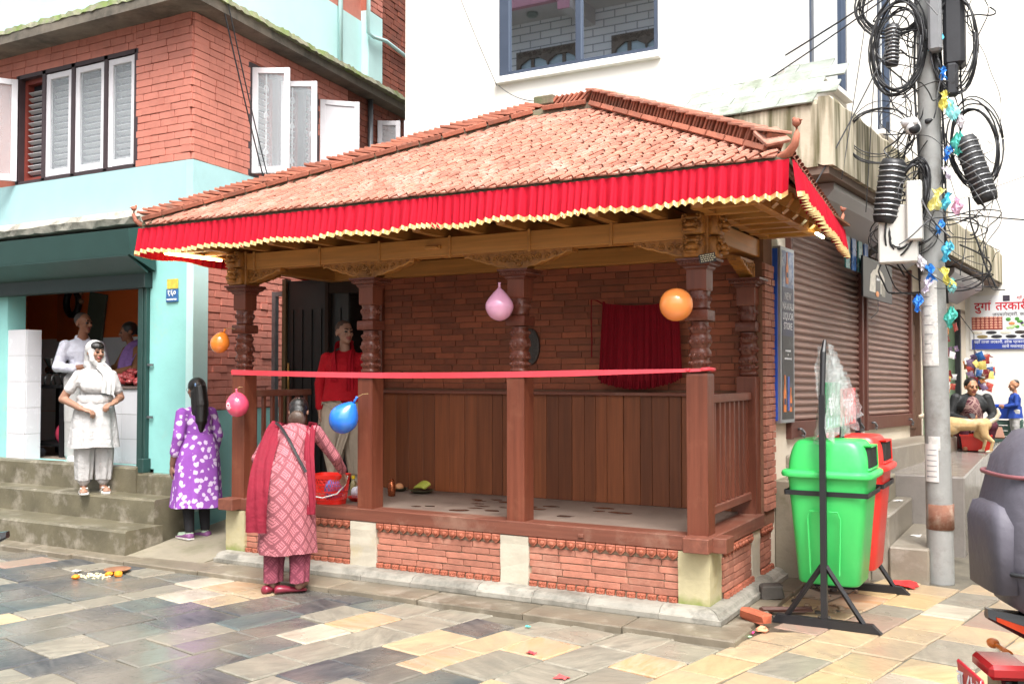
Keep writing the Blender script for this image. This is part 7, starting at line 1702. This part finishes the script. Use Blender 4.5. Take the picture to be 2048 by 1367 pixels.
# ================================================================ SNACK SHOP GOODS AND CRATES
m_tub = M('red_tub', '#d23428', .35, .06); m_btub = M('blue_tub', '#2a55c4', .35, .06); m_crg = M('green_crate', '#4d6a60', .5, .12)
def tub(label, loc, w, d, h, mat, rz=0):
    mb = MB(); R_ = lambda k, z: [(-w * k, -d * k, z), (w * k, -d * k, z), (w * k, d * k, z), (-w * k, d * k, z)]
    mb.loft([R_(.86, .01), R_(1, h), R_(1.06, h), R_(1.06, h - .02), R_(1.02, h - .02)], cap=False); mb.loft([R_(.86, .01), R_(.955, h)], cap=False); mb.add(R_(.86, .012), [(0, 1, 2, 3)])
    tag(mb.obj('tub', mat, None, loc=loc, rot=(0, 0, rz)), label, 'tub')
tub('red plastic tub on the platform behind the dog', (1.20, 6.72, .70), .17, .13, .20, m_tub, .1); tub('blue plastic tub on top of the green crate', (1.40, 8.75, 1.005), .19, .15, .20, m_btub)
def crate(label, loc, w, d, h, mat, rz=0, tilt=0):
    t = thing('crate', label, 'crate', loc, rz); t.rotation_euler = (tilt, 0, rz)
    for s in (-1, 1):
        for k in range(4): MB().box(-w, s * d - .008, .01 + k * h / 4, w, s * d + .008, .01 + k * h / 4 + h * .16).obj('slat', mat, t); MB().box(s * w - .008, -d, .01 + k * h / 4, s * w + .008, d, .01 + k * h / 4 + h * .16).obj('slat', mat, t)
        for q in (-1, -.33, .33, 1): MB().box(q * (w - .012) - .012, s * (d + .004) - .006, 0, q * (w - .012) + .012, s * (d + .004) + .006, h).obj('upright', mat, t)
    MB().box(-w, -d, 0, w, d, .012).obj('base', mat, t)
crate('green slatted plastic crate under the blue tub', (1.40, 8.72, .70), .24, .17, .30, m_crg); crate('grey tilted crate lying beside the pole foot', (.98, 7.2, .72), .15, .12, .22, M('grey_crate', '#8b8478', .6, .15), .3, .35)
mb = MB(); mb.box(-.16, -.12, 0, .16, .12, .02, T=TR((0, 0, .2), (.5, 0, .2))); tag(mb.obj('cardboard_sheet', M('cardboard', '#8a6452', .8, .1), None, loc=(1.33, 7.0, .70)), 'brown cardboard leaning behind the red tub', 'cardboard')
pk = [('red', '#a8433c'), ('orange', '#c98452'), ('yellow', '#c9b565'), ('green', '#5d9a3c'), ('violet', '#6a5570'), ('white', '#d5d3d2'), ('maroon', '#6b2328'), ('blue', '#6a90b4')]
r0 = random.Random(9)
def packet(c, loc, s, rot):
    q, hexc = c; mb = MB(); rows = []
    for a in range(5): rows.append([((b_ / 3 - .5) * s * (1 + .08 * abs(a - 2)), -.018 * math.sin(math.pi * a / 4) * math.sin(math.pi * b_ / 3) * (s / .1), (a / 4 - .5) * s * 1.35) for b_ in range(4)])
    mb.loft(rows, cap=False, close=False); mb.loft([[(x, -y + .004, z) for x, y, z in r_] for r_ in rows], cap=False, close=False)
    o = mb.obj('snack_packet', M('packet_' + q, hexc, .25, .35, 25, .2, 40, dirt='#d9cfae', dscale=22, damt=.25), None, True, loc=loc, rot=rot)
    tag(o, q + ' snack packet hanging in the bunch at the snack shop', 'packet', q + ' snack packets at the shop')
def lw(x, y, z): return RB @ Vector((x, y, z))
for k in range(50): packet(r0.choice(pk), lw(r0.uniform(.0, .10), r0.uniform(5.9, 6.9), r0.uniform(1.55, 2.45)), r0.uniform(.055, .09), (r0.uniform(-.2, .2), r0.uniform(-.4, .4), r0.uniform(.3, 1.2)))
for k in range(48): packet(r0.choice(pk), lw(.25 + r0.uniform(-.05, .25), 7.0 + r0.uniform(-.25, .35), r0.uniform(1.55, 2.0)), r0.uniform(.06, .10), (r0.uniform(-.3, .3), r0.uniform(-.6, .6), r0.uniform(-.2, .9)))
mb = MB(); mb.tube([lw(.3, 7.0, 1.6), lw(.3, 7.0, 2.3), lw(.1, 7.0, 2.6)], .006, 5); tag(mb.obj('hanging_string', m_cab), 'string holding the bunch of snack packets', 'string')
o = MB().box(-.01, 0, 0, .01, .5, .30, c=.003).obj('shop_poster', M('poster_violet', '#3a2568', .4, .1)); o.matrix_world = RB @ TR((-.02, 7.62, 1.15)); tag(o, 'violet advertising poster low on the snack shop wall', 'poster')
# ================================================================ MOTORBIKE WITH BACKPACK
m_bk = M('bike_black', '#17181a', .25, .1, 5, 0, spec=.6); m_rub_ = M('tyre_rubber', '#1c1c1d', .8, .1, 20, .3); m_orn = M('bike_orange', '#d8441c', .3, .08, 5, 0); m_chr = M('bike_chrome', '#a9abad', .2, .1, 5, 0, metal=.9)
def motorbike(label, loc, rz, accent, plate=True):
    """rear tip of the tail near local x=0, bike points to +x"""
    t = thing('motorbike', label, 'motorbike', loc, rz)
    def wheel(x):
        mb = MB(); mb.tube([(x + .27 * math.cos(a * math.pi / 16), 0, .30 + .27 * math.sin(a * math.pi / 16)) for a in range(33)], .052, 8, cap=False); w_ = mb.obj('wheel', m_rub_, t, True)
        mb = MB(); mb.tube([(x + .20 * math.cos(a * math.pi / 16), 0, .30 + .20 * math.sin(a * math.pi / 16)) for a in range(33)], .018, 6, cap=False)
        for k in range(6): mb.tube([(x, 0, .30), (x + .2 * math.cos(k * 1.047), 0, .30 + .2 * math.sin(k * 1.047))], .014, 5)
        mb.obj('rim', m_chr, w_, True)
    wheel(.44); wheel(1.62)
    mb = MB(); mb.loft([[(x, y * w_, z0 + (z1 - z0) * q) for y, q in ((-1, .2), (-.7, 1), (.7, 1), (1, .2), (.6, 0), (-.6, 0))] for x, w_, z0, z1 in ((0, .02, .92, .95), (.15, .07, .84, .93), (.40, .11, .72, .88), (.62, .12, .66, .82))]); mb.obj('tail_fairing', m_bk, t)
    for s in (-1, 1):
        mb = MB(); mb.loft([[(x, s * (w_ + .004), z0), (x, s * (w_ + .012), z0 + .0), (x, s * (w_ + .012), z1), (x, s * (w_ + .004), z1)] for x, w_, z0, z1 in ((.02, .02, .918, .930), (.15, .072, .862, .895), (.40, .108, .775, .83), (.62, .12, .72, .77))]); mb.obj('stripe', accent, t)
    mb = MB(); mb.loft([[(x, y * w_, z + h * q) for y, q in ((-1, 0), (-.9, 1), (0, 1.15), (.9, 1), (1, 0))] for x, w_, z, h in ((.12, .10, .93, .03), (.35, .13, .87, .06), (.60, .14, .80, .07), (.95, .12, .78, .06), (1.0, .09, .80, .04))]); mb.obj('seat', M('seat_vinyl', '#1b1b1d', .55, .1, 20, .2), t, True)
    mb = MB(); mb.loft([[(x, y * w_, z + h * q) for y, q in ((-1, .3), (-.8, .9), (0, 1), (.8, .9), (1, .3), (.7, 0), (-.7, 0))] for x, w_, z, h in ((.92, .10, .74, .14), (1.05, .16, .74, .24), (1.25, .17, .76, .24), (1.42, .09, .80, .14))]); mb.obj('fuel_tank', accent, t, True)
    MB().box(.70, -.13, .26, 1.20, .13, .66, c=.05).obj('engine', m_chr, t)
    mb = MB(); mb.tube([(1.62, -.09, .30), (1.42, -.09, .88)], .025, 8); mb.tube([(1.62, .09, .30), (1.42, .09, .88)], .025, 8); mb.obj('fork', m_chr, t, True)
    mb = MB(); mb.tube([(1.28, -.36, 1.03), (1.36, -.15, 1.0), (1.40, 0, .96), (1.36, .15, 1.0), (1.28, .36, 1.03)], .014, 8); mb.obj('handlebar', m_bk, t, True)
    mb = MB(); mb.ell((1.58, 0, .86), (.09, .10, .11), 14, 10); mb.obj('headlamp', m_bk, t, True)
    mb = MB(); mb.tube([(.32, -.16, .36), (.62, -.15, .34), (1.0, -.12, .32)], [.055, .05, .025], 10); mb.obj('exhaust', m_chr, t, True)
    if not plate: return t
    mb = MB(); mb.box(-.02, -.085, .755, .10, .085, .80, c=.012); mb.obj('tail_light', M('tail_red', '#8f1f22', .2, .05, 5, 0), t)
    mb = MB(); mb.box(.02, -.07, .60, .05, .07, .76, c=.01); mb.box(.05, -.05, .5, .20, .05, .78, c=.02); mb.obj('mudguard', m_bk, t)
    for s in (-1, 1):
        mb = MB(); mb.tube([(.10, s * .09, .79), (.09, s * .20, .79)], .008, 6); mb.ell((.09, s * .215, .79), (.02, .026, .016), 10, 6); mb.obj('indicator', M('indicator_amber', '#d8742a', .3), t, True)
    pl_ = MB().box(.05, -.11, .60, .062, .11, .765, T=TR((0, 0, 0), (0, R(-8), 0)), c=.004).obj('number_plate', M('plate_red', '#b51f2e', .45, .05), t)
    Tt = TR((-.112, 0, .62), (R(90 - 0), 0, R(-90))) 
    for k, s in enumerate(('बा. ८५ प', '३') if plate else ()): text('lettering', s, .068, m_sw, pl_, TR((.050 - .1435 * (.725 - k * .08) , 0, .722 - k * .08), (R(90), R(-8), R(-90))), .001, bold=.001)
    return t
mbk = motorbike('black motorbike with orange stripe and red number plate carrying the backpack', (1.95, -3.14, ZS), R(22), m_orn)
motorbike('dark motorbike with grey trim parked in front of the shop steps', (-2.03, -3.68, ZS), R(209), M('bike_grey', '#7d8481', .3, .08, 5, 0), False)
m_bag = M('charcoal_nylon', '#55525c', .6, .12, 8, .35, 22, dist=.012); m_zip = M('bag_piping', '#7d4a4e', .6)
bg_ = thing('backpack', 'big charcoal camera backpack resting on the motorbike seat', 'backpack', (2.20, -3.02, .915), R(22)); bg_.scale = (1.12, 1.12, 1.12)
def bagring(z, w, d, n=28, p=.55, cx=0): return [(cx + math.copysign(abs(math.cos(2 * math.pi * i / n)) ** p, math.cos(2 * math.pi * i / n)) * w, math.copysign(abs(math.sin(2 * math.pi * i / n)) ** p, math.sin(2 * math.pi * i / n)) * d, z) for i in range(n)]
mb = MB(); mb.loft([bagring(0, .15, .12), bagring(.03, .20, .155), bagring(.15, .235, .17), bagring(.30, .235, .17), bagring(.42, .215, .155, cx=.01), bagring(.49, .17, .12, cx=.02), bagring(.52, .08, .06, cx=.03)]); mb.obj('main_body', m_bag, bg_, True)
mb = MB(); mb.loft([[(x, y, z) for x, y, z in bagring(zz, w, d, p=.5)] for zz, w, d in ((-.0, .02, .09), (.0, .035, .12), (.18, .04, .125), (.225, .03, .10), (.235, .01, .06))], T=TR((-.222, 0, .07))); mb.obj('side_pocket', m_bag, bg_, True)
mb = MB(); mb.loft([[(x, y, z) for x, y, z in bagring(zz, w, d, p=.5)] for zz, w, d in ((0, .10, .02), (.0, .15, .04), (.22, .15, .045), (.26, .12, .03), (.27, .06, .01))], T=TR((.0, -.165, .04))); mb.obj('front_pocket', m_bag, bg_, True)
mb = MB(); mb.tube([Vector(p) * 1.006 for p in bagring(.375, .225, .162)] + [Vector(bagring(.375, .225, .162)[0]) * 1.006], .006, 6); mb.obj('red_piping', m_zip, bg_, True)
mb = MB(); mb.tube([Vector(p) * 1.006 for p in bagring(.125, .236, .172)], .006, 6); mb.tube([(-.09, -.212, .09), (-.09, -.215, .27), (.0, -.22, .30), (.1, -.215, .27), (.1, -.212, .09)], .005, 6); mb.obj('zip', m_cab, bg_, True)
mb = MB(); mb.tube([(.18, -.14, .46), (.26, -.17, .30), (.27, -.15, .10)], .022, 6); mb.tube([(.05, 0, .51), (.06, 0, .56), (.10, 0, .56), (.11, 0, .50)], .010, 6); mb.obj('strap', m_cab, bg_, True)
